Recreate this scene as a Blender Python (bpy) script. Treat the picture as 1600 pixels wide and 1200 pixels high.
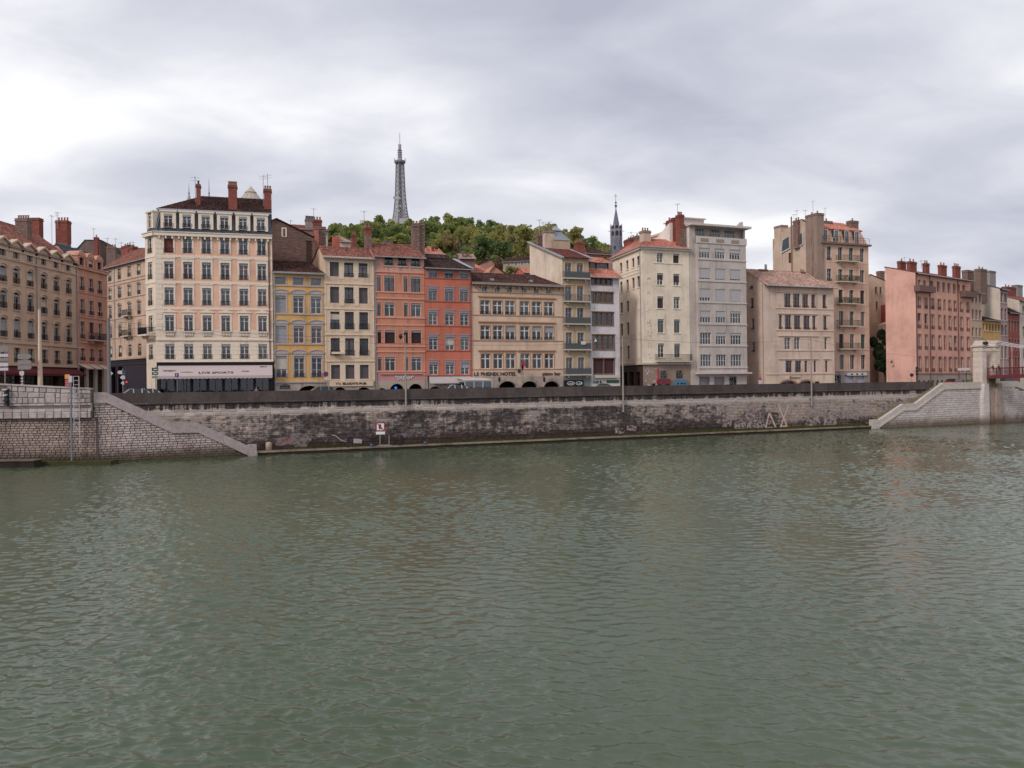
import bpy, bmesh, math, random
import numpy as np
from mathutils import Vector, Matrix

for _o in list(bpy.data.objects):
    bpy.data.objects.remove(_o)
SC = bpy.context.scene
COL = SC.collection
RN = random.Random(11)
rad = math.radians

# ------------------------------------------------------------------ camera
F = 1295.0          # focal length in photo pixels (1600 wide)
H = 7.5             # eye height above the water
ROLL = 0.0125
cam_d = bpy.data.cameras.new("camera")
cam_d.sensor_width = 36.0
cam_d.lens = F / 1600.0 * 36.0
cam_d.clip_start = 0.2
cam_d.clip_end = 6000.0
cam = bpy.data.objects.new("camera", cam_d)
COL.objects.link(cam)
cam.matrix_world = Matrix.Translation((0, 0, H)) @ Matrix.Rotation(math.pi / 2, 4, 'X') @ Matrix.Rotation(-ROLL, 4, 'Z')
SC.camera = cam

# ------------------------------------------------------------------ light
SUN_DIR = Vector((-0.54, -0.62, 0.56)).normalized()      # towards the sun
sun_d = bpy.data.lights.new("sun", 'SUN')
sun_d.energy = 1.5
sun_d.angle = rad(12)
sun_d.color = (1.0, 0.93, 0.88)
sun = bpy.data.objects.new("sun", sun_d)
COL.objects.link(sun)
sun.rotation_euler = SUN_DIR.to_track_quat('Z', 'Y').to_euler()

world = bpy.data.worlds.new("World")
SC.world = world
world.use_nodes = True
SC.view_settings.view_transform = 'Standard'
SC.view_settings.look = 'None'
SC.view_settings.gamma = 1.0
SC.view_settings.use_curve_mapping = False
SC.view_settings.exposure = 0.14
SC.render.engine = 'CYCLES'
SC.cycles.use_denoising = True
SC.cycles.max_bounces = 6
SC.cycles.transparent_max_bounces = 10
SC.cycles.sample_clamp_indirect = 6.0


class NT:
    """small helper round a node tree"""
    def __init__(s, tree):
        s.t = tree
        s.n = tree.nodes
        s.l = tree.links

    def add(s, kind, **kw):
        nd = s.n.new(kind)
        for k, v in kw.items():
            setattr(nd, k, v)
        return nd

    def put(s, sock, v):
        if v is None:
            return
        if isinstance(v, bpy.types.NodeSocket):
            s.l.new(v, sock)
        else:
            if isinstance(v, (tuple, list)) and len(v) == 3 and sock.type == 'RGBA':
                v = (*v, 1.0)
            sock.default_value = v

    def noise(s, co, scale=1.0, detail=4.0, rough=0.55, dist=0.0, lac=2.0):
        nd = s.add('ShaderNodeTexNoise')
        s.put(nd.inputs['Vector'], co)
        nd.inputs['Scale'].default_value = scale
        nd.inputs['Detail'].default_value = detail
        nd.inputs['Roughness'].default_value = rough
        nd.inputs['Distortion'].default_value = dist
        nd.inputs['Lacunarity'].default_value = lac
        return nd.outputs['Fac']

    def math(s, op, a, b=None, c=None, clamp=False):
        nd = s.add('ShaderNodeMath', operation=op, use_clamp=clamp)
        s.put(nd.inputs[0], a)
        s.put(nd.inputs[1], b)
        s.put(nd.inputs[2], c)
        return nd.outputs[0]

    def vmath(s, op, a, b=None):
        nd = s.add('ShaderNodeVectorMath', operation=op)
        s.put(nd.inputs[0], a)
        s.put(nd.inputs[1], b)
        return nd.outputs[0]

    def ramp(s, fac, stops, interp='LINEAR'):
        nd = s.add('ShaderNodeValToRGB')
        cr = nd.color_ramp
        cr.interpolation = interp
        while len(cr.elements) < len(stops):
            cr.elements.new(0.5)
        for e, (p, c) in zip(cr.elements, stops):
            e.position = p
            e.color = (*c, 1.0) if isinstance(c, (tuple, list)) else (c, c, c, 1.0)
        s.put(nd.inputs['Fac'], fac)
        return nd.outputs['Color']

    def step(s, v, lo, hi):
        nd = s.add('ShaderNodeMapRange', interpolation_type='SMOOTHSTEP')
        s.put(nd.inputs['Value'], v)
        nd.inputs['From Min'].default_value = lo
        nd.inputs['From Max'].default_value = hi
        return nd.outputs['Result']

    def mix(s, fac, a, b, mode='MIX'):
        nd = s.add('ShaderNodeMix', data_type='RGBA', blend_type=mode)
        s.put(nd.inputs['Factor'], fac)
        s.put(nd.inputs['A'], a) if False else s.put(nd.inputs[6], a)
        s.put(nd.inputs[7], b)
        return nd.outputs[2]

    def sep(s, v):
        nd = s.add('ShaderNodeSeparateXYZ')
        s.put(nd.inputs[0], v)
        return nd.outputs

    def comb(s, x, y, z):
        nd = s.add('ShaderNodeCombineXYZ')
        s.put(nd.inputs[0], x)
        s.put(nd.inputs[1], y)
        s.put(nd.inputs[2], z)
        return nd.outputs[0]

    def mapping(s, v, scale=(1, 1, 1), rot=(0, 0, 0), loc=(0, 0, 0)):
        nd = s.add('ShaderNodeMapping')
        s.put(nd.inputs[0], v)
        nd.inputs['Location'].default_value = loc
        nd.inputs['Rotation'].default_value = rot
        nd.inputs['Scale'].default_value = scale
        return nd.outputs[0]

    def bump(s, h, strength=0.3, dist=0.05):
        nd = s.add('ShaderNodeBump')
        nd.inputs['Strength'].default_value = strength
        nd.inputs['Distance'].default_value = dist
        s.put(nd.inputs['Height'], h)
        return nd.outputs[0]


# ------------------------------------------------------------------ sky: broken overcast over a Nishita sky
def build_sky():
    t = NT(world.node_tree)
    t.n.clear()
    sky = t.add('ShaderNodeTexSky', sky_type='NISHITA', sun_disc=False)
    sky.sun_elevation = math.asin(SUN_DIR.z)
    sky.sun_rotation = math.atan2(SUN_DIR.x, SUN_DIR.y)
    g = t.add('ShaderNodeTexCoord').outputs['Generated']
    x, y, z = t.sep(g)
    den = t.math('ADD', t.math('ABSOLUTE', z), 0.30)
    flat = t.comb(t.math('DIVIDE', x, den), t.math('DIVIDE', y, den), 0.0)
    big = t.noise(t.mapping(flat, (1.05, 1.5, 1.0), (0, 0, rad(-24)), SKY_LOC), 1.0, 2.5, 0.45, 0.3)
    fine = t.noise(t.mapping(flat, (1.6, 2.3, 1.0), (0, 0, rad(-24)), (1.3, 4.1, 0)), 2.0, 6.0, 0.5, 0.3)
    v = t.math('ADD', t.math('MULTIPLY', big, 0.66), t.math('MULTIPLY', fine, 0.34))
    cloud = t.ramp(v, [(0.33, (4.3, 4.5, 5.4)), (0.44, (5.6, 5.75, 6.6)), (0.53, (7.0, 7.1, 7.75)), (0.63, (9.2, 9.25, 9.45))])
    gap = t.step(t.noise(t.mapping(flat, (0.7, 1.0, 1.0), (0, 0, rad(-20)), (7.7, 2.2, 0)), 1.1, 5.0, 0.5, 0.3), 0.66, 0.80)
    gap = t.math('MULTIPLY', gap, 0.6)
    col = t.mix(gap, cloud, sky.outputs[0])
    bg = t.add('ShaderNodeBackground')
    bg.inputs['Strength'].default_value = 0.1
    t.put(bg.inputs['Color'], col)
    out = t.add('ShaderNodeOutputWorld')
    t.l.new(bg.outputs[0], out.inputs[0])


SKY_LOC = (15.28, 12.9, 0.0)
build_sky()


# ------------------------------------------------------------------ helpers
DESAT = 0.19


def lin(r, g, b, k=1.0):
    f = lambda c: ((c / 255.0) / 12.92 if c <= 10 else (((c / 255.0) + 0.055) / 1.055) ** 2.4) * k
    c = [f(r), f(g), f(b)]
    y = .3 * c[0] + .5 * c[1] + .2 * c[2]
    return tuple(min((v * (1 - DESAT) + y * DESAT) * k_, .85) for v, k_ in zip(c, (1.07, 1.035, 1.05)))


def ray(px, py):
    dx, dy = px - 800.0, 600.0 - py
    c, s = math.cos(ROLL), math.sin(ROLL)
    return (dx * c + dy * s) / F, (-dx * s + dy * c) / F


def at(px, py, Y):
    a, b = ray(px, py)
    return Vector((a * Y, Y, H + b * Y))


class Frame:
    """a vertical plane: local x along it, local -y out of it, z = world height"""
    def __init__(s, A, ang):
        s.A = Vector((A[0], A[1]))
        s.ang = ang
        s.d = Vector((math.cos(ang), math.sin(ang)))
        s.M = Matrix.Translation((A[0], A[1], 0)) @ Matrix.Rotation(ang, 4, 'Z')

    def hit(s, px, py):
        a, b = ray(px, py)
        t = (a * s.A.y - s.A.x) / (s.d.x - a * s.d.y)
        return t, H + b * (s.A.y + t * s.d.y)

    def s(s_, px, py=500):
        return s_.hit(px, py)[0]

    def z(s_, px, py):
        return s_.hit(px, py)[1]

    def back(s, k, ds=0.0):
        return Frame((s.A.x - s.d.y * k + s.d.x * ds, s.A.y + s.d.x * k + s.d.y * ds), s.ang)

    def pt(s, t, out=0.0):
        return (s.A.x + s.d.x * t + s.d.y * out, s.A.y + s.d.y * t - s.d.x * out)

    def side(s, t, ang):
        """a frame that starts at distance t along this one, turned by ang"""
        return Frame(s.pt(t), s.ang + ang)


class MB:
    def __init__(s):
        s.v = []
        s.f = []

    def add(s, vs, fs, M=None):
        n = len(s.v)
        if M is not None:
            vs = [M @ Vector(p) for p in vs]
        s.v += [tuple(p) for p in vs]
        s.f += [tuple(i + n for i in f) for f in fs]
        return s

    def box(s, x0, x1, y0, y1, z0, z1, M=None):
        return s.add([(x0, y0, z0), (x1, y0, z0), (x1, y1, z0), (x0, y1, z0), (x0, y0, z1), (x1, y0, z1), (x1, y1, z1), (x0, y1, z1)],
                     [(0, 3, 2, 1), (4, 5, 6, 7), (0, 1, 5, 4), (1, 2, 6, 5), (2, 3, 7, 6), (3, 0, 4, 7)], M)

    def quad(s, a, b, c, d, M=None):
        return s.add([a, b, c, d], [(0, 1, 2, 3)], M)

    def poly(s, pts, M=None):
        return s.add(pts, [tuple(range(len(pts)))], M)

    def prism(s, prof, y0, y1, M=None):
        """profile [(x,z)] extruded along y"""
        n = len(prof)
        vs = [(p[0], y0, p[1]) for p in prof] + [(p[0], y1, p[1]) for p in prof]
        fs = [tuple(range(n)), tuple(range(2 * n - 1, n - 1, -1))]
        fs += [(i, i + n, (i + 1) % n + n, (i + 1) % n) for i in range(n)]
        return s.add(vs, fs, M)

    def prismx(s, prof, x0, x1, M=None):
        """profile [(y,z)] extruded along x"""
        n = len(prof)
        vs = [(x0, p[0], p[1]) for p in prof] + [(x1, p[0], p[1]) for p in prof]
        fs = [tuple(range(n)), tuple(range(2 * n - 1, n - 1, -1))]
        fs += [(i, i + n, (i + 1) % n + n, (i + 1) % n) for i in range(n)]
        return s.add(vs, fs, M)

    def tube(s, p0, p1, r0, r1=None, n=8, caps=True, M=None):
        r1 = r0 if r1 is None else r1
        p0, p1 = Vector(p0), Vector(p1)
        ax = (p1 - p0).normalized()
        u = ax.orthogonal().normalized()
        w = ax.cross(u)
        vs = []
        for p, r in ((p0, r0), (p1, r1)):
            for i in range(n):
                a = 2 * math.pi * i / n
                vs.append(p + (u * math.cos(a) + w * math.sin(a)) * r)
        fs = [(i, (i + 1) % n, (i + 1) % n + n, i + n) for i in range(n)]
        if caps:
            fs += [tuple(range(n - 1, -1, -1)), tuple(range(n, 2 * n))]
        return s.add(vs, fs, M)

    def bar(s, p0, p1, w, M=None):
        return s.tube(p0, p1, w * 0.7071, n=4, M=M)

    def lathe(s, prof, n=12, c=(0, 0), M=None, rot=0.0):
        """[(r,z)] about a vertical axis at c"""
        vs, fs = [], []
        for r, z in prof:
            for i in range(n):
                a = rot + 2 * math.pi * i / n
                vs.append((c[0] + r * math.cos(a), c[1] + r * math.sin(a), z))
        m = len(prof)
        for k in range(m - 1):
            for i in range(n):
                j = (i + 1) % n
                fs.append((k * n + i, k * n + j, (k + 1) * n + j, (k + 1) * n + i))
        fs.append(tuple(range(n - 1, -1, -1)))
        fs.append(tuple(range((m - 1) * n, m * n)))
        return s.add(vs, fs, M)

    def mesh(s, name, mat=None, smooth=False):
        me = bpy.data.meshes.new(name)
        me.from_pydata(s.v, [], s.f)
        if mat is not None:
            for m in (mat if isinstance(mat, (list, tuple)) else [mat]):
                me.materials.append(m)
        if smooth:
            me.polygons.foreach_set('use_smooth', [True] * len(me.polygons))
        me.update()
        return me


def link(name, data, parent=None, M=None):
    o = bpy.data.objects.new(name, data)
    COL.objects.link(o)
    if parent is not None:
        o.parent = parent
    if M is not None:
        o.matrix_local = M
    return o


def tag(o, label, cat=None, group=None, kind=None):
    if label:
        o['label'] = label
    if cat:
        o['category'] = cat
    if group:
        o['group'] = group
    if kind:
        o['kind'] = kind
    return o


def copy_tree(o, parent=None):
    c = o.copy()
    COL.objects.link(c)
    c.parent = parent
    for ch in o.children:
        copy_tree(ch, c)
    return c


CACHE = {}


def cached(key, fn):
    if key not in CACHE:
        CACHE[key] = fn()
    return CACHE[key]


# ------------------------------------------------------------------ materials
def new_mat(name):
    m = bpy.data.materials.new(name)
    m.use_nodes = True
    t = NT(m.node_tree)
    return m, t, m.node_tree.nodes['Principled BSDF']


def scale3(c, k):
    return tuple(min(x * k, .9) for x in c)


def mat_plain(name, col, rough=0.6, metal=0.0, var=0.12, scale=6.0, spec=0.3):
    def make():
        m, t, b = new_mat(name)
        co = t.add('ShaderNodeTexCoord').outputs['Object']
        n = t.noise(co, scale, 5)
        t.put(b.inputs['Base Color'], t.ramp(n, [(0.3, scale3(col, 1 - var)), (0.7, scale3(col, 1 + var))]))
        b.inputs['Roughness'].default_value = rough
        b.inputs['Metallic'].default_value = metal
        b.inputs['Specular IOR Level'].default_value = spec
        return m
    return cached(('m', name), make)


def mat_plaster(name, col, stain=0.35, streak=(0.10, 0.08, 0.065), pale=0.0):
    """rendered wall: soft blotches, vertical run-off streaks, grime specks"""
    def make():
        m, t, b = new_mat(name)
        pos = t.add('ShaderNodeNewGeometry').outputs['Position']
        blot = t.noise(pos, 0.35, 5, 0.6)
        c = t.ramp(blot, [(0.3, scale3(col, 0.80)), (0.52, col), (0.72, scale3(col, 1.12))])
        st = t.noise(t.mapping(pos, (1.6, 1.6, 0.16)), 1.0, 5, 0.62)
        c = t.mix(t.math('MULTIPLY', t.step(st, 0.50, 0.78), min(stain * 1.5, .95)), c, streak)
        pt = t.noise(t.mapping(pos, (1, 1, 1), (0, 0, 0), (5, 5, 2)), .9, 4, .55, .6)
        c = t.mix(t.math('MULTIPLY', t.step(pt, .56, .60), .16), c, scale3(col, 1.25))
        gr = t.noise(pos, 5.0, 4, 0.7)
        c = t.mix(t.math('MULTIPLY', t.step(gr, 0.48, 0.75), 0.45 * stain + .05), c, streak)
        if pale:
            p = t.noise(t.mapping(pos, (0.7, 0.7, 0.5), (0, 0, 0), (9, 3, 5)), 1.0, 6, 0.6)
            c = t.mix(t.math('MULTIPLY', t.step(p, 0.56, 0.62), pale), c, (.55, .50, .43))
        t.put(b.inputs['Base Color'], c)
        b.inputs['Roughness'].default_value = 0.9
        b.inputs['Specular IOR Level'].default_value = 0.15
        t.put(b.inputs['Normal'], t.bump(t.noise(pos, 22, 3), 0.25, 0.02))
        return m
    return cached(('m', name), make)


def mat_tile(name, c1, c2, c3):
    def make():
        m, t, b = new_mat(name)
        pos = t.add('ShaderNodeTexCoord').outputs['Object']
        a = t.noise(pos, 2.6, 2, 0.5)
        c = t.ramp(a, [(0.33, c1), (0.5, c2), (0.66, c3)])
        l = t.noise(pos, 0.5, 5, 0.65)
        c = t.mix(t.math('MULTIPLY', t.step(l, 0.5, 0.75), 0.6), c, scale3(c1, 0.5))
        t.put(b.inputs['Base Color'], c)
        b.inputs['Roughness'].default_value = 0.9
        b.inputs['Specular IOR Level'].default_value = 0.15
        return m
    return cached(('m', name), make)


def mat_brick(name, c1, c2, mortar, sc=1.0, w=0.5, h=0.2, msize=0.02):
    """chimney and gable masonry too small to pick apart"""
    def make():
        m, t, b = new_mat(name)
        co = t.add('ShaderNodeTexCoord').outputs['Object']
        x, y, z = t.sep(co)
        uv = t.comb(t.math('ADD', x, y), z, 0.0)
        br = t.add('ShaderNodeTexBrick')
        t.put(br.inputs['Vector'], uv)
        br.inputs['Color1'].default_value = (*c1, 1)
        br.inputs['Color2'].default_value = (*c2, 1)
        br.inputs['Mortar'].default_value = (*mortar, 1)
        br.inputs['Scale'].default_value = sc
        br.inputs['Mortar Size'].default_value = msize
        br.inputs['Brick Width'].default_value = w
        br.inputs['Row Height'].default_value = h
        n = t.noise(co, 1.1, 5, 0.65)
        c = t.mix(t.math('MULTIPLY', t.step(n, 0.5, 0.75), 0.4), br.outputs['Color'], scale3(c1, 0.45))
        t.put(b.inputs['Base Color'], c)
        b.inputs['Roughness'].default_value = 0.92
        b.inputs['Specular IOR Level'].default_value = 0.15
        t.put(b.inputs['Normal'], t.bump(br.outputs['Fac'], -0.4, 0.03))
        return m
    return cached(('m', name), make)


def mat_stone(name, col, dark, stain=0.5, rnd=0.25, moss=0.0, base=None):
    """cut stone, every block its own shade; grime in world space"""
    def make():
        m, t, b = new_mat(name)
        pos = t.add('ShaderNodeNewGeometry').outputs['Position']
        oi = t.add('ShaderNodeObjectInfo').outputs['Random']
        n = t.noise(pos, 3.0, 6, 0.65)
        c = t.ramp(n, [(0.3, scale3(col, 0.78)), (0.7, scale3(col, 1.14))])
        v = t.ramp(oi, [(0, 1 - rnd), (1, 1 + rnd)])
        c = t.mix(1.0, c, v, 'MULTIPLY')
        s = t.noise(t.mapping(pos, (0.55, 0.55, 0.32)), 1.0, 7, 0.68)
        c = t.mix(t.math('MULTIPLY', t.step(s, 0.46, 0.68), stain), c, dark)
        z = t.sep(pos)[2]
        if base is not None:
            k = t.math('ADD', z, t.math('MULTIPLY', t.noise(pos, 0.9, 5), -1.6))
            c = t.mix(t.math('MULTIPLY', t.step(k, 1.2, -0.7), 0.85), c, base)
        if moss:
            k = t.math('ADD', z, t.math('MULTIPLY', t.noise(pos, 1.3, 5, .7), -2.2))
            c = t.mix(t.math('MULTIPLY', t.step(k, 0.3, -0.9), moss), c, (0.035, 0.045, 0.012))
        t.put(b.inputs['Base Color'], c)
        b.inputs['Roughness'].default_value = 0.9
        b.inputs['Specular IOR Level'].default_value = 0.2
        t.put(b.inputs['Normal'], t.bump(t.noise(pos, 9, 5, 0.7), 0.5, 0.03))
        return m
    return cached(('m', name), make)


def mat_worn(name, col, cover=.5):
    def make():
        m, t, b = new_mat(name)
        pos = t.add('ShaderNodeNewGeometry').outputs['Position']
        n = t.noise(pos, 2.2, 7, .7)
        t.put(b.inputs['Base Color'], t.ramp(t.noise(pos, 5, 4), [(.3, scale3(col, .75)), (.7, scale3(col, 1.2))]))
        b.inputs['Roughness'].default_value = .9
        t.put(b.inputs['Alpha'], t.step(n, cover - .06, cover + .12))
        return m
    return cached(('m', name), make)


def mat_glass():
    def make():
        m, t, b = new_mat('window_glass')
        t.n.remove(b)
        pos = t.add('ShaderNodeNewGeometry').outputs['Position']
        bp = t.bump(t.noise(pos, 1.3, 2), 0.10, 0.05)
        gl = t.add('ShaderNodeBsdfGlossy')
        gl.inputs['Roughness'].default_value = 0.04
        gl.inputs['Color'].default_value = (0.95, 0.97, 1, 1)
        t.put(gl.inputs['Normal'], bp)
        tr = t.add('ShaderNodeBsdfTransparent')
        tr.inputs['Color'].default_value = (0.78, 0.82, 0.82, 1)
        fr = t.add('ShaderNodeFresnel')
        fr.inputs['IOR'].default_value = 1.75
        t.put(fr.inputs['Normal'], bp)
        mx = t.add('ShaderNodeMixShader')
        t.l.new(fr.outputs[0], mx.inputs[0])
        t.l.new(tr.outputs[0], mx.inputs[1])
        t.l.new(gl.outputs[0], mx.inputs[2])
        t.l.new(mx.outputs[0], t.n['Material Output'].inputs[0])
        return m
    return cached(('m', 'glass'), make)


GLASS = mat_glass()
WHITE = mat_plain('white_paint', (.62, .60, .57), 0.5)
OFFWHITE = mat_plain('stone_trim', (.55, .49, .41), 0.8)
GREYP = mat_plain('grey_paint', (.30, .30, .31), 0.6)
IRON = mat_plain('black_iron', (.025, .025, .03), 0.5)
DARKW = mat_plain('dark_wood', (.07, .045, .035), 0.6)
BROWNW = mat_plain('brown_wood', (.17, .085, .05), 0.65)
ZINC = mat_plain('zinc', (.32, .34, .37), 0.45, 0.3)
SLATE = mat_plain('slate', (.07, .08, .10), 0.55, 0, 0.3, 3)
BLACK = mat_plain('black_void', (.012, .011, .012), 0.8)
BLINDG = mat_plain('grey_blind', (.34, .34, .36), 0.8)
BLINDB = mat_plain('brown_blind', (.06, .045, .05), 0.8)
VOILE = mat_plain('voile_curtain', (.30, .30, .33), 0.9, 0, .25, 9)
CREAMC = mat_plain('cream_curtain', (.45, .36, .28), 0.9, 0, .25, 9)
REDC = mat_plain('red_curtain', (.30, .06, .07), 0.9, 0, .3, 9)
PINKC = mat_plain('pink_curtain', (.50, .20, .22), 0.9, 0, .2, 9)
TILE_RED = mat_tile('red_tiles', lin(104, 66, 56), lin(140, 86, 72), lin(168, 112, 94))
TILE_ORANGE = mat_tile('orange_tiles', lin(160, 98, 78), lin(192, 120, 96), lin(212, 148, 122))
TILE_BROWN = mat_tile('brown_tiles', lin(50, 36, 34), lin(78, 54, 48), lin(104, 72, 62))
TILE_DARK = mat_tile('dark_tiles', lin(44, 34, 34), lin(64, 48, 46), lin(90, 66, 58))
TILE_PALE = mat_tile('pale_tiles', lin(138, 108, 94), lin(170, 136, 118), lin(196, 164, 146))
BRICK = mat_brick('red_brick', lin(154, 84, 66), lin(134, 70, 58), lin(112, 64, 54))
RUBBLE = mat_brick('rubble_masonry', lin(158, 128, 112), lin(128, 100, 88), lin(98, 80, 72), 1.0, 0.42, 0.22, 0.04)
GABLE = mat_brick('brown_gable_masonry', lin(136, 106, 92), lin(112, 88, 78), lin(92, 74, 68), 1.0, 0.5, 0.24, 0.03)
CAP = mat_plain('chimney_cap', (.22, .17, .14), 0.9)
POT = mat_plain('terracotta', (.30, .13, .08), 0.9)
BASE = 6.0     # street level


def q(v):
    return round(v, 2)


def frame_mesh(kind, w, h, mat, arch=0.0):
    def make():
        m = MB()
        d0, d1 = 0.0, 0.07
        fw = 0.065
        hw = w / 2
        m.box(-hw, -hw + fw, d0, d1, 0, h - arch)
        m.box(hw - fw, hw, d0, d1, 0, h - arch)
        m.box(-hw + fw, hw - fw, d0, d1, 0, fw)
        if arch:
            n = 8
            pr = arc_pts(-hw, hw, h - arch, arch, n)
            inn = arc_pts(-hw + fw, hw - fw, h - arch, arch - fw * .6, n)
            for i in range(n):
                a, b, c, d = pr[i], pr[i + 1], inn[i + 1], inn[i]
                m.add([(a[0], d0, a[1]), (b[0], d0, b[1]), (c[0], d0, c[1]), (d[0], d0, d[1])], [(0, 1, 2, 3)])
            m.box(-hw + fw, hw - fw, d0, d1, h - arch - fw, h - arch)
        else:
            m.box(-hw + fw, hw - fw, d0, d1, h - fw, h)
        top = h - arch - fw
        if kind == 'case':
            m.box(-0.055, 0.055, d0 - .01, d1, fw, top)
            for k in (0.36, 0.68):
                m.box(-hw + fw, hw - fw, d0 + .015, d1, h * k - .022, h * k + .022)
        elif kind == 'case1':
            m.box(-0.05, 0.05, d0 - .01, d1, fw, top)
            m.box(-hw + fw, hw - fw, d0 + .015, d1, h * .66 - .025, h * .66 + .025)
        elif kind == 'plainc':
            m.box(-0.05, 0.05, d0 - .01, d1, fw, top)
        elif kind == 'cross':
            m.box(-0.085, 0.085, d0 - .04, d1, fw, top)
            m.box(-hw + fw, hw - fw, d0 - .03, d1, h * .66 - .07, h * .66 + .07)
            for sx in (-1, 1):
                m.box(sx * hw - .09 if sx > 0 else -hw, hw if sx > 0 else -hw + .09, d0 - .015, d0, 0, h)
        elif kind == 'tri':
            for k in (-1, 1):
                m.box(k * w / 6 - .04, k * w / 6 + .04, d0 - .01, d1, fw, top)
            m.box(-.02, .02, d0, d1, fw, top)
        elif kind == 'quad':
            for k in (-1, 0, 1):
                m.box(k * w / 4 - .045, k * w / 4 + .045, d0 - .01, d1, fw, top)
            m.box(-hw + fw, hw - fw, d0 + .01, d1, h * .5 - .025, h * .5 + .025)
        elif kind == 'shop':
            n = max(2, int(w / 1.1))
            for k in range(1, n):
                x = -hw + w * k / n
                m.box(x - .04, x + .04, d0, d1, fw, top)
            m.box(-hw + fw, hw - fw, d0 + .01, d1, h * .72 - .03, h * .72 + .03)
        elif kind == 'shut':
            n = max(4, int(h / 0.16))
            for i in range(n):
                a = fw + (top - fw) * i / n
                b = fw + (top - fw) * (i + 1) / n - .02
                m.prismx([(0.05, a), (0.012, a + .02), (0.03, b), (0.05, b)], -hw + fw, hw - fw)
            m.quad((-hw + fw, .052, fw), (hw - fw, .052, fw), (hw - fw, .052, top), (-hw + fw, .052, top))
        return m.mesh('window', mat)
    return cached(('frame', kind, q(w), q(h), mat.name, q(arch)), make)


def arc_pts(x0, x1, zs, rise, n=10):
    """points of a (segmental or round) arch from (x0,zs) over to (x1,zs)"""
    cx, hw = (x0 + x1) / 2, (x1 - x0) / 2
    return [(cx - hw * math.cos(math.pi * i / n), zs + rise * math.sin(math.pi * i / n)) for i in range(n + 1)]


def pane_mesh(w, h, arch=0.0):
    def make():
        m = MB()
        hw = w / 2 - .03
        if arch:
            m.poly([(-hw, .035, .03)] + [(hw, .035, .03)] + [(x, .035, z) for x, z in reversed(arc_pts(-hw, hw, h - arch, arch - .03))])
        else:
            m.quad((-hw, .035, .03), (hw, .035, .03), (hw, .035, h - .03), (-hw, .035, h - .03))
        return m.mesh('pane', GLASS)
    return cached(('pane', q(w), q(h), q(arch)), make)


def curtain_mesh(w, h, mat, mode):
    def make():
        m = MB()
        hw = w / 2 - .04
        rng = random.Random(int(w * 100) + int(h * 37) + mode)
        spans = {0: [(-hw, hw)], 1: [(-hw, -hw * .25), (hw * .25, hw)], 2: [(-hw, -hw * .05)], 3: [(-hw, hw)]}[mode]
        top = h * (0.55 if mode == 3 else 0.98)
        for a, b in spans:
            n = max(6, int((b - a) / 0.07))
            vs, fs = [], []
            for i in range(n + 1):
                x = a + (b - a) * i / n
                y = .15 + (.03 if i % 2 else -.03) + rng.uniform(-.01, .01)
                vs += [(x, y, .04), (x, y * .6 + .06, top)]
            for i in range(n):
                fs.append((2 * i, 2 * i + 2, 2 * i + 3, 2 * i + 1))
            m.add(vs, fs)
        return m.mesh('curtain', mat)
    return cached(('curt', q(w), q(h), mat.name, mode), make)


def room_mesh(w, h, mat):
    """the dim room behind the glass: a shallow open box"""
    def make():
        m = MB()
        a, d0, d = w / 2 + .02, .12, 1.5
        z0, z1 = -.02, h + .02
        m.quad((-a, d, z0), (a, d, z0), (a, d, z1), (-a, d, z1))
        m.quad((-a, d0, z0), (a, d0, z0), (a, d, z0), (-a, d, z0))
        m.quad((-a, d0, z1), (a, d0, z1), (a, d, z1), (-a, d, z1))
        for x in (-a, a):
            m.quad((x, d0, z0), (x, d, z0), (x, d, z1), (x, d0, z1))
        return m.mesh('interior', mat)
    return cached(('room', q(w), q(h), mat.name), make)


ROOM = mat_plain('dim_room', (.05, .045, .045), 0.9, 0, .3, .8)


def rail_mesh(w, h, depth, mat, solid=False):
    def make():
        m = MB()
        hw = w / 2
        m.box(-hw, hw, -depth - .02, -depth + .02, h - .05, h)
        m.box(-hw, hw, -depth - .015, -depth + .015, .05, .09)
        n = max(4, int(w / 0.13))
        for i in range(n + 1):
            x = -hw + w * i / n
            m.box(x - .014, x + .014, -depth - .012, -depth + .012, .09, h - .05)
        if depth > .15:
            for sx in (-hw, hw):
                m.box(sx - .02, sx + .02, -depth, 0, h - .05, h)
                k = max(2, int(depth / .14))
                for j in range(1, k):
                    y = -depth * j / k
                    m.box(sx - .012, sx + .012, y - .012, y + .012, .05, h - .05)
        if solid:
            m.box(-hw + .02, hw - .02, -depth + .02, -depth + .03, .1, h - .1)
        return m.mesh('railing', mat)
    return cached(('rail', q(w), q(h), q(depth), mat.name, solid), make)


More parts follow.
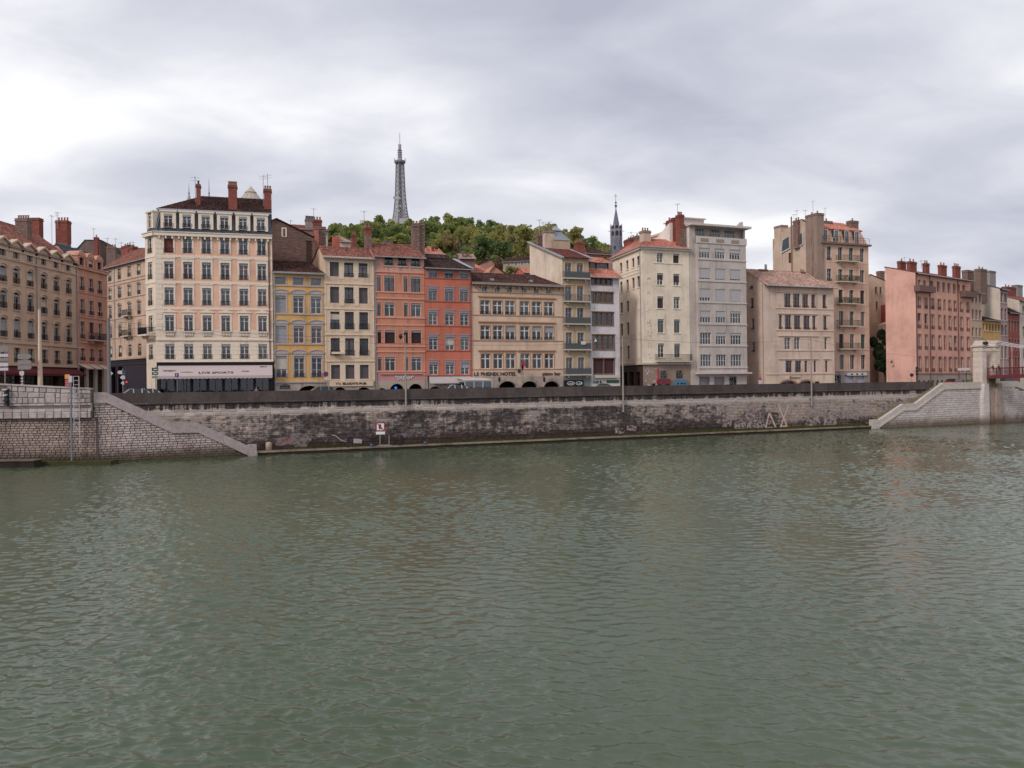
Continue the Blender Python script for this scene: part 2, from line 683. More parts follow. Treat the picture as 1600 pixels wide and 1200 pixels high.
def surround_mesh(w, h, sw, mat, proud, sill, hood, arch=0.0):
    def make():
        m = MB()
        hw = w / 2
        y0, y1 = -proud, .01
        m.box(-hw - sw, -hw, y0, y1, -.002, h - arch)
        m.box(hw, hw + sw, y0, y1, -.002, h - arch)
        if arch:
            n = 10
            o = arc_pts(-hw - sw, hw + sw, h - arch, arch + sw, n)
            i_ = arc_pts(-hw, hw, h - arch, arch, n)
            for k in range(n):
                a, b, c, d = o[k], o[k + 1], i_[k + 1], i_[k]
                m.add([(p[0], y, p[1]) for y in (y0, y1) for p in (a, b, c, d)],
                      [(0, 3, 2, 1), (0, 1, 5, 4), (2, 3, 7, 6)])
        else:
            m.box(-hw - sw, hw + sw, y0, y1, h, h + sw)
        if sill:
            m.box(-hw - sw - .05, hw + sw + .05, y0 - .07, y1, -.13, -.003)
        z = h + sw + .003
        if hood == 'flat':
            m.box(-hw - sw - .05, hw + sw + .05, y0 - .05, y1, z + .18, z + .30)
            m.box(-hw - sw, hw + sw, y0 + .01, y1, z, z + .177)
        elif hood == 'ped':
            m.prism([(-hw - sw - .12, z + .12), (hw + sw + .12, z + .12), (hw + sw + .12, z + .2), (0, z + .52), (-hw - sw - .12, z + .2)], y0 - .06, y1)
        elif hood == 'seg':
            a = arc_pts(-hw - sw - .12, hw + sw + .12, z + .2, .36, 10)
            m.prism([(-hw - sw - .12, z + .08), (hw + sw + .12, z + .08)] + a[::-1], y0 - .05, y1)
            b = arc_pts(-hw - sw - .18, hw + sw + .18, z + .2, .48, 10)
            c = arc_pts(-hw - sw - .12, hw + sw + .12, z + .2, .363, 10)
            for k in range(10):
                m.add([(p[0], y, p[1]) for y in (y0 - .13, y1) for p in (b[k], b[k + 1], c[k + 1], c[k])],
                      [(0, 3, 2, 1), (0, 1, 5, 4), (2, 3, 7, 6)])
        elif hood == 'arc':
            b = arc_pts(-hw - sw - .1, hw + sw + .1, h - arch + .1, arch + sw + .16, 10)
            c = arc_pts(-hw - sw + .02, hw + sw - .02, h - arch + .1, arch + sw + .02, 10)
            for k in range(10):
                m.add([(p[0], y, p[1]) for y in (y0 - .09, y1) for p in (b[k], b[k + 1], c[k + 1], c[k])],
                      [(0, 3, 2, 1), (0, 1, 5, 4), (2, 3, 7, 6)])
        return m.mesh('surround', mat)
    return cached(('sur', q(w), q(h), q(sw), mat.name, q(proud), sill, hood, q(arch)), make)


def box_mesh(name, mat, x0, x1, y0, y1, z0, z1):
    return cached((name, mat.name, q(x0), q(x1), q(y0), q(y1), q(z0), q(z1)), lambda: MB().box(x0, x1, y0, y1, z0, z1).mesh(name, mat))


def tile_sheet(mb, e0, e1, r1, r0, per=0.27, amp=0.055, rows=None):
    """pantiled slope between eaves e0-e1 and ridge r0-r1: round tile rows, each course stepped"""
    e0, e1, r0, r1 = map(Vector, (e0, e1, r0, r1))
    W = max((e1 - e0).length, (r1 - r0).length)
    Lg = max((r0 - e0).length, (r1 - e1).length)
    nu = max(2, int(W / per)) * 4
    nv = rows or max(2, int(Lg / 0.42))
    nrm = (e1 - e0).cross(r0 - e0)
    if nrm.length < 1e-6:
        nrm = (r1 - r0).cross(r0 - e0)
    nrm.normalize()
    if nrm.z < 0:
        nrm = -nrm
    wob = [RN.uniform(-.02, .02) for _ in range(nu + 1)]
    vs, fs = [], []
    n1 = nu + 1
    for j in range(nv):
        for top in (0, 1):
            v = (j + top) / nv
            a, b = e0.lerp(r0, v), e1.lerp(r1, v)
            lift = 0.045 * (1 - top)
            for i in range(n1):
                ph = (i % 4)
                hgt = amp * (1.0, 0.35, -0.5, 0.35)[ph] + lift + wob[i] * .5 + RN.uniform(-.008, .008)
                vs.append(a.lerp(b, i / nu) + nrm * hgt)
    for j in range(nv):
        o = j * 2 * n1
        for i in range(nu):
            fs.append((o + i, o + i + 1, o + n1 + i + 1, o + n1 + i))
            if j:
                p = o - n1
                fs.append((p + i, p + i + 1, o + i + 1, o + i))
    mb.add(vs, fs)


class House:
    def __init__(s, name, label, G, cat='building', base=BASE, group=None):
        s.G = G
        s.root = link(name, None)
        s.M0 = Matrix.Translation((G.A.x, G.A.y, base)) @ Matrix.Rotation(G.ang, 4, 'Z')
        s.root.matrix_world = s.M0
        s.inv = s.M0.inverted()
        tag(s.root, label, cat, group)
        s.walls = {}
        s.holes = {}
        s.base = base
        s.roof_o = None

    def rel(s, G):
        return s.inv @ G.M

    def part(s, name, mb, mat, G=None, parent=None, smooth=False):
        """mesh given in frame G (or already local when G is None)"""
        if G is not None:
            M = s.rel(G)
            mb.v = [tuple(M @ Vector(p)) for p in mb.v]
        return link(name, mb.mesh(name, mat, smooth), parent or s.root)

    def put(s, name, me, G, x, y, z, parent=None):
        M = s.rel(G) @ Matrix.Translation((x, y, z))
        if parent is None:
            return link(name, me, s.root, M)
        o = link(name, me, parent)
        return o

    # walls -------------------------------------------------------------
    def hole(s, G, s0, s1, z0, z1, arch=0.0, dep=0.25):
        s.holes.setdefault(id(G), []).append((s0, s1, z0, z1, arch, dep))

    def panel(s, G, s0, s1, z0, z1, mat, name='wall', y=0.0):
        """wall skin with real openings and reveals"""
        mb = s.walls.setdefault((name, mat.name), (MB(), mat))[0]
        M = s.rel(G)
        hs = [h for h in s.holes.get(id(G), []) if h[1] > s0 and h[0] < s1 and h[3] > z0 and h[2] < z1]
        hs = [(max(h[0], s0), min(h[1], s1), max(h[2], z0), min(h[3], z1), h[4], h[5]) for h in hs]
        xs = sorted({q3(v) for v in [s0, s1] + [h[0] for h in hs] + [h[1] for h in hs]})
        zs = sorted({q3(v) for v in [z0, z1] + [h[2] for h in hs] + [h[3] for h in hs]})
        for zi in range(len(zs) - 1):
            run = None
            for xi in range(len(xs) - 1):
                cx, cz = (xs[xi] + xs[xi + 1]) / 2, (zs[zi] + zs[zi + 1]) / 2
                inside = any(h[0] < cx < h[1] and h[2] < cz < h[3] for h in hs)
                if inside:
                    if run is not None:
                        mb.quad((run, y, zs[zi]), (xs[xi], y, zs[zi]), (xs[xi], y, zs[zi + 1]), (run, y, zs[zi + 1]), M)
                        run = None
                elif run is None:
                    run = xs[xi]
            if run is not None:
                mb.quad((run, y, zs[zi]), (xs[-1], y, zs[zi]), (xs[-1], y, zs[zi + 1]), (run, y, zs[zi + 1]), M)
        for a, b, c, d, ar, dep in hs:
            zt = d - ar
            mb.quad((a, y, c), (a, y + dep, c), (a, y + dep, zt), (a, y, zt), M)
            mb.quad((b, y, c), (b, y, zt), (b, y + dep, zt), (b, y + dep, c), M)
            mb.quad((a, y, c), (b, y, c), (b, y + dep, c), (a, y + dep, c), M)
            if ar:
                n = 10
                p = arc_pts(a, b, zt, ar, n)
                for k in range(n):
                    (x0, w0), (x1, w1) = p[k], p[k + 1]
                    mb.quad((x0, y, w0), (x1, y, w1), (x1, y, d), (x0, y, d), M)
                    mb.quad((x0, y, w0), (x0, y + dep, w0), (x1, y + dep, w1), (x1, y, w1), M)
            else:
                mb.quad((a, y, d), (a, y + dep, d), (b, y + dep, d), (b, y, d), M)

    def poly(s, G, pts, mat, name='wall'):
        """plain wall polygon, pts (x,y,z) in frame G"""
        s.walls.setdefault((name, mat.name), (MB(), mat))[0].poly(pts, s.rel(G))

    def body(s, G, s0, s1, ze, depth, mat, rd=None, zr=None, zb=None, left=True, right=True):
        """side and back walls under a ridge at rd"""
        b = s.base if zb is None else zb
        rd = depth / 2 if rd is None else rd
        zr = ze if zr is None else zr
        for x, on in ((s0, left), (s1, right)):
            if on:
                s.poly(G, [(x, 0, b), (x, depth, b), (x, depth, ze), (x, rd, zr), (x, 0, ze)], mat)
        s.poly(G, [(s0, depth, b), (s1, depth, b), (s1, depth, ze), (s0, depth, ze)], mat)

    def finish(s):
        for (name, _), (mb, mat) in s.walls.items():
            link(name, mb.mesh(name, mat), s.root)
        s.walls = {}

    # pieces ------------------------------------------------------------
    def win(s, G, s0, s1, z0, z1, kind='case', fm=None, curtain=None, mode=0, rec=0.2, sur=None, proud=0.05, sw=0.14, sill=False,
            hood=None, rail=None, railh=0.9, blind=None, bmat=None, arch=0.0, hole=True, room=True, box=None):
        fm = fm or WHITE
        w, h = s1 - s0, z1 - z0
        if hole:
            s.hole(G, s0, s1, z0, z1, arch, max(rec + .05, .2))
        fr = frame_mesh(kind, w, h, fm, arch)
        o = s.put('window', fr, G, (s0 + s1) / 2, rec, z0)
        if kind != 'shut':
            if kind != 'void':
                link('pane', pane_mesh(w, h, arch), o)
            if room:
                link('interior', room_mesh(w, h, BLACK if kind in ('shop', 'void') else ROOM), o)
            if curtain is not None:
                link('curtain', curtain_mesh(w, h, curtain, mode), o)
        if blind:
            bh = h * blind
            link('blind', box_mesh('blind', bmat or BLINDG, -w / 2 + .01, w / 2 - .01, -.07, -.03, h - arch - bh, h - arch - .01), o)
        if box is not None:
            link('lambrequin', box_mesh('lambrequin', box, -w / 2 + .01, w / 2 - .01, -.12, -.02, h - arch - .28, h - arch - .005), o)
        T = Matrix.Translation((0, -rec, 0))
        if sur is not None or hood:
            link('surround', surround_mesh(w, h, sw, sur or OFFWHITE, proud, sill, hood, arch), o, T)
        elif sill:
            link('sill', box_mesh('sill', OFFWHITE, -w / 2 - .12, w / 2 + .12, -.12, .02, -.13, -.004), o, T)
        if rail is not None:
            link('railing', rail_mesh(w + .1, railh, .06, rail), o, T)
        return o

    def band(s, G, s0, s1, z, h, proud, mat, name='string_course'):
        m = MB().box(s0, s1, -proud, .005, z, z + h)
        if h > .3:
            m.box(s0 - .06, s1 + .06, -proud - .1, .004, z + h, z + h + .1)
        return s.part(name, m, mat, G)

    def balcony(s, G, s0, s1, z, depth, mat, slab, railh=1.0, solid=False):
        o = s.put('balcony', box_mesh('balcony', slab, -(s1 - s0) / 2, (s1 - s0) / 2, -depth, .0, -.16, 0), G, (s0 + s1) / 2, -.003, z)
        link('railing', rail_mesh(s1 - s0 - .05, railh, depth - .06, mat, solid), o)
        for k in (-.35, .35):
            link('bracket', box_mesh('bracket', slab, -.09, .09, -depth * .6, 0, -.5, -.163), o, Matrix.Translation((k * (s1 - s0), 0, 0)))
        return o

    def roof(s, G, s0, s1, ze, depth, rd, zr, mat, over=0.45, so=0.15, hipl=0.0, hipr=0.0, gutter=True):
        m = MB()
        sl = (zr - ze) / max(rd, .1)
        zo = ze - sl * over
        a, b = s0 - so, s1 + so
        tile_sheet(m, (a, -over, zo), (b, -over, zo), (b - hipr, rd, zr), (a + hipl, rd, zr))
        bk = depth - rd
        if bk > .5:
            m.quad((a + hipl, rd, zr), (b - hipr, rd, zr), (b, depth + .3, ze), (a, depth + .3, ze))
        if hipl:
            m.poly([(a, -over, zo), (a + hipl, rd, zr), (a, depth + .3, ze)])
        if hipr:
            m.poly([(b, -over, zo), (b, depth + .3, ze), (b - hipr, rd, zr)])
        # under side of the eaves
        m.quad((a, -over, zo - .06), (b, -over, zo - .06), (b, 0, ze - .02), (a, 0, ze - .02))
        o = s.part('roof', m, mat, G)
        s.roof_o = o
        # ridge tiles
        r = MB()
        r.tube((a + hipl, rd, zr + .03), (b - hipr, rd, zr + .03), .14, n=8)
        s.part('ridge', r, mat, G, parent=o)
        if gutter:
            g = MB().tube((a, -over - .06, zo - .02), (b, -over - .06, zo - .02), .075, n=6)
            s.part('gutter', g, ZINC, G, parent=o)
        return o

    def chimney(s, G, px0, px1, ytop, zbot, mat, depth=0.9, pots=0, potmat=None, cap=True):
        """stack standing on frame G between two photo columns"""
        ym = ytop + 8
        s0, s1 = G.s(px0, ym), G.s(px1, ym)
        zt = G.z((px0 + px1) / 2, ytop)
        w = s1 - s0
        o = s.put('chimney', cached(('chim', q(w), q(zt - zbot), q(depth), mat.name),
                                    lambda: MB().box(-w / 2, w / 2, 0, depth, zbot - zt, 0).mesh('chimney', mat)), G, (s0 + s1) / 2, 0, zt)
        if s.roof_o is not None:
            ml = o.matrix_basis.copy()
            o.parent = s.roof_o
            o.matrix_basis = ml
        if cap:
            link('cap', box_mesh('cap', CAP if mat is not BRICK else BRICK, -w / 2 - .08, w / 2 + .08, -.08, depth + .08, -.28, -.12), o)
            link('cap', box_mesh('cap', CAP, -w / 2 - .05, w / 2 + .05, -.05, depth + .05, 0.002, .09), o)
        for i in range(pots):
            x = -w / 2 + w * (i + .5) / pots
            pm = cached(('pot', (potmat or POT).name), lambda: MB().lathe([(.13, .09), (.11, .5), (.14, .52), (.14, .6)], 8).mesh('chimney_pot', potmat or POT))
            link('chimney_pot', pm, o, Matrix.Translation((x, depth / 2, 0)))
        return o

    def pipe(s, G, x, z0, z1, mat=None, r=.06, name='drainpipe'):
        return s.part(name, MB().tube((x, -.09, z0), (x, -.09, z1), r, n=6), mat or ZINC, G)

    def aerial(s, G, px, ytop, zbot, n=3):
        x = G.s(px, ytop)
        zt = G.z(px, ytop)
        m = MB().tube((x, .3, zbot), (x, .3, zt), .035, n=5)
        for i in range(n):
            zz = zt - .15 - i * .35
            m.tube((x - .55, .3, zz), (x + .55, .3, zz), .02, n=4)
        m.tube((x, -.4, zt - .15), (x, .8, zt - .15), .02, n=4)
        return s.part('aerial', m, GREYP, G, parent=s.roof_o)

    def lettering(s, G, text, px0, px1, ytop, ybot, mat, out=.06, bold=0.0, name='lettering'):
        a, _ = G.hit(px0, (ytop + ybot) / 2)
        b, _ = G.hit(px1, (ytop + ybot) / 2)
        z0, z1 = G.z((px0 + px1) / 2, ybot), G.z((px0 + px1) / 2, ytop)
        me = text_mesh(text, b - a, z1 - z0, mat, bold)
        return s.put(name, me, G, a, -out, z0)


def q3(v):
    return round(v, 4)


def text_mesh(text, w, h, mat, bold=0.0, depth=.03):
    cu = bpy.data.curves.new('text', 'FONT')
    cu.body = text
    cu.size = 1.0
    cu.extrude = .02
    cu.offset = bold
    cu.resolution_u = 3
    ob = bpy.data.objects.new('text', cu)
    COL.objects.link(ob)
    bpy.context.view_layer.update()
    me = bpy.data.meshes.new_from_object(ob.evaluated_get(bpy.context.evaluated_depsgraph_get()))
    bpy.data.objects.remove(ob)
    co = np.empty(len(me.vertices) * 3, dtype=np.float32)
    me.vertices.foreach_get('co', co)
    co = co.reshape(-1, 3)
    lo, hi = co.min(0), co.max(0)
    out = np.empty_like(co)
    out[:, 0] = (co[:, 0] - lo[0]) / (hi[0] - lo[0]) * w
    out[:, 2] = (co[:, 1] - lo[1]) / (hi[1] - lo[1]) * h
    out[:, 1] = -(co[:, 2] - lo[2]) / max(hi[2] - lo[2], 1e-6) * depth
    me.vertices.foreach_set('co', out.ravel())
    me.materials.clear()
    me.materials.append(mat)
    me.update()
    me.name = 'lettering'
    return me


# the line of the riverside facades
MAIN_ANG = math.atan2(.375, .927)
MAIN = Frame((-30.5, 106.0), MAIN_ANG)


def L(px, py=520):
    return MAIN.pt(MAIN.s(px, py))


def LF(px, py=520):
    return Frame(L(px, py), MAIN_ANG)
def spans(G, cols, cy):
    return [(G.s(a, cy), G.s(b, cy)) for a, b in cols]


def levels(G, rows, rx):
    return [(G.z(rx, b), G.z(rx, a)) for a, b in rows]


CURT = [None, None, None, VOILE, CREAMC]


def grid(h, G, cols, rows, base, over=None, curtains=CURT):
    for r, (z0, z1) in enumerate(rows):
        for c, (a, b) in enumerate(cols):
            kw = dict(base[r] if isinstance(base, list) else base)
            kw.update((over or {}).get((r, c), {}))
            if kw.get('skip'):
                continue
            if 'curtain' not in kw:
                kw['curtain'] = RN.choice(curtains)
                kw['mode'] = RN.choice((0, 0, 1, 1, 2, 3))
                if 'blind' not in kw and 'kind' in kw and kw['kind'] != 'shut' and RN.random() < .14:
                    kw['blind'], kw['bmat'] = RN.choice((.3, .45, .6)), RN.choice((BLINDG, OFFWHITE, BLINDB))
            h.win(G, a, b, z0, z1, **kw)


def awning(h, G, s0, s1, z1, drop, out, mat, valance=.25, name='awning'):
    m = MB()
    m.prismx([(-.005, z1), (-out, z1 - drop), (-out, z1 - drop - .05), (-.005, z1 - .06)], s0, s1)
    n = max(4, int((s1 - s0) / .5))
    for i in range(n):
        a, b = s0 + (s1 - s0) * i / n, s0 + (s1 - s0) * (i + 1) / n
        m.poly([(a, -out - .01, z1 - drop), (b, -out - .01, z1 - drop), (b, -out - .01, z1 - drop - valance * .8), ((a + b) / 2, -out - .01, z1 - drop - valance), (a, -out - .01, z1 - drop - valance * .8)])
    return h.part(name, m, mat, G)


# ================================================================= building on the far left, facade along the side street
PEACH1 = mat_plaster('tan_render', lin(200, 170, 142, 1.0), .3)
STONE_TR = mat_plain('tan_trim', lin(196, 172, 146), .85)
G1 = Frame((-62.4, 92.0), math.atan2(.998, .04))
h = House('apartment_building', 'tan apartment block on the far left with arched hood windows and red shop awning', G1)
cols = [(c - 4.3, c + 4.3) for c in (-16, 5.2, 26, 47.4, 68.7, 88.2, 107.2)]
cs = spans(G1, cols, 480)
cs = [((a + b) / 2 - .62, (a + b) / 2 + .62) for a, b in cs]
rws = levels(G1, [(405.7, 423.7), (437, 459), (471, 495.5), (508, 534.8), (548.8, 569)], 107.2)
E1 = G1.s(121.5, 480)
grid(h, G1, cs, rws, [dict(kind='case', fm=GREYP, sur=STONE_TR, arch=.3, hood=None, sill=True, sw=.2),
                      dict(kind='case', fm=GREYP, sur=STONE_TR, arch=.28, hood='arc', sill=True, rail=DARKW, railh=.75, box=GREYP),
                      dict(kind='case', fm=GREYP, sur=STONE_TR, arch=.28, hood='arc', sill=True, rail=IRON, railh=.75, box=GREYP),
                      dict(kind='case', fm=GREYP, sur=STONE_TR, arch=.28, hood='arc', sill=True, rail=IRON, railh=.75, box=GREYP),
                      dict(kind='case', fm=GREYP, sur=STONE_TR, sill=False, rail=IRON, railh=.5)])
ze = G1.z(107, 413)
zg = G1.z(107.2, 574)
h.panel(G1, 0, E1, zg, ze, PEACH1)
# gabled dormer fronts break the eaves
for a, b in cs:
    m = MB()
    c = (a + b) / 2
    w = .95
    zt = rws[0][1]
    m.prism([(c - w - .35, zt - .1), (c - w, zt + .12), (c, zt + .62), (c + w, zt + .12), (c + w + .35, zt - .1), (c + w + .35, zt + .16), (c + w, zt + .34), (c, zt + .86), (c - w, zt + .34), (c - w - .35, zt + .16)], -.3, .6)
    h.part('pediment', m, STONE_TR, G1)
    h.poly(G1, [(c - w - .3, 0, ze), (c + w + .3, 0, ze), (c + w, 0, zt + .25), (c, 0, zt + .78), (c - w, 0, zt + .25)], PEACH1)
for (z, hh) in ((rws[0][0] - .35, .16), (rws[3][0] - .75, .3), (zg - .02, .22), (ze - .15, .16)):
    h.band(G1, 0, E1, z, hh, .14, STONE_TR)
h.roof(G1, 0, E1, ze + .5, 13, 6.5, ze + 5.1, TILE_RED, over=.1)
h.body(G1, 0, E1, ze, 13, PEACH1, 6.5, ze + 5.0)
# shop floor under the red awning
REDAWN = mat_plain('dark_red_canvas', lin(96, 26, 32), .8)
REDSHOP = mat_plain('red_shopfront', lin(84, 24, 28), .6)
n = 6
for i in range(n):
    a = .4 + (E1 - .8) * i / n
    h.win(G1, a, a + (E1 - .8) / n - .5, BASE + .4, zg - .9, kind='shop', fm=REDSHOP, curtain=None, rec=.3)
h.panel(G1, 0, E1, BASE, zg, REDSHOP, 'ground_floor_wall')
awning(h, G1, .3, E1 - .2, zg - .25, .7, 1.2, REDAWN, .35)
h.pipe(G1, G1.s(57.5, 470), zg, ze)
h.pipe(G1, E1 - .25, BASE, ze, r=.08)
Gc = G1.back(4.2)


def facing(G, px):
    return Frame(G.pt(G.s(px, 400)), 0.0)


h.chimney(facing(Gc, 30), 23.5, 42, 342, ze + 2, RUBBLE, 1.2, 5)
h.chimney(facing(G1.back(7.5), 52), 46, 61, 341, ze + 3, BRICK, 1.1)
h.chimney(facing(Gc, 95), 86.5, 104.5, 345, ze + 4.0, BRICK, 1.2, 4)
h.chimney(facing(Gc, 95), 87, 104, 358, ze, RUBBLE, 1.19, cap=False)
h.aerial(Gc, 84, 336, ze + 3, 1)
h.aerial(Gc, 92.5, 331, ze + 6, 2)
h.finish()

# ================================================================= narrow salmon building next to it
SALMON = mat_plaster('salmon_render', lin(210, 150, 122, 1.0), .3)
SALTR = mat_plain('salmon_trim', lin(206, 158, 132), .85)
G2 = Frame(G1.pt(E1 + .05), G1.ang)
h = House('narrow_building', 'narrow salmon building with three dormers beside the tan block', G2)
E2 = G2.s(168, 480)
cs = [((G2.s(c, 480)) - .6, G2.s(c, 480) + .6) for c in (128.3, 142.5, 156.0)]
rws = levels(G2, [(406.5, 420), (435.8, 456.5), (470, 492.5), (503.8, 530.7), (545, 564.5)], 142.5)
ST = dict(kind='case', fm=WHITE, sur=SALTR, sill=True, rail=IRON, railh=.6)
grid(h, G2, cs, rws, [dict(kind='case', fm=DARKW, sur=SALTR, sill=False), ST, dict(ST, hood='flat'), ST, dict(ST, arch=.3, kind='case')])
ze, zg = G2.z(142.5, 424), G2.z(142.5, 569)
zt = G2.z(142.5, 398)
h.panel(G2, 0, E2, zg, ze, SALMON)
for a, b in cs:
    c = (a + b) / 2
    hh = [x for x in h.holes[id(G2)]]
    m = MB()
    z1 = rws[0][1]
    m.box(c - 1.0, c - .6, -.02, 1.8, ze + .003, z1 + .2)
    m.box(c + .6, c + 1.0, -.02, 1.8, ze + .003, z1 + .2)
    m.prism([(c - 1.1, z1 + .2), (c + 1.1, z1 + .2), (c + .7, z1 + .75), (c, z1 + 1.0), (c - .7, z1 + .75)], -.1, 1.8)
    h.part('dormer', m, SALMON, G2)
h.band(G2, 0, E2, ze, .35, .25, SALTR, 'cornice')
for z in (rws[1][0] - .4, rws[2][0] - .5, rws[3][0] - .6):
    h.band(G2, 0, E2, z, .15, .1, SALTR)
h.roof(G2, 0, E2, ze + .2, 10, 3.0, zt + 1.0, SLATE, over=0.0)
h.body(G2, 0, E2, ze, 10, SALMON, 3.0, zt + 1.0)
h.balcony(G2, cs[1][0] - .4, cs[2][1] + .1, rws[3][0] - .05, .9, IRON, OFFWHITE)
for i, (a, b) in enumerate(cs):
    h.win(G2, a - .25, b + .25, BASE + .3, zg - .6, kind='shop', fm=DARKW, curtain=None, rec=.3)
h.panel(G2, 0, E2, BASE, zg, mat_plain('pale_shopfront', lin(196, 180, 165), .7), 'ground_floor_wall')
CREAMAWN = mat_plain('cream_canvas', lin(205, 180, 160), .8)
for a, b in cs:
    awning(h, G2, a - .35, b + .35, zg - .1, .55, 1.1, CREAMAWN, .15)
h.finish()

# ================================================================= cream building closing the side street
CREAMB = mat_plaster('cream_render', lin(200, 170, 142, 1.0), .45)
CREAMT = mat_plain('cream_trim', lin(178, 152, 126), .85)
_b = at(236, 500, 136.5)
_a = at(160, 500, 150.0)
G3 = Frame((_a.x, _a.y), math.atan2(_b.y - _a.y, _b.x - _a.x))
h = House('corner_building', 'cream building with round hood windows and purple shopfront closing the side street', G3)
E3 = G3.s(236, 500)
cs = [(G3.s(c, 490) - .58, G3.s(c, 490) + .58) for c in (172.5, 187.5, 202.8, 217.8)]
rws = levels(G3, [(411.7, 429), (442.5, 459.5), (470.7, 491), (503, 523), (536.7, 555.5)], 217.8)
ST = dict(kind='case', fm=WHITE, sur=CREAMT, arch=.25, hood='arc', rail=IRON, railh=.7, box=GREYP)
grid(h, G3, cs, rws, [dict(ST), ST, ST, dict(ST, arch=.0, hood='flat'), dict(ST, arch=.3, hood=None)],
     {(0, 2): dict(kind='shut', fm=OFFWHITE), (1, 0): dict(blind=.75, bmat=OFFWHITE), (1, 2): dict(blind=.8, bmat=OFFWHITE)})
ze, zg = G3.z(217.8, 404.5), G3.z(217.8, 560)
h.panel(G3, 0, E3, zg, ze, CREAMB)
for z in (rws[0][0] - .4, rws[1][0] - .3, rws[1][1] + .5, rws[2][0] - .3, rws[3][0] - .2, rws[4][0] - .5):
    h.band(G3, 0, E3, z, .13, .1, CREAMT)
h.roof(G3, 0, E3, ze, 12, 5.0, G3.back(5).z(217, 391), TILE_RED)
h.body(G3, 0, E3, ze, 12, CREAMB, 5.0, G3.back(5).z(217, 391))
h.balcony(G3, cs[2][0] - .75, cs[2][1] + .6, rws[2][0], .9, IRON, OFFWHITE)
h.balcony(G3, cs[2][0] - 1.1, cs[2][1] + .6, rws[3][0], .9, IRON, OFFWHITE)
h.pipe(G3, G3.s(179.5, 480), zg, ze)
PURPLE = mat_plain('purple_shopfront', lin(40, 20, 36), .5)
for a, b in ((.8, 3.0), (3.6, 6.0), (6.6, 8.6)):
    h.win(G3, a, b, BASE + .3, zg - 1.2, kind='shop', fm=PURPLE, rec=.3, curtain=None)
h.panel(G3, 0, E3, BASE, zg, PURPLE, 'ground_floor_wall')
h.band(G3, .2, E3, zg - .05, .3, .35, CREAMT, 'shop_cornice')
h.band(G3, .2, E3, zg - 1.0, .5, .12, PURPLE, 'fascia')
Gc = G3.back(5)
h.chimney(Gc, 189, 200, 384.5, ze + 1, BRICK, 1.2, 3)
h.chimney(Gc, 201, 207, 386, ze + 1, BRICK, 1.0, 1)
h.aerial(Gc, 187, 378, ze + 3, 1)
h.aerial(Gc, 205, 377, ze + 3, 1)
h.finish()

# dark gable and roofs seen over it
G3b = Frame((at(105, 500, 165).x, 165), rad(8))
h = House('rear_house', 'dark brown roofed house rising behind the salmon dormers on the left', G3b)
DUN = mat_plaster('dun_render', lin(120, 102, 96), .4)
a, b = G3b.s(112, 390), G3b.s(172, 390)
zt, ze = G3b.z(135, 375), G3b.z(160, 392)
h.poly(G3b, [(a, 0, BASE), (b, 0, BASE), (b, 0, ze), (a + (b - a) * .78, 0, zt), (a + (b - a) * .35, 0, zt), (a, 0, ze - 1)], DUN)
h.body(G3b, a, b, ze - 1, 10, DUN)
m = MB().quad((a - .3, -.2, ze - 1.1), (a + (b - a) * .35, -.2, zt + .05), (a + (b - a) * .35, 10, zt + .05), (a - .3, 10, ze - 1.1))
m.quad((a + (b - a) * .35, -.2, zt + .05), (a + (b - a) * .78, -.2, zt + .05), (a + (b - a) * .78, 10, zt + .05), (a + (b - a) * .35, 10, zt + .05))
m.quad((a + (b - a) * .78, -.2, zt + .05), (b + .2, -.2, ze), (b + .2, 10, ze), (a + (b - a) * .78, 10, zt + .05))
h.roof_o = h.part('roof', m, TILE_DARK, G3b)
h.chimney(G3b.back(-1.5), 146.5, 152.5, 371, BASE + 14, BRICK, .9, 1)
h.chimney(G3b.back(-1), 166, 180, 386, BASE + 12, RUBBLE, 1.0, 4)
for p_, y_ in ((145.5, 356), (167, 371), (180, 372)):
    h.aerial(G3b, p_, y_, zt - 2, 1)
h.finish()

# ================================================================= the big corner building with the mansard
ANG5 = rad(16)
e5 = L(427, 480)
d5 = Vector((math.cos(ANG5), math.sin(ANG5)))
_t = Frame((e5[0], e5[1]), ANG5).s(243.5, 480)
G5 = Frame((e5[0] + d5.x * _t, e5[1] + d5.y * _t), ANG5)
E5 = G5.s(426.3, 480)
PEACH5 = mat_plaster('peach_render', lin(226, 176, 142, 1.0), .22)
STONE5 = mat_plaster('pale_limestone', lin(222, 204, 178, 1.0), .25)
STTR = mat_plain('pale_stone_trim', lin(224, 208, 184), .85)
h = House('corner_building', 'large peach and cream corner building with grey mansard and three red chimneys', G5)
cw = .53
cs = [(G5.s(c, 400) - cw, G5.s(c, 400) + cw) for c in (263.6, 293.2, 322.4, 351.4, 380.3, 408.9)]
rws = levels(G5, [(371.2, 397), (410.5, 437), (450.5, 477.5), (493, 518), (537.8, 561.2)], 337)
ST = dict(kind='case1', fm=WHITE, sur=STTR, sw=.2, rail=IRON, railh=.6, box=GREYP)
BI = dict(kind='case1', fm=WHITE, sur=STTR, sw=.2, rail=IRON, railh=.6, box=GREYP)
ov = {(0, 0): dict(kind='shut', fm=mat_plain('rust_blind', lin(120, 62, 48), .8)), (0, 1): dict(curtain=VOILE, mode=1),
      (1, 0): dict(curtain=REDC, mode=0), (1, 1): dict(curtain=REDC, mode=0), (1, 2): dict(curtain=VOILE, mode=1), (1, 3): dict(curtain=REDC, mode=1),
      (1, 4): dict(curtain=PINKC, mode=0), (2, 4): dict(curtain=REDC, mode=1), (2, 5): dict(curtain=REDC, mode=0), (1, 5): dict(curtain=None)}
for c in range(4):
    ov[(2, c)] = dict(curtain=VOILE, mode=0)
for c in (2, 3, 4):
    ov[(0, c)] = dict(curtain=VOILE, mode=0)
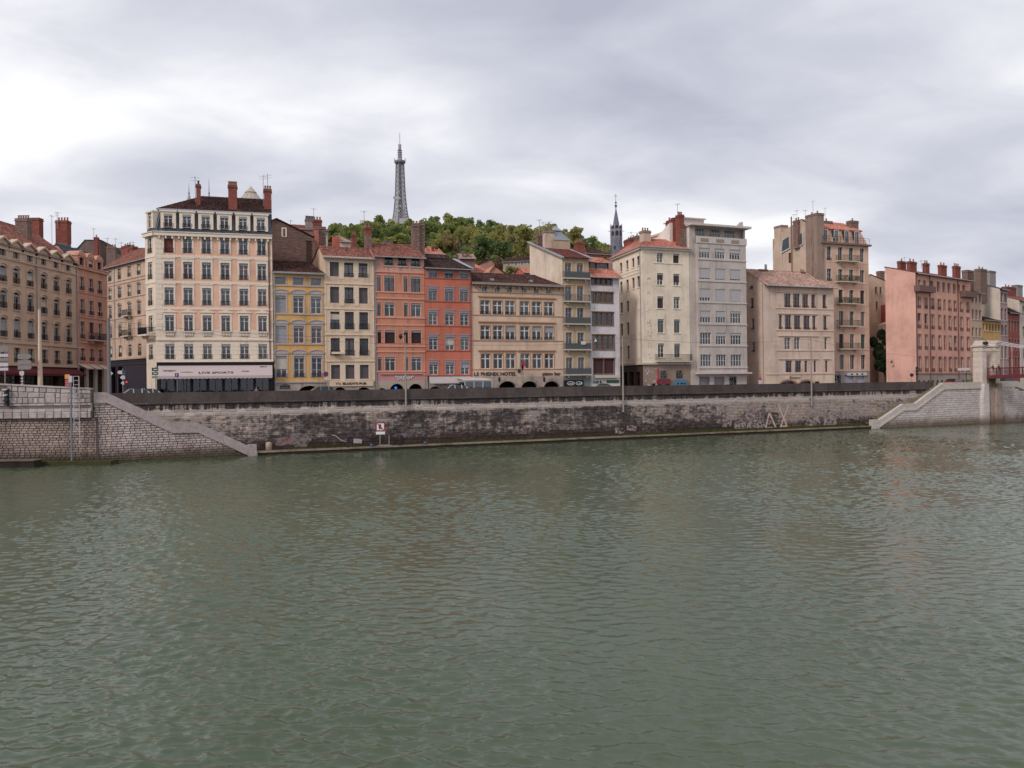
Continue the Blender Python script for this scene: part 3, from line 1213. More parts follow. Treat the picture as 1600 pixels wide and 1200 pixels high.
for c in range(6):
    ov[(3, c)] = dict(curtain=RN.choice((None, REDC)), mode=2, rail=None)
grid(h, G5, cs, rws, [ST, dict(BI, hood='flat'), dict(BI, hood='flat'), dict(ST, hood='ped'), dict(ST, sur=None, kind='case')], ov)
zc = G5.z(337, 366.0)
zf = G5.z(337, 526.5)     # below the balustrades
zg = G5.z(337, 564.5)
zq = .0
s0p = 0.95
h.panel(G5, s0p, E5 - .25, zf + .9, zc, PEACH5)
h.panel(G5, 0, s0p, zf + .9, zc, STONE5)
h.panel(G5, E5 - .25, E5, zf + .9, zc, STONE5)
h.panel(G5, 0, E5, zg, zf + .9, STONE5)
# flat stone panels round the top floor and bands
for z in (rws[0][0] - .55, rws[1][0] - .55, rws[2][0] - .55):
    h.band(G5, 0, E5, z, .28, .06, STTR)
h.band(G5, 0, E5, zf - .45, .22, .14, STTR)
h.band(G5, 0, E5, rws[0][1] + .32, .22, .05, STTR)
h.band(G5, -.1, E5, zc - .42, .42, .35, STTR, 'cornice')
for i in range(18):
    x = .5 + (E5 - 1) * i / 17
    h.put('cornice_bracket', box_mesh('cornice_bracket', STTR, -.09, .09, -.3, .0, -.35, -.005), G5, x, -.002, zc - .42)
# quoin stones at the corner
for i in range(26):
    z = zf + .95 + i * .62
    if z > zc - 1.0:
        break
    w = .95 if i % 2 else .72
    h.put('quoin', box_mesh('quoin', STTR, 0, w, -.05, .0, 0, .56), G5, .02, -.002, z)
    # stone courses of the lower floor
for i in range(7):
    z = zg + .35 + i * .5
    segs = []
    xs = [0] + [v for a, b in cs for v in (a - .02, b + .02)] + [E5]
    inwin = rws[4][0] - .1 < z < rws[4][1] + .1
    for k in range(0, len(xs), 2):
        if inwin:
            h.put('ashlar_course', box_mesh('ashlar_course', STTR, 0, xs[k + 1] - xs[k], -.035, .0, 0, .455), G5, xs[k], -.002, z)
    if not inwin and z + .46 < zf - .5:
        h.put('ashlar_course', box_mesh('ashlar_course', STTR, 0, E5, -.035, .0, 0, .455), G5, 0, -.002, z)
# balustrades under the first floor windows
bal = MB().lathe([(.05, 0), (.085, .12), (.05, .3), (.045, .38), (.06, .45)], 6)
balm = bal.mesh('baluster', STTR)
for a, b in cs:
    zb = rws[3][0] - .58
    for i in range(6):
        h.put('baluster', balm, G5, a + (b - a) * (i + .5) / 6, -.08, zb)
    h.put('balustrade_rail', box_mesh('balustrade_rail', STTR, -.05, b - a + .05, -.17, .0, 0, .1), G5, a, -.002, zb + .452)
    h.part('balustrade_shade_sheet', MB().box(a, b, -.002, -.0005, zb, zb + .45), mat_plain('painted_shade_grey', (.10, .09, .08), .9), G5)  # flat dark sheet on the wall, shade between the balusters put into its colour
# mansard
zm = G5.z(337, 329.5)
MANS = mat_plain('mansard_slate', lin(84, 94, 108), .5, 0, .25, 4)
m = MB()
m.quad((0, .25, zc + .1), (E5, .25, zc + .1), (E5 - .1, .95, zm), (.3, .95, zm))
m.quad((0, .25, zc + .1), (.3, .95, zm), (.3, 11, zm), (0, 11, zc + .1))
m.quad((E5, .25, zc + .1), (E5, 11, zc + .1), (E5 - .1, 11, zm), (E5 - .1, .95, zm))
mo = h.part('mansard', m, MANS, G5)
azs = levels(G5, [(337, 357.5)], 337)[0]
acols = [(G5.s(c, 345) - .5, G5.s(c, 345) + .5) for c in (262.8, 292, 321.5, 350.5, 379.5, 407.5)]
for i, (a, b) in enumerate(acols):
    o = h.win(G5, a, b, azs[0], azs[1], kind='case1', fm=WHITE, curtain=(REDC, VOILE, VOILE, None, VOILE, VOILE)[i], mode=0, rec=.12, hole=False, room=True,
              rail=IRON, railh=.5, box=GREYP)
    m = MB()
    m.box(a - .38, a, -.02, 1.2, azs[0] - .1, azs[1] + .25)
    m.box(b, b + .38, -.02, 1.2, azs[0] - .1, azs[1] + .25)
    m.box(a, b, -.02, 1.2, azs[1], azs[1] + .25)
    m.box(a - .5, b + .5, -.14, 1.3, azs[1] + .253, azs[1] + .43)
    h.part('dormer', m, STTR, G5)
h.part('roof_gutter', MB().box(.1, E5, .6, .85, zm - .03, zm + .16), ZINC, G5)
# tiled upper roof with a hip on the left
zr = G5.back(5.5).z(360, 307.5)
m = MB()
tile_sheet(m, (.1, .7, zm + .1), (E5, .7, zm + .1), (E5, 6.0, zr), (5.2, 6.0, zr))
tile_sheet(m, (.1, 11, zm + .1), (.1, .7, zm + .1), (5.2, 6.0, zr), (5.2, 6.05, zr))
m.quad((E5, 6, zr), (5.2, 6, zr), (.1, 11.5, zm), (E5, 11.5, zm))
h.roof_o = h.part('roof', m, TILE_BROWN, G5)
h.poly(G5, [(E5, 0, BASE), (E5, 11.5, BASE), (E5, 11.5, zm), (E5, 6, zr - .1), (E5, .7, zm), (E5, .3, zc), (E5, 0, zc)], PEACH5)
# chamfered corner with its own windows
CH = 2.45
G5c = Frame((G5.A.x - .78 * CH, G5.A.y + .626 * CH), math.atan2(-.626, .78))
cc = (.72, 1.72)
for r, (z0, z1) in enumerate(rws):
    h.win(G5c, cc[0], cc[1], z0, z1, kind='case1', fm=WHITE, sur=STTR, rail=IRON, railh=.6, curtain=RN.choice((VOILE, REDC)), box=GREYP)
h.panel(G5c, 0, CH, zg, zc, STONE5)
for z in (rws[0][0] - .55, rws[1][0] - .55, rws[2][0] - .55, zf - .45):
    h.band(G5c, 0, CH, z, .25, .06, STTR)
h.band(G5c, -.1, CH, zc - .42, .42, .35, STTR, 'cornice')
h.part('mansard_side', MB().quad((-.1, .2, zc + .1), (CH, .2, zc + .1), (CH, .9, zm), (.2, .9, zm)), MANS, G5c)
h.win(G5c, .75, 1.65, azs[0], azs[1], kind='case1', fm=WHITE, curtain=CREAMC, rec=.12, hole=False)
m = MB()
m.box(.4, .75, -.02, 1.0, azs[0] - .1, azs[1] + .25).box(1.65, 2.0, -.02, 1.0, azs[0] - .1, azs[1] + .25).box(.3, 2.1, -.12, 1.0, azs[1] + .253, azs[1] + .43)
h.part('dormer', m, STTR, G5c)
bo = h.balcony(G5c, .1, CH - .1, rws[3][0] - .4, 1.2, IRON, STTR, .9, True)
# back walls
p0, p1 = Vector((*G5c.A, 0)), Vector((*G5.pt(0), 0))
bk = G5.pt(2.5, -12)
h.walls.setdefault(('wall', PEACH5.name), (MB(), PEACH5))[0].poly(
    [(p0.x, p0.y, BASE), (bk[0], bk[1], BASE), (bk[0], bk[1], zm), (p0.x, p0.y, zc)], h.inv)
# ground floor: dark terrace behind a printed awning
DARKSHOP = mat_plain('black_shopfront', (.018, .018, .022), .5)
n = 7
for i in range(n):
    a = .35 + (E5 - .7) * i / n
    h.win(G5, a, a + (E5 - .7) / n - .22, BASE + .15, zg - 1.1, kind='shop', fm=DARKW, rec=.3, curtain=None)
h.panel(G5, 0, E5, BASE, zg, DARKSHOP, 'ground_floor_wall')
h.panel(G5c, 0, CH, BASE, zg, STONE5, 'ground_floor_wall')
h.band(G5, 0, E5, zg - .1, .3, .3, STTR, 'shop_cornice')
AWN = mat_plain('white_canvas', lin(184, 168, 164), .8, 0, .08)
Ga = G5.back(-2.2)
za, zb_ = Ga.z(337, 573.5), Ga.z(337, 587)
awning(h, G5, G5.s(250, 580) - .2, E5 - .15, za + .25, za + .25 - zb_, 2.2, AWN, .38)
INK = mat_plain('print_ink', (.05, .04, .04), .7)
Gaw = Frame(G5.pt(0, 2.26), G5.ang)


def printed(text, x0, x1, y0, y1, bold=.0, mat=INK):
    """lettering lying on the sloped awning cloth"""
    Gm = G5.back(-1.3)
    a, b = Gm.s(x0, y1), Gm.s(x1, y1)
    hgt = (y1 - y0) * 104 / F
    me = text_mesh(text, b - a, hgt * 1.25, mat, bold, .004)
    zz = (za + .25) - (za + .25 - zb_) * 1.0
    sl = math.atan2(2.2, za + .25 - zb_)
    tt = ((y1 - 573.5) / 13.5)
    M = h.rel(G5) @ Matrix.Translation((a, -2.2 * tt - .02, za + .27 - (za + .25 - zb_) * tt)) @ Matrix.Rotation(-sl, 4, 'X')
    link('lettering', me, h.root, M)


printed('LIVE SPORTS', 311, 365, 579.5, 584.5, .02)
printed('WHISKY', 254, 275, 577.5, 581.5, .02)
printed('KANTERBRAU', 282, 301, 580.5, 583, .0)
printed('FOOD', 378, 389, 579.5, 582.5, .02)
printed('MENU', 406, 417, 573.9, 576.5, .02)
h.pipe(G5, G5.s(421, 480), zg + .2, zc - .4, mat_plain('copper_pipe', lin(120, 66, 46), .6), .07)
Gc = G5.back(3.0)
h.chimney(G5.back(2.6), 306.5, 312.8, 288.5, zm - .2, BRICK, .9, 1, IRON)
h.chimney(G5.back(1.4), 356.5, 370, 289.5, zm - .3, BRICK, 1.0, 5)
h.chimney(G5.back(2.2), 412.5, 424, 296, zm - .3, BRICK, 1.2, 3)
for p_, y_ in ((304.5, 275), (411, 273), (418, 271)):
    h.aerial(Gc, p_, y_, zm, 2)
h.finish()

# cone roof and finials of the building behind
GCONE = Frame((at(390, 500, 132).x, 132), rad(16))
h = House('rear_tower', 'round tower with pale ribbed conical roof behind the big corner building', GCONE, 'tower')
zt, zb2 = at(391, 288, 132).z, at(391, 312, 132).z
LEADC = mat_plain('pale_lead', lin(176, 166, 150), .6, 0, .2)
m = MB()
m.lathe([(2.6, zb2 - 1), (.8, zt - 1.15), (.95, zt - 1.1), (.02, zt)], 14, (.4, 1))
for i in range(14):
    a = 2 * math.pi * (i + .5) / 14
    m.tube((.4 + 2.6 * math.cos(a), 1 + 2.6 * math.sin(a), zb2 - 1), (.4 + .8 * math.cos(a), 1 + .8 * math.sin(a), zt - 1.15), .05, n=4)
h.part('roof', m, LEADC, GCONE)
h.part('wall', MB().lathe([(2.3, BASE), (2.3, zb2 - .9)], 14, (.4, 1)), STONE5, GCONE)
h.finish()
for px_, yt, lab in ((295, 286, 'thin grey roof spike left of the leftmost red chimney of the mansard building'),
                     (326.3, 278.5, 'taller grey roof spike between two red chimneys of the mansard building')):
    p = at(px_, yt, 126)
    zb2 = at(px_, 312, 126).z
    o = link('roof_spike', MB().lathe([(.35, 6 - p.z), (.35, zb2 - p.z), (.1, zb2 - p.z + .8), (.16, zb2 - p.z + 1.0), (.07, zb2 - p.z + 1.3), (.015, 0)], 8).mesh('roof_spike', ZINC))
    o.location = p
    tag(o, lab, 'spike')

# ================================================================= stone gable and house behind the yellow house
G6 = LF(427).back(14)
h = House('rear_house', 'rough brown stone gable wall with one small window behind the yellow house', G6)
a, b = G6.s(424, 400), G6.s(502, 400)
gx = G6.s(431, 345)
zt, zr_ = G6.z(431, 343), G6.z(488, 371)
xr = G6.s(488, 371)
w0, w1 = G6.s(441.5, 362), G6.s(446.5, 362)
h.win(G6, w0, w1, G6.z(444, 370), G6.z(444, 357), kind='pane', sur=STTR, curtain=VOILE, hole=False, rec=-.03, room=False)
h.poly(G6, [(a, 0, BASE), (xr, 0, BASE), (xr, 0, zr_), (gx, 0, zt), (a, 0, zt - .3)], GABLE)
h.poly(G6, [(xr, 0, BASE), (xr, 9, BASE), (xr, 9, zr_), (xr, 0, zr_)], GABLE)
m = MB()
tile_sheet(m, (xr + .3, -.3, zr_), (xr + .3, 9, zr_), (gx, 9, zt + .15), (gx, -.3, zt + .15))
m.quad((gx, -.3, zt + .15), (gx, 9, zt + .15), (a - 3, 9, zt - 1.5), (a - 3, -.3, zt - 1.5))
h.roof_o = h.part('roof', m, TILE_RED, G6)
h.aerial(G6.back(2), 454.5, 343, zt - 2, 1)
h.finish()

G7 = LF(455).back(22)
h = House('rear_house', 'cream walled house with low red roof and clustered chimneys behind the brown gable', G7)
CRW = mat_plaster('rear_cream_render', lin(214, 196, 178), .3)
a, b = G7.s(462, 370), G7.s(512, 370)
ze = G7.z(490, 358.5)
h.panel(G7, a, b, BASE, ze, CRW)
h.body(G7, a, b, ze, 9, CRW, 4.5, ze + 1.2)
h.roof(G7, a, b, ze, 9, 4.5, ze + 1.3, TILE_RED, hipr=2.0)
h.chimney(G7.back(1), 478, 491, 342.5, ze - 1, mat_plaster('grey_stack', lin(150, 138, 128), .4), 1.0, 5, IRON)
h.chimney(G7.back(-3), 490, 503, 344, ze - 6, BRICK, 1.0, 3, POT)
h.chimney(G7.back(-6), 498, 509, 355, ze - 9, RUBBLE, 1.2, 0)
h.chimney(G7.back(-7), 491.5, 497.5, 355, ze - 9, mat_plain('salmon_flue', lin(178, 104, 84), .8), .6, 0)
h.chimney(G7.back(-8), 478, 492, 373, ze - 10, RUBBLE, 1.2, 0)
h.aerial(G7.back(-2), 490.5, 324.5, ze, 1)
h.finish()

G7b = LF(515).back(40)
h = House('rear_house', 'small orange walled house with grey tile roof behind the cream pub house', G7b)
ORW = mat_plaster('orange_rear_render', lin(190, 96, 70), .3)
a, b, c = G7b.s(519, 380), G7b.s(531, 380), G7b.s(548, 380)
z1 = G7b.z(525, 369.5)
z2 = G7b.z(540, 377)
h.panel(G7b, a, b, BASE, z1, ORW)
h.poly(G7b, [(b, 0, BASE), (c, 0, BASE), (c, 0, z2), (b, 0, z2)], CRW)
h.poly(G7b, [(a, 0, z1), (b, 0, z1), (b, 6, z1), (a, 6, z1)], ORW)
h.roof(G7b, b, c, z2, 7, 3.5, z2 + 1.4, TILE_PALE, hipr=1.2)
h.chimney(G7b.back(-12), 550.5, 557, 366.5, z2 - 8, BRICK, 1.0, 2)
h.finish()

# ================================================================= yellow house
YEL = mat_plaster('yellow_render', lin(218, 166, 78, 1.0), .3)
GREYTR = mat_plain('grey_lilac_trim', lin(176, 164, 160), .85)
ASHLAR = mat_plaster('grey_ashlar', lin(172, 158, 142), .5)
G8 = LF(428)
h = House('townhouse', 'yellow house with grey curved window pediments and dark tile roof', G8, group='row of riverside townhouses')
E8 = G8.s(506.5)
cc = [(438.6, 8.1), (466.4, 8.0), (493.9, 8.0)]
cs8 = [(G8.s(c, 475) - .66, G8.s(c, 475) + .66) for c, _ in cc]
rws = levels(G8, [(434, 445.3), (462.5, 489.5), (509.4, 536.3), (556.3, 590)], 466)
ST = dict(kind='case', fm=WHITE, sur=GREYTR, hood='seg', sw=.18, sill=False, box=BLINDG)
grid(h, G8, cs8, rws, [dict(kind='pane', fm=GREYP, sur=GREYTR, sw=.15, curtain=VOILE), ST, ST, dict(ST, rail=IRON, railh=.55)],
     {(1, 0): dict(kind='shut', fm=BLINDG), (1, 1): dict(curtain=None), (1, 2): dict(curtain=VOILE, mode=0), (2, 0): dict(blind=.97, bmat=BLINDG),
      (2, 1): dict(curtain=PINKC, mode=1), (2, 2): dict(curtain=PINKC, mode=1)})
ze, zg = G8.z(466, 425.5), G8.z(466, 597)
h.panel(G8, 0, E8, zg, ze, YEL)
for z in (rws[0][0] - .2, rws[1][0] - .2, rws[2][0] - .2):
    h.band(G8, 0, E8, z, .16, .1, GREYTR)
h.band(G8, 0, E8, ze - .25, .25, .25, GREYTR, 'cornice')
h.roof(G8, 0, E8, ze, 12, 4.5, G8.back(4.5).z(460, 409.5), TILE_BROWN, hipr=1.2)
h.body(G8, 0, E8, ze, 12, YEL, 4.5, ze)
# low stone ground floor with arch
aa, ab = G8.s(464, 605), G8.s(503, 605)
h.win(G8, aa, ab, BASE + .1, G8.z(484, 602.5), kind='void', fm=DARKW, arch=1.3, rec=.4, curtain=None)
oa, ob = G8.s(437, 604), G8.s(453.5, 604)
h.win(G8, oa, ob, G8.z(445, 608), G8.z(445, 600.5), kind='pane', fm=IRON, rec=.25, arch=.25, curtain=None)
h.panel(G8, 0, E8, BASE, zg, ASHLAR, 'ground_floor_wall')
h.band(G8, 0, E8, zg - .08, .18, .14, GREYTR)
h.pipe(G8, .12, BASE, ze, GREYP, .07)
h.finish()

# ================================================================= cream house with the pub
CRE9 = mat_plaster('sand_render', lin(214, 186, 152, 1.0), .25)
CRT9 = mat_plain('sand_trim', lin(222, 198, 166), .85)
G9 = LF(507.3)
h = House('townhouse', 'cream panelled house with dark rectangular windows above the pub sign', G9, group='row of riverside townhouses')
E9 = G9.s(585)
cs = [(G9.s(c, 470) - .60, G9.s(c, 470) + .60) for c in (523, 545.6, 568)]
rws = levels(G9, [(410.3, 432.5), (448.8, 473.8), (487.3, 514.4), (528.4, 555.3), (570, 592)], 545)
ST = dict(kind='plainc', fm=DARKW, sur=CRT9, sw=.12, rail=IRON, railh=.5, box=BLINDB, proud=.03)
SH = dict(kind='shut', fm=mat_plain('slate_blind', lin(92, 88, 92), .7), rail=None, box=None)
grid(h, G9, cs, rws, [ST, ST, dict(ST, railh=.75), dict(ST, railh=.7), dict(ST, rail=None)],
     {(0, 0): SH, (1, 0): SH, (1, 2): SH, (4, 0): SH, (4, 1): SH, (4, 2): SH, (0, 1): dict(curtain=VOILE, mode=0), (0, 2): dict(curtain=VOILE, mode=3), (3, 1): dict(curtain=CREAMC, mode=1)})
ze, zg = G9.z(545, 401.5), G9.z(545, 594)
h.panel(G9, 0, E9, zg, ze, CRE9)
for y_ in (444.5, 483.8, 523.8, 565):
    h.band(G9, 0, E9, G9.z(545, y_), .16, .1, CRT9)
h.band(G9, -.1, E9, ze - .3, .3, .28, CRT9, 'cornice')
h.band(G9, 0, E9, G9.z(545, 407), .1, .06, CRT9)
# vertical pilaster strips between the windows
for x in [.12] + [(cs[i][1] + cs[i + 1][0]) / 2 for i in range(2)] + [E9 - .12]:
    for r in range(5):
        z0, z1 = rws[r][0] - .35, rws[r][1] + .25
        h.put('pilaster_strip', box_mesh('pilaster_strip', CRT9, -.3 if .2 < x < E9 - .2 else -.1, .3 if .2 < x < E9 - .2 else .1, -.04, 0, 0, z1 - z0), G9, x, -.002, z0)
h.roof(G9, 0, E9, ze, 12, 3.6, G9.back(3.6).z(545, 388), TILE_RED, over=.5)
h.body(G9, 0, E9, ze, 12, CRE9, 3.6, G9.back(3.6).z(545, 388))
for x0_, x1_ in ((519, 543), (556, 581)):
    h.win(G9, G9.s(x0_, 607), G9.s(x1_, 607), BASE + .1, G9.z((x0_ + x1_) / 2, 605), kind='void', fm=DARKW, arch=1.0, rec=.4, curtain=None)
h.panel(G9, 0, E9, BASE, zg, ASHLAR, 'ground_floor_wall')
SIGNB = mat_plain('cream_board', lin(214, 186, 150), .7)
h.part('sign_board', MB().box(G9.s(515, 600), G9.s(583, 600), -.16, -.001, G9.z(545, 603.4), G9.z(545, 595)), SIGNB, G9)
h.lettering(G9, "ELODY'S PUB", 535, 572, 597.3, 601, INK, .18, .04)
h.lettering(G9, "V'o", 524, 532, 597, 601.5, mat_plain('sign_red', lin(110, 40, 36), .6), .18, .0)
h.part('planter', MB().box(G9.s(518, 552), G9.s(537.5, 552), -.75, -.05, G9.z(528, 553.4), G9.z(528, 550)), CRT9, G9)
h.chimney(G9.back(3.0), 571.5, 580.5, 356, ze - .5, RUBBLE, 1.1, 0, cap=False)
h.chimney(G9.back(2.99), 571.5, 580.5, 355, G9.back(3).z(576, 366), BRICK, 1.12, 2)
h.aerial(G9.back(4), 569.5, 328.5, ze, 1)
h.finish()

# ================================================================= orange house
ORA = mat_plaster('orange_render', lin(202, 130, 96, 1.0), .35)
ORT = mat_plain('light_orange_trim', lin(214, 146, 116), .85)
PINKU = mat_plaster('pink_render', lin(208, 150, 130, 1.0), .35)
G10 = LF(586)
h = House('townhouse', 'orange house with paired wide and narrow windows and pink sign band', G10, group='row of riverside townhouses')
E10 = G10.s(663.8)
pat = [(588.7, 595), (600.3, 616.2), (630.4, 636.8), (641.5, 657.2)]
cs = spans(G10, pat, 445)
atc = spans(G10, [(601.2, 613.9), (622, 634.7), (642.5, 655.7)], 408)
rws = levels(G10, [(431.3, 455.6), (473, 494.4), (516, 536.5), (557.5, 579.4)], 625)
ra = levels(G10, [(401.8, 415.8)], 628)[0]
for i, (a, b) in enumerate(atc):
    h.win(G10, a, b, *ra, kind='case', fm=DARKW, sill=True, curtain=(None, None, VOILE)[i], rail=IRON, railh=.3)
BRN = mat_plain('red_brown_frame', lin(96, 52, 44), .6)
NAR = dict(kind='pane', fm=BRN, sur=ORT, sw=.12, proud=.035)
WID = dict(kind='case1', fm=BRN, sur=ORT, sw=.12, proud=.035)
SHB = dict(kind='shut', fm=mat_plain('plum_blind', lin(62, 44, 46), .7), box=BLINDG)
for r in range(4):
    for c in range(4):
        kw = dict(NAR if c % 2 == 0 else WID)
        if r == 2:
            kw.update(SHB)
        else:
            kw['box'] = BLINDG
            kw['curtain'] = VOILE if r == 0 or (r == 1 and c > 1) else RN.choice((None, VOILE))
            kw['mode'] = 0 if r == 0 else 1
            if r > 0:
                kw['fm'] = WHITE if c % 2 else GREYP
        h.win(G10, cs[c][0], cs[c][1], *rws[r], **kw)
ze, zp, zg = G10.z(625, 400), G10.z(625, 581), G10.z(625, 595)
zat = G10.z(625, 425)
h.panel(G10, 0, E10, zat, ze, PINKU)
h.panel(G10, 0, E10, zp, zat, ORA)
h.panel(G10, 0, E10, zg, zp, mat_plaster('rose_render', lin(196, 134, 128), .3), 'sign_band')
for y_ in (426.5, 458, 467.5, 497.5, 508.8, 542, 550.6, 581.5):
    h.band(G10, 0, E10, G10.z(625, y_), .2, .09, ORT)
h.roof(G10, 0, E10, ze, 13, 5.0, G10.back(5).z(625, 383.5), TILE_RED, over=.6)
h.body(G10, 0, E10, ze, 13, PINKU, 5, G10.back(5).z(625, 383.5))
for (x0_, x1_, yt, rs) in ((591, 603.2, 606.2, .45), (608.2, 632.3, 599.5, 1.2), (637.5, 661.5, 599.5, 1.2)):
    h.win(G10, G10.s(x0_, 606), G10.s(x1_, 606), BASE + .1, G10.z((x0_ + x1_) / 2, yt), kind='void', fm=IRON, arch=rs, rec=.5, curtain=None,
          sur=ASHLAR, sw=.28, proud=.04)
h.panel(G10, 0, E10, BASE, zg, ASHLAR, 'ground_floor_wall')
h.lettering(G10, '"DREAM"', 617, 646, 587, 593, WHITE, .05, .03)
h.part('sign_rail', MB().box(G10.s(594, 584), G10.s(660, 584), -.2, -.001, G10.z(625, 584.8), G10.z(625, 583.6)), ORT, G10)
st = MB()
sp = G10.hit(619.3, 606)
pts = []
for i in range(10):
    a = math.pi / 2 + i * math.pi / 5
    r_ = .26 if i % 2 == 0 else .11
    pts.append((sp[0] + r_ * math.cos(a), sp[1] + r_ * math.sin(a)))
st.prism(pts, .3, .36)
mstar, tt_, bs = new_mat('blue_neon')
bs.inputs['Base Color'].default_value = (.02, .15, .6, 1)
bs.inputs['Emission Color'].default_value = (.03, .25, .9, 1)
bs.inputs['Emission Strength'].default_value = .8
h.part('neon_star', st, mstar, G10)
h.chimney(G10.back(3.5), 646, 655.5, 350.5, ze, RUBBLE, 1.3, 2)
h.chimney(G10.back(3.8), 655.3, 663.5, 349, ze, RUBBLE, 1.6, 1)
h.chimney(G10.back(6), 643.2, 646, 376, ze, BRICK, .5)
h.chimney(G10.back(7), 601, 613.5, 377.5, ze, RUBBLE, 1.0, 0)
h.pipe(G10, .05, BASE, ze, ZINC, .06)
h.finish()

# ================================================================= red house
RED = mat_plaster('red_render', lin(202, 106, 74, 1.0), .35)
REDT = mat_plain('dark_red_trim', lin(150, 78, 62), .85)
G11 = LF(664.5)
h = House('townhouse', 'brick red house with grey framed windows, slate roof and grey ground awning', G11, group='row of riverside townhouses')
E11 = G11.s(737)
ctr = (676.6, 702.3, 725.6)
cs = [(G11.s(c, 490) - .62, G11.s(c, 490) + .62) for c in ctr]
rws = levels(G11, [(424, 435), (452, 470.6), (488.5, 508), (526.5, 547), (566.5, 585)], 702)
GRF = mat_plain('lilac_grey_frame', lin(150, 142, 146), .7)
ST = dict(kind='case', fm=WHITE, sur=GRF, sw=.1, hood='flat', box=BLINDG)
grid(h, G11, cs, rws, [dict(kind='plainc', fm=GRF, sur=GRF, sw=.1, box=BLINDG), ST, ST, ST, ST],
     {(1, c): dict(curtain=VOILE, mode=0, fm=GRF) for c in range(3)})
ze, zg = G11.z(702, 418), G11.z(702, 588)
h.panel(G11, 0, E11, zg, ze, RED)
for y_ in (436.5, 472.5, 510.5, 549, 587.5):
    h.band(G11, 0, E11, G11.z(702, y_), .1, .06, REDT)
zr = G11.back(4).z(702, 405)
h.roof(G11, 0, E11, ze, 12, 4.0, zr, TILE_DARK, over=.6, hipl=.4, hipr=1.6)
h.part('upper_roof', MB().prismx([(3.6, zr), (4.6, zr + .75), (9, zr + .4), (9, zr - .6)], .8, E11 - 2.8), TILE_DARK, G11, parent=h.roof_o)
h.part('roof_flashing', MB().quad((E11 - .3, -.4, ze + .02), (E11 + .35, -.4, ze - .02), (E11 - .9, 4, zr + .12), (E11 - 1.6, 4, zr + .12)), ZINC, G11, parent=h.roof_o)
h.body(G11, 0, E11, ze, 12, RED, 4, ze)
for (x0_, x1_) in ((670, 689.5), (695, 716), (720, 735)):
    h.win(G11, G11.s(x0_, 606), G11.s(x1_, 606), BASE + .1, G11.z((x0_ + x1_) / 2, 604), kind='void', fm=DARKW, arch=.7, rec=.5, curtain=None)
h.panel(G11, 0, E11, BASE, zg, ASHLAR, 'ground_floor_wall')
GRAWN = mat_plain('grey_canvas', lin(172, 166, 160), .8)
awning(h, G11, .25, E11 + .3, G11.z(702, 588.5), .85, 1.3, GRAWN, .12)
h.pipe(G11, E11 - .1, BASE, ze, REDT, .07)
h.finish()
# ================================================================= hotel
HOT = mat_plaster('apricot_render', lin(214, 184, 154, 1.0), .25)
HOTT = mat_plain('ochre_stone_trim', lin(180, 136, 98), .85)
G12 = LF(737.3)
h = House('hotel', 'wide apricot hotel with white cross windows, stone arches and black name lettering', G12, 'hotel')
E12 = G12.s(879.5)
cols = [(750.6, 765.2), (770.2, 784.8), (789.8, 804.2), (812.6, 826.6), (831.4, 845.4), (850.4, 864.4)]
cs = spans(G12, cols, 480)
rws = levels(G12, [(470.6, 492.2), (509.4, 530.8), (552.5, 575.8)], 808)
atc = [(G12.s(c, 452) - .36, G12.s(c, 452) + .36) for c in (757, 777, 796, 819, 838, 857)]
ra = levels(G12, [(449.4, 457.4)], 808)[0]
for a, b in atc:
    h.win(G12, a, b, *ra, kind='plainc', fm=WHITE, curtain=RN.choice((None, VOILE)))
ST = dict(kind='cross', fm=WHITE, sur=HOTT, sw=.12, proud=.04)
grid(h, G12, cs, rws, [dict(ST, rail=IRON, railh=.42), dict(ST, rail=IRON, railh=.42), ST],
     {(0, 2): dict(curtain=VOILE, mode=0), (0, 3): dict(curtain=VOILE, mode=0)}, [None, CREAMC, VOILE, None])
ze, zg = G12.z(808, 443.5), G12.z(808, 588.5)
h.panel(G12, 0, E12, zg, ze, HOT)
for (x0_, x1_) in ((747, 807.3), (809, 868)):
    for y_ in (465.5, 504.3, 548.5):
        a, b = G12.s(x0_, y_), G12.s(x1_, y_)
        h.band(G12, a, b, G12.z(808, y_), .16, .16, HOTT, 'label_mould')
        h.band(G12, a + .1, b - .1, G12.z(808, y_) - .18, .17, .06, HOTT, 'label_mould')
for y_ in (458.7, 494, 532.8, 577.6):
    h.band(G12, 0, E12, G12.z(808, y_), .12, .08, HOTT)
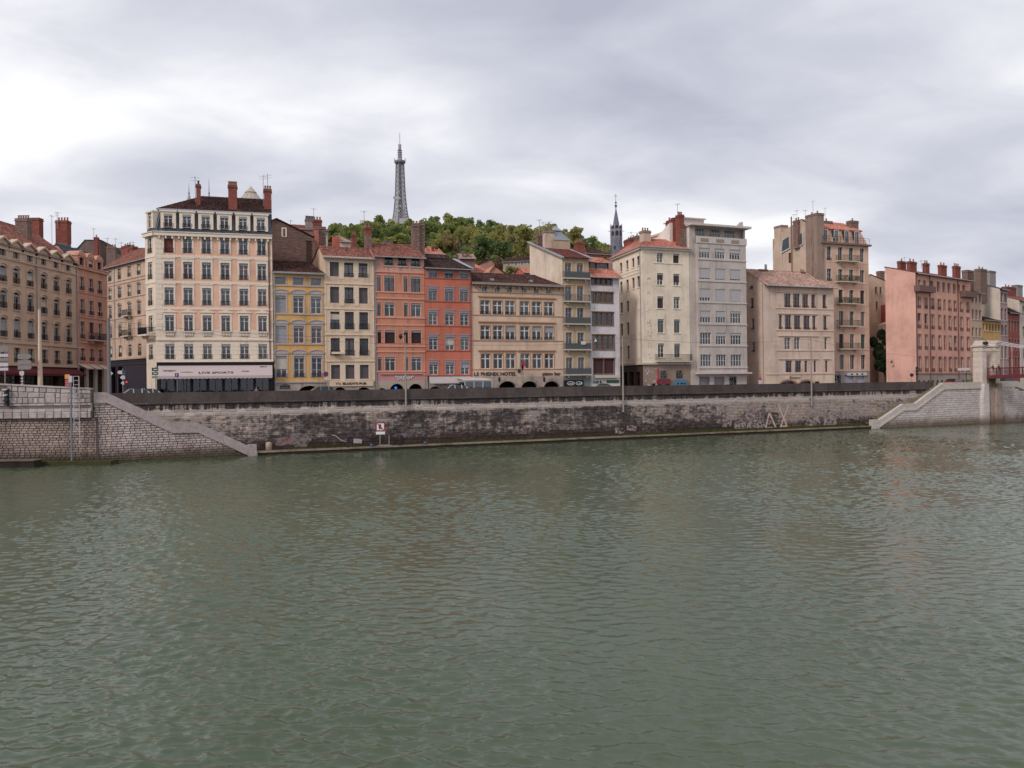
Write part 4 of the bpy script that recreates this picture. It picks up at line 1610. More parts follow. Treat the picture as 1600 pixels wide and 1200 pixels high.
# eaves brackets
for i in range(15):
    h.put('eaves_bracket', box_mesh('eaves_bracket', HOTT, -.13, .13, -.4, 0, -.75, -.02), G12, .5 + (E12 - 1) * i / 14, -.002, ze)
h.band(G12, 0, E12, ze - .12, .14, .42, HOTT, 'cornice')
h.roof(G12, 0, E12, ze + .03, 12, 4.2, G12.back(4.2).z(795, 429.5), TILE_BROWN, over=.7, hipr=2.6, hipl=.1)
h.body(G12, 0, E12, ze, 12, HOT, 4.2, ze)
for x_ in (773.5, 834.5):
    a = G12.s(x_, 439)
    h.part('rooflight', MB().box(a - .25, a + .25, 1.0, 1.5, ze + .45, ze + .78), ZINC, G12, parent=h.roof_o)
STARCH = mat_stone('arch_stone', lin(168, 150, 134), (.07, .06, .05), .4)
for (x0_, x1_) in ((779.4, 807), (814.4, 841.2), (849.4, 875.6)):
    a, b = G12.s(x0_, 604), G12.s(x1_, 604)
    zt = G12.z((x0_ + x1_) / 2, 595.6)
    h.win(G12, a, b, BASE + .1, zt, kind='void', fm=IRON, arch=1.05, rec=.6, curtain=None)
    # voussoirs
    n = 13
    o_ = arc_pts(a - .42, b + .42, zt - 1.05, 1.05 + .42, n)
    i_ = arc_pts(a + .005, b - .005, zt - 1.05, 1.05, n)
    for k in range(n):
        m = MB()
        f_ = .03
        p, q_, r_, s_ = [Vector(v) for v in (o_[k], o_[k + 1], i_[k + 1], i_[k])]
        c_ = (p + q_ + r_ + s_) / 4
        pts = [c_ + (v - c_) * .94 for v in (p, q_, r_, s_)]
        m.prism([tuple(v) for v in pts], -.06 - RN.uniform(0, .02), -.001)
        h.part('arch_stone', m, STARCH, G12)
h.panel(G12, 0, E12, BASE, zg, mat_plaster('arcade_stone', lin(176, 158, 140), .45), 'ground_floor_wall')
h.lettering(G12, 'LE PHENIX HOTEL', 740.5, 806.5, 581.2, 587.2, INK, .06, .025)
h.lettering(G12, 'piano bar', 847.5, 875.6, 580.8, 588.3, INK, .06, .02)
# flags over the middle
fx, fz = G12.hit(810.5, 577)
h.part('flag_bracket', MB().box(fx - .15, fx + .15, -.35, -.001, fz - .5, fz), IRON, G12)
POLE = mat_plain('flag_pole', (.35, .3, .25), .5)
for (dx, cols_) in ((-.25, [(.03, .05, .30), (.6, .6, .62), (.45, .03, .04)]), (.55, [(.05, .03, .04), (.5, .03, .04), (.5, .03, .04)])):
    pole = h.part('flag_pole', MB().tube((fx, -.25, fz - .2), (fx + dx, -1.3, fz + 1.5), .03, n=6), POLE, G12)
    for i, c_ in enumerate(cols_):
        m = MB()
        t0 = .35 + .2 * i
        n = 5
        vs, fs = [], []
        for j in range(n + 1):
            u = j / n
            for t_ in (t0, t0 + .2):
                px_ = fx + dx * t_ + .04 * math.sin(u * 5 + i)
                vs.append((px_, -.25 - 1.05 * t_ + .05 * math.sin(u * 6), fz - .2 + 1.7 * t_ - .85 * u))
        for j in range(n):
            fs.append((2 * j, 2 * j + 1, 2 * j + 3, 2 * j + 2))
        m.add(vs, fs)
        h.part('flag', m, mat_plain('flag_cloth_%d%d' % (int(dx * 10), i), c_, .8), G12, parent=pole)
# wall lanterns
for x_ in (777.5, 847.2):
    lx, lz = G12.hit(x_, 590)
    m = MB().tube((lx, 0, lz + .2), (lx, -.7, lz + .35), .025, n=5).tube((lx, -.7, lz + .35), (lx, -.7, lz + .1), .02, n=5)
    m.lathe([(.06, lz + .1), (.2, lz - .1), (.15, lz - .55), (.05, lz - .62)], 6, (lx, -.7))
    h.part('lantern', m, IRON, G12)
h.finish()

# glazed terrace in front of the hotel's left end
Gt = G12.back(-3.6)
h = House('glass_terrace', 'glazed pavement terrace with white frame left of the hotel arches', Gt, 'terrace')
a, b, c = Gt.s(726.5, 604), Gt.s(768.5, 604), 3.4
zt = Gt.z(748, 594.5)
m = MB()
for x in (a, a + (b - a) / 3, a + (b - a) * 2 / 3, b):
    for y_ in (0, c):
        m.box(x - .04, x + .04, y_ - .04, y_ + .04, BASE, zt)
for y_ in (0, c):
    m.box(a, b, y_ - .05, y_ + .05, zt - .1, zt + .02)
    m.box(a, b, y_ - .03, y_ + .03, BASE + .9, BASE + .96)
for x in (a, b):
    m.box(x - .05, x + .05, 0, c, zt - .1, zt + .02)
h.part('frame', m, WHITE, Gt)
for i in range(3):
    x0, x1 = a + (b - a) * i / 3 + .05, a + (b - a) * (i + 1) / 3 - .05
    h.part('glass_panel', MB().box(x0, x1, -.01, .01, BASE + .05, zt - .12), GLASS, Gt)
for x in (a, b):
    h.part('glass_panel', MB().box(x - .01, x + .01, .06, c - .06, BASE + .05, zt - .12), GLASS, Gt)
h.part('awning_roof', MB().prismx([(-.1, zt + .02), (c, zt + .35), (c, zt + .4), (-.1, zt + .07)], a - .1, b + .1), mat_plain('terrace_cloth', lin(196, 190, 180), .8), Gt)
h.finish()

# ================================================================= narrow balcony house, its blank side wall above the hotel
TAU = mat_plaster('taupe_render', lin(186, 160, 128, 1.0), .3)
BEI = mat_plaster('beige_side_render', lin(220, 200, 174, 1.0), .25)
TAUT = mat_plain('warm_beige_trim', lin(206, 180, 144), .85)
G13 = LF(880)
h = House('townhouse', 'narrow taupe house with five grey balconies and a blank cream side wall', G13, group='row of riverside townhouses')
E13 = G13.s(921)
cs = [(G13.s(c, 490) - .52, G13.s(c, 490) + .52) for c in (888.4, 906.8)]
rws = levels(G13, [(411, 434), (446, 470), (481, 505), (519.5, 545), (558.5, 584)], 899)
BLU = mat_plain('blue_grey_frame', lin(150, 154, 162), .6)
ST = dict(kind='case', fm=BLU, sur=TAUT, sw=.16, proud=.03)
RUSTB = mat_plain('orange_blind', lin(180, 120, 84), .8)
grid(h, G13, cs, rws, [dict(ST, box=RUSTB, curtain=VOILE), dict(ST, box=RUSTB, curtain=VOILE), ST, ST, ST])
ze, zg = G13.z(899, 402), G13.z(899, 589)
h.panel(G13, 0, E13, zg, ze, TAU)
GB = mat_plain('grey_green_iron', lin(92, 98, 98), .6)
for i, (z0, z1) in enumerate(rws):
    h.balcony(G13, .02, E13 - .1, z0 - .1, .75, GB, OFFWHITE, .95, solid=i != 1)
D13 = 12.0
zr = G13.back(D13).z(835, 380)
h.poly(G13, [(0, 0, BASE), (0, D13, BASE), (0, D13, zr), (0, 0, ze)], BEI)
h.poly(G13, [(E13, 0, BASE), (E13, D13, BASE), (E13, D13, zr), (E13, 0, ze)], BEI)
h.poly(G13, [(0, D13, BASE), (E13, D13, BASE), (E13, D13, zr), (0, D13, zr)], BEI)
m = MB()
tile_sheet(m, (-.3, -.6, ze - .2), (E13 + .3, -.6, ze - .2), (E13 + .3, D13, zr + .1), (-.3, D13, zr + .1))
h.roof_o = h.part('roof', m, mat_tile('maroon_tiles', lin(84, 44, 42), lin(110, 58, 52), lin(130, 76, 66)), G13)
for x in (-.25, E13 + .25):
    m = MB().prism([(x - .22, 0), (x + .22, 0), (x + .22, .1), (x - .22, .1)], 0, 1)
    m = MB().add([(x - .25, -.65, ze - .12), (x + .25, -.65, ze - .12), (x + .25, D13, zr + .22), (x - .25, D13, zr + .22),
                  (x - .25, -.65, ze - .3), (x + .25, -.65, ze - .3), (x + .25, D13, zr + .04), (x - .25, D13, zr + .04)],
                 [(0, 1, 2, 3), (4, 7, 6, 5), (0, 4, 5, 1), (1, 5, 6, 2), (2, 6, 7, 3), (3, 7, 4, 0)])
    h.part('verge', m, ZINC, G13, parent=h.roof_o)
# chimney breast on the side wall, smaller stack, zinc lantern, red stack
h.chimney(G13.back(6.8), 851.5, 866.5, 361, ze, mat_plaster('breast_render', lin(206, 180, 156), .3), .9, 3)
h.chimney(G13.back(9.6), 840, 850.5, 367, ze, RUBBLE, .8, 2)
h.chimney(G13.back(5), 902, 914, 378.5, ze, BRICK, 1.2, 2)
Gl = G13.back(6.5)
a, b = Gl.s(867, 380), Gl.s(891, 380)
z0, z1, z2, z3 = ze, Gl.z(879, 375.5), Gl.z(879, 360), Gl.z(869, 349)
c0 = (a + b) / 2
h.part('roof_lantern_wall', MB().box(a, b, 0, 3.4, z0, z1), TAU, Gl, parent=h.roof_o)
m = MB()
m.add([(a - .1, -.1, z1), (b + .1, -.1, z1), (b + .1, 3.5, z1), (a - .1, 3.5, z1), (a + .4, 1.0, z2), (c0 + .15, 1.0, z2), (c0 + .15, 2.4, z2), (a + .4, 2.4, z2)],
      [(0, 1, 5, 4), (1, 2, 6, 5), (2, 3, 7, 6), (3, 0, 4, 7), (4, 5, 6, 7)])
m.add([(a + .1, .8, z2 + .1), (c0 + .35, .8, z2 + .1), (c0 + .35, 2.6, z2 + .1), (a + .1, 2.6, z2 + .1), ((a + c0) / 2 + .25, 1.7, z3)], [(0, 1, 4), (1, 2, 4), (2, 3, 4), (3, 0, 4), (0, 3, 2, 1)])
for i in range(9):
    u = (i + .5) / 9
    m.tube((a + (b - a) * u, -.12, z1 + .02), (a + .4 + (c0 - a - .25) * u, .98, z2 + .02), .03, n=4)
h.part('roof_lantern', m, ZINC, Gl, parent=h.roof_o)
for p_, y_ in ((844, 342), (849.5, 346), (859.5, 345)):
    h.aerial(G13.back(6), p_, y_, ze + 4, 1)
TEAL = mat_plain('teal_grey_shopfront', lin(110, 122, 118), .6)
h.win(G13, .4, E13 - .5, BASE + .2, G13.z(899, 603.8), kind='shop', fm=TEAL, rec=.25, curtain=None)
h.panel(G13, 0, E13, BASE, zg, TEAL, 'ground_floor_wall')
h.part('sign_board', MB().box(G13.s(880.5, 598), G13.s(911, 598), -.2, -.001, G13.z(896, 603.2), G13.z(896, 593.8)), mat_plain('navy_board', lin(26, 28, 40), .5), G13)
for (x0_, x1_) in ((885, 897), (898.5, 909)):
    a, b = G13.s(x0_, 599), G13.s(x1_, 599)
    z0, z1 = G13.z(897, 601.8), G13.z(897, 595.8)
    m = MB()
    pr = [((a + b) / 2 + (b - a) / 2 * math.cos(t_ * math.pi / 8), (z0 + z1) / 2 + (z1 - z0) / 2 * math.sin(t_ * math.pi / 8)) for t_ in range(16)]
    pi_ = [((a + b) / 2 + ((b - a) / 2 - .09) * math.cos(t_ * math.pi / 8), (z0 + z1) / 2 + ((z1 - z0) / 2 - .09) * math.sin(t_ * math.pi / 8)) for t_ in range(16)]
    for k in range(16):
        j = (k + 1) % 16
        m.quad((pr[k][0], -.215, pr[k][1]), (pr[j][0], -.215, pr[j][1]), (pi_[j][0], -.215, pi_[j][1]), (pi_[k][0], -.215, pi_[k][1]))
    for k in range(3):
        m.box(a + .25 + k * .28, a + .43 + k * .28, -.216, -.21, z0 + .2, z0 + .28 + .05 * k)
    h.part('sign_emblem', m, WHITE, G13)
h.part('poster', MB().box(G13.s(885, 607), G13.s(895, 607), -.22, -.21, G13.z(890, 609), G13.z(890, 604.2)), mat_plain('green_poster', lin(90, 120, 50), .6), G13)
bx, bz = G13.hit(908, 538)
h.part('banner', MB().box(bx - .4, bx + .35, -.82, -.8, bz - .1, bz + .4), WHITE, G13)
h.finish()

# ================================================================= white house with wooden window bands
WHT = mat_plaster('white_render', lin(206, 198, 196, 1.0), .35)
G14 = LF(921.3)
h = House('townhouse', 'narrow white house with brown wooden window bands and stepped orange tile roofs', G14, group='row of riverside townhouses')
E14 = G14.s(968)
bands = [(924, 956.5, 435, 444.3), (924.6, 957.8, 457, 472.6), (925.3, 958.4, 488.3, 508), (926, 960, 523.8, 546), (927, 960, 560.5, 584)]
for r, (x0_, x1_, y0_, y1_) in enumerate(bands):
    a, b = G14.s(x0_, (y0_ + y1_) / 2), G14.s(x1_, (y0_ + y1_) / 2)
    z0, z1 = G14.z(942, y1_), G14.z(942, y0_)
    n = 4 if r < 2 else 2
    w = (b - a) / n
    for i in range(n):
        x0, x1 = a + w * i + .06, a + w * (i + 1) - .06
        kw = dict(kind='pane' if n == 4 else 'case', fm=BROWNW, rec=.18)
        if r == 4:
            kw = dict(kind='shut', fm=mat_plain('maroon_blind', lin(78, 48, 52), .7))
        h.win(G14, x0, x1, z0, z1, curtain=[None, CREAMC, VOILE, CREAMC, None][r], mode=1, **kw)
        if i:
            h.put('wooden_post', box_mesh('wooden_post', BROWNW, -.07, .07, -.05, .15, 0, z1 - z0), G14, a + w * i, -.0, z0)
    h.band(G14, a - .15, b + .15, z1 + .01, .16, .08, BROWNW, 'lintel')
    h.band(G14, a - .05, b + .05, z0 - .14, .12, .08, BROWNW, 'window_sill')
    for x in (a - .06, b - .06):
        h.put('wooden_post', box_mesh('wooden_post', BROWNW, 0, .12, -.04, .15, 0, z1 - z0), G14, x, 0, z0)
ze, zg = G14.z(942, 431), G14.z(942, 588)
h.panel(G14, 0, E14, zg, ze, WHT)
zr = G14.back(2.2).z(942, 421.5)
h.roof(G14, 0, E14, ze, 10, 2.2, zr, TILE_ORANGE, over=.55, so=.3)
h.body(G14, 0, E14, ze, 10, WHT, 2.2, zr)
Gu = G14.back(2.4)
a, b = Gu.s(921, 415), Gu.s(951, 415)
zu = Gu.z(936, 410.5)
h.poly(Gu, [(a, 0, zr - .5), (b, 0, zr - .5), (b, 0, zu), (a, 0, zu)], mat_plain('dark_timber_wall', (.05, .045, .045), .7))
h.poly(Gu, [(b, 0, zr - .5), (b, 6, zr - .5), (b, 6, zu), (b, 0, zu)], WHT)
h.win(Gu, Gu.s(932.5, 416), Gu.s(947.5, 416), Gu.z(940, 420.5), zu - .1, kind='pane', fm=GREYP, hole=False, rec=-.05, curtain=VOILE, room=False)
h.win(Gu, Gu.s(922, 416), Gu.s(929, 416), Gu.z(926, 420), zu - .1, kind='pane', fm=GREYP, hole=False, rec=-.05, room=False)
m = MB()
zq_ = Gu.back(2).z(936, 402)
tile_sheet(m, (a - .3, -.6, zu - .1), (b + .2, -.6, zu - .1), (b + .1, 2.5, zq_), (a - .3, 2.5, zq_))
m.quad((a - .3, 2.5, zq_), (b + .1, 2.5, zq_), (b + .1, 6, zu), (a - .3, 6, zu))
h.part('upper_roof', m, TILE_ORANGE, Gu, parent=h.roof_o)
PALES = mat_plain('pale_green_shopfront', lin(196, 196, 184), .6)
h.win(G14, G14.s(929, 604), G14.s(958, 604), BASE + .1, G14.z(943, 599), kind='shop', fm=WHITE, arch=.9, rec=.3, curtain=None)
h.panel(G14, 0, E14, BASE, zg, PALES, 'ground_floor_wall')
h.part('sign_board', MB().box(G14.s(925, 596), G14.s(941, 596), -.1, -.001, G14.z(933, 599), G14.z(933, 594)), PALES, G14)
h.lettering(G14, 'Deli &', 926, 940, 594.5, 598.6, mat_plain('sign_green', lin(40, 70, 56), .6), .12, .03)
h.part('sign_board', MB().box(G14.s(948, 596), G14.s(967, 596), -.1, -.001, G14.z(957, 598), G14.z(957, 594)), mat_plain('green_board', lin(52, 82, 66), .6), G14)
h.part('shop_blind', MB().box(G14.s(928, 588), G14.s(965, 588), -.5, -.002, G14.z(945, 590.5), G14.z(945, 586)), OFFWHITE, G14)
lx, lz = G14.hit(928.5, 532)
h.part('wall_lamp', MB().lathe([(.02, lz + .2), (.22, lz - .15), (.2, lz - .2)], 8, (lx, -.45)).tube((lx, 0, lz + .3), (lx, -.45, lz + .2), .025, n=5), WHITE, G14)
h.pipe(G14, .08, BASE, ze, ZINC, .06)
h.finish()

# small building and spire behind
G14b = LF(930).back(26)
h = House('rear_house', 'small tan house with brown roof wedged between balcony house and church spire', G14b)
a, b = G14b.s(917, 400), G14b.s(954, 400)
TANB = mat_plaster('tan_rear_render', lin(190, 136, 104), .4)
ze = G14b.z(935, 396)
for (x0_, x1_) in ((926, 929), (935, 938), (944, 947)):
    h.win(G14b, G14b.s(x0_, 400), G14b.s(x1_, 400), ze - 1.7, ze - .5, kind='pane', fm=WHITE, curtain=None)
h.panel(G14b, a, b, BASE, ze, TANB)
h.body(G14b, a, b, ze, 8, TANB, 3, ze + 1.2)
h.roof(G14b, a, b, ze, 8, 3, ze + 1.3, TILE_BROWN, hipl=1.5, hipr=1.5)
for x_, y_ in ((942, 384), (953, 385)):
    x = G14b.s(x_, 390)
    h.part('post', MB().box(x - .1, x + .1, -.5, -.3, ze - 1, G14b.z(x_, y_)), BROWNW, G14b)
h.finish()

SP = at(964.5, 500, 178)
SLT = mat_plain('blue_slate', lin(104, 108, 122), .6, 0, .22, 2.5)
SLS = mat_plain('grey_lead_tracery', lin(142, 140, 146), .7, 0, .2)
h = House('church_spire', 'slender blue grey slate church spire with cross and pinnacled gallery', Frame((SP.x, SP.y), 0), 'spire')
k = 178 / F
zz = lambda y_: at(964, y_, 178).z
G = h.G
h.part('shaft', MB().lathe([(10.5 * k, 6), (10.3 * k, zz(392)), (9.3 * k, zz(376)), (8.8 * k, zz(371))], 8, rot=rad(22.5)), SLT, G)
h.part('spire', MB().lathe([(6.3 * k, zz(372)), (5.6 * k, zz(354)), (.7 * k, zz(326))], 8, rot=rad(22.5)), SLT, G)
m = MB()
m.lathe([(8.6 * k, zz(371)), (9.2 * k, zz(361)), (9.4 * k, zz(359.5)), (9.4 * k, zz(358.5)), (8.0 * k, zz(358.4))], 8, rot=rad(22.5))
h.part('gallery', m, SLS, G)
for i in range(8):
    a = rad(22.5 + 45 * i)
    c = (9.0 * k * math.cos(a), 9.0 * k * math.sin(a))
    h.part('pinnacle', MB().lathe([(.75 * k, zz(376)), (.7 * k, zz(355)), (1.0 * k, zz(354.5)), (.1 * k, zz(349.5))], 5, c), SLS, G)
    a2 = rad(45 * i)
    # little gothic openings
    cc = Vector((8.5 * k * math.cos(a2), 8.5 * k * math.sin(a2)))
    m = MB()
    t_ = Vector((-math.sin(a2), math.cos(a2)))
    o_ = Vector((math.cos(a2), math.sin(a2)))
    for (w_, y0_, y1_, oo) in ((2.2, 369, 363, .35), (1.8, 358, 354.5, .2)):
        p = cc + o_ * oo * k
        m.poly([(p.x - t_.x * w_ * k, p.y - t_.y * w_ * k, zz(y0_)), (p.x + t_.x * w_ * k, p.y + t_.y * w_ * k, zz(y0_)), (p.x + t_.x * w_ * k, p.y + t_.y * w_ * k, zz(y1_)), (p.x, p.y, zz(y1_ - 2)), (p.x - t_.x * w_ * k, p.y - t_.y * w_ * k, zz(y1_))])
    h.part('lancet_opening', m, IRON, G)
    g0 = cc + o_ * .4 * k
    if i % 2 == 0:
        h.part('gargoyle', MB().tube((g0.x, g0.y, zz(361)), (g0.x + o_.x * 4.2 * k, g0.y + o_.y * 4.2 * k, zz(361.3)), .5 * k, .3 * k, n=5), SLS, G)
    # parapet arches between the pinnacles
    p0 = Vector((9.0 * k * math.cos(a), 9.0 * k * math.sin(a)))
    p1 = Vector((9.0 * k * math.cos(a + rad(45)), 9.0 * k * math.sin(a + rad(45))))
    m = MB()
    for j in range(5):
        u = (j + .5) / 5
        p = p0.lerp(p1, u)
        m.tube((p.x, p.y, zz(358.4)), (p.x, p.y, zz(354.5 - (1.5 if j == 2 else 0))), .22 * k, n=4)
    m.bar((p0.x, p0.y, zz(355)), (p1.x, p1.y, zz(355)), .5 * k)
    h.part('parapet', m, SLS, G)
m = MB().lathe([(.7 * k, zz(326)), (.9 * k, zz(324)), (2.4 * k, zz(321.2)), (.8 * k, zz(320.2)), (.7 * k, zz(318)), (1.9 * k, zz(316.5)), (.5 * k, zz(315.2)), (.3 * k, zz(312)), (.25 * k, zz(303))], 8)
h.part('finial', m, SLT, G)
m = MB().box(-2.3 * k, 2.3 * k, -.2 * k, .2 * k, zz(306.4), zz(305.7)).box(-.3 * k, .3 * k, -.21 * k, .21 * k, zz(311), zz(302.8))
h.part('cross', m, SLT, G)
m = MB().box(-5.2 * k, -2.8 * k, -10.6 * k, -9.7 * k, zz(390), zz(386))
h.part('louvre', m, IRON, G)
h.finish()

# ================================================================= cream corner house with faded painted letters
CRE15 = mat_plaster('pale_cream_render', lin(230, 212, 184, 1.0), .22)
CRT15 = mat_plain('pale_cream_trim', lin(230, 214, 190), .85)
BRST = mat_plaster('brown_stone', lin(150, 128, 108), .5)
G15 = LF(1003.5, 480)
h = House('corner_building', 'pale cream corner house with faded vertical painted letters and lit side wall', G15)
E15 = G15.s(1077.5, 480)
cs = [(G15.s(c, 480) - .56, G15.s(c, 480) + .56) for c in (1032.0, 1057.4)]
rws = levels(G15, [(396, 410.7), (427.5, 445.5), (463.5, 482), (498.8, 520), (536.7, 558.5)], 1045)
GRN = mat_plain('grey_green_shutter', lin(128, 136, 124), .7)
ST = dict(kind='case', fm=WHITE, sur=CRT15, sw=.1, proud=.03, sill=True, box=GREYP)
grid(h, G15, cs, rws, ST, {(0, 0): dict(curtain=VOILE, mode=0), (0, 1): dict(kind='shut', fm=BLINDB), (1, 0): dict(blind=.5, bmat=BLINDB), (1, 1): dict(blind=.7, bmat=BLINDB),
                           (2, 0): dict(kind='shut', fm=BLINDB), (3, 0): dict(kind='case', fm=GRN, curtain=VOILE), (3, 1): dict(kind='case', fm=GRN, curtain=VOILE),
                           (4, 0): dict(curtain=None), (4, 1): dict(fm=GRN, curtain=VOILE)})
ze, zg = G15.z(1040, 388.5), G15.z(1040, 569)
h.panel(G15, 0, E15, zg, ze, CRE15)
h.band(G15, -.1, E15, ze - .25, .28, .4, CRT15, 'cornice')
h.band(G15, G15.s(1020, 411), G15.s(1066, 411), G15.z(1045, 412.5), .13, .08, CRT15)
S15 = 12.0
G15s = Frame((G15.A.x - .25 * S15, G15.A.y + .968 * S15), math.atan2(-.968, .25))
scol = [(G15s.s(c, 430) - .5, G15s.s(c, 430) + .5) for c in (970.6, 980.4, 989.6, 997.6)]
srow = levels(G15s, [(399, 414), (430.5, 448), (465, 483), (500, 520), (538, 560)], 1000.6)
for r in range(5):
    for c in range(4):
        if r >= 2 and c >= 2:
            a, b = scol[c]
            h.part('blank_window', MB().box(a - .05, b + .05, -.05, -.001, srow[r][0], srow[r][1]), CRT15, G15s)
            continue
        h.win(G15s, *scol[c], *srow[r], kind='case', fm=DARKW, sill=True, sur=CRT15, sw=.1, proud=.03, curtain=RN.choice((None, VOILE)), box=BLINDB)
h.panel(G15s, 0, S15, zg, ze, CRE15)
h.band(G15s, -.1, S15 + .1, ze - .25, .28, .4, CRT15, 'cornice')
h.band(G15s, 0, S15, srow[0][0] - .6, .12, .06, CRT15)
h.band(G15s, 0, S15, srow[1][1] + .5, .12, .06, CRT15)
h.poly(G15, [(E15, 0, BASE), (E15, 12, BASE), (E15, 12, ze), (E15, 0, ze)], CRE15)
pb = G15.pt(E15, -12)
h.walls[('wall', CRE15.name)][0].poly([(G15s.A.x, G15s.A.y, BASE), (pb[0], pb[1], BASE), (pb[0], pb[1], ze), (G15s.A.x, G15s.A.y, ze)], h.inv)
# hipped roof
m = MB()
Ms = (G15.M.inverted() @ G15s.M)
bl = Ms @ Vector((-.3, -.5, ze))
zr = G15.back(4).z(1050, 374)
tile_sheet(m, (-.5, -.5, ze + .05), (E15 + .1, -.5, ze + .05), (E15 + .1, 4.5, zr), (3.6, 4.5, zr))
tile_sheet(m, (bl.x, bl.y, ze + .05), (-.5, -.5, ze + .05), (3.6, 4.5, zr), (3.6, 9, zr))
m.quad((3.6, 9, zr), (3.6, 4.5, zr), (E15, 4.5, zr), (E15, 12, zr))
h.roof_o = h.part('roof', m, TILE_ORANGE, G15)
m = MB().tube((-.55, -.6, ze + .02), (E15, -.6, ze + .02), .1, n=6)
m.tube((bl.x, bl.y, ze + .02), (-.55, -.6, ze + .02), .1, n=6)
h.part('gutter', m, ZINC, G15, parent=h.roof_o)
h.chimney(G15s.back(2), 974.5, 985, 374.5, ze - .3, BRICK, 1.4, 3)
h.chimney(G15s.back(2.5), 986, 994.5, 370.5, ze - .3, RUBBLE, 1.2, 1)
h.chimney(G15.back(2.5), 1005.5, 1017, 361, ze, mat_plaster('grey_stack2', lin(186, 166, 144), .4), 1.2, 3)
h.aerial(G15s.back(4), 983.5, 362, ze + 1, 1)
h.aerial(G15s.back(4), 995.5, 362, ze + 1, 1)
h.balcony(G15, G15.s(1023.5, 566), E15 - .1, rws[4][0] - .55, .8, IRON, OFFWHITE, 1.0)
# faded letters down the corner, patches of lost paint
FADED = mat_worn('faded_letter_paint', lin(190, 158, 124), .56)
word = 'PALAIS BON S'
for i, ch in enumerate('PALFRDNS'):
    y0_ = 433 + i * 16.6
    a, z0 = G15.hit(1010.5 + .3 * i, y0_ + 11)
    me = text_mesh(ch, .72, 1.05, FADED, .05, .003)
    h.put('painted_letter', me, G15, a, -.004, z0)
# stone ground floor
for (x0_, x1_) in ((1032.3, 1041), (1056.8, 1066)):
    h.win(G15, G15.s(x0_, 585), G15.s(x1_, 585), G15.z(1045, 591.5), G15.z(1045, 579), kind='case', fm=GREYP, rec=.25, curtain=None, rail=IRON, railh=.9)
h.win(G15, G15.s(1018, 604), G15.s(1046, 604), BASE + .1, G15.z(1030, 599), kind='shop', fm=DARKW, rec=.25, curtain=None)
h.panel(G15, 0, E15, BASE, zg, BRST, 'ground_floor_wall')
h.band(G15, -.2, E15, zg - .05, .3, .3, OFFWHITE, 'cornice')
BLUEA = mat_plain('blue_kiosk', lin(70, 122, 150), .6)
h.part('shop_front', MB().box(G15.s(1053, 600), G15.s(1072, 600), -.35, -.001, G15.z(1062, 606), G15.z(1062, 593)), BLUEA, G15)
for i in range(3):
    a = G15.s(1056 + i * 5.3, 600)
    h.part('shop_window', MB().box(a, a + .32 + .15 * (i == 1), -.37, -.352, G15.z(1062, 600.5), G15.z(1062, 598)), IRON, G15)
h.part('shop_blind', MB().box(G15.s(1028, 595), G15.s(1046, 595), -.3, -.001, G15.z(1037, 600), G15.z(1037, 592)), mat_plain('crimson_cloth', lin(122, 46, 54), .8), G15)
m = MB()
rg = random.Random(5)
for i in range(26):
    a, z_ = G15.hit(rg.uniform(1008, 1030), rg.uniform(575, 606))
    w, hh = rg.uniform(.1, .4), rg.uniform(.08, .4)
    m.box(a, a + w, -.02 - i * .0004, -.001, z_, z_ + hh)
h.part('graffiti', m, mat_plain('mixed_spray', lin(190, 160, 165), .8, 0, .5, 3), G15)
m = MB()
a, z_ = G15.hit(1027, 576)
m.tube((a, -.03, z_), (a + .15, -.03, z_ - 1.3), .16, .1, n=6).tube((a + .1, -.03, z_ - 1.2), (a - .15, -.03, z_ - 2.2), .2, .12, n=6)
h.part('spray_figure', m, mat_plain('red_spray', lin(176, 52, 58), .8), G15)
for i in range(4):
    a = 1.4 + i * 2.6
    h.win(G15s, a, a + 1.7, BASE + .1, zg - 1.1, kind='shop', fm=DARKW, rec=.3, curtain=None)
h.panel(G15s, 0, S15, BASE, zg, mat_plain('dark_brown_shopfront', lin(70, 50, 44), .6), 'ground_floor_wall')
h.band(G15s, 0, S15 + .2, zg - .05, .3, .3, OFFWHITE, 'cornice')
h.pipe(G15s, S15 - .5, zg, ze, ZINC, .07)
h.finish()

# ================================================================= modern grey block
GRY = mat_plaster('grey_concrete', lin(190, 178, 166, 1.0), .3)
GRYT = mat_plain('pale_concrete', lin(196, 184, 176), .85)
G16 = LF(1078.3, 480)
h = House('apartment_building', 'modern grey concrete block with white roller shutters and flat overhanging roof', G16)
E16 = G16.s(1165.5, 480)
bx0, bx1 = G16.s(1087.5, 470), G16.s(1163, 470)
Gb = G16.back(-.55)
cs = spans(Gb, [(1093.2, 1110), (1117.8, 1133.4), (1140.6, 1157.4)], 450)
rws = levels(Gb, [(388.8, 404.2), (420, 437.6), (451.8, 471), (486, 504.6), (520, 538.2), (554, 572.4)], 1125)
ROLLW = mat_plain('white_roller_shutter', lin(172, 168, 168), .7, 0, .04)
vals = [[.42, .35, .38], [.86, .9, .85], [.72, .97, .96], [.55, .52, .18], [0, .3, .22], [0, 0, 0]]
for r, (z0, z1) in enumerate(rws):
    for c, (a, b) in enumerate(cs):
        h.win(Gb, a, b, z0, z1, kind='quad', fm=WHITE, rec=.16, blind=vals[r][c] or None, bmat=ROLLW, curtain=RN.choice((None, VOILE)), mode=1)
    h.band(Gb, bx0 - .1, bx1 + .1, z0 - .32, .14, .12, GRYT, 'window_sill')
zt = G16.z(1120, 356)
zpb = Gb.z(1125, 381.5)
zg = G16.z(1120, 583)
h.panel(Gb, bx0, bx1, zg, zpb, GRY)
for x in (bx0, bx1):
    h.poly(Gb, [(x, 0, zg), (x, .55, zg), (x, .55, zpb), (x, 0, zpb)], GRY)
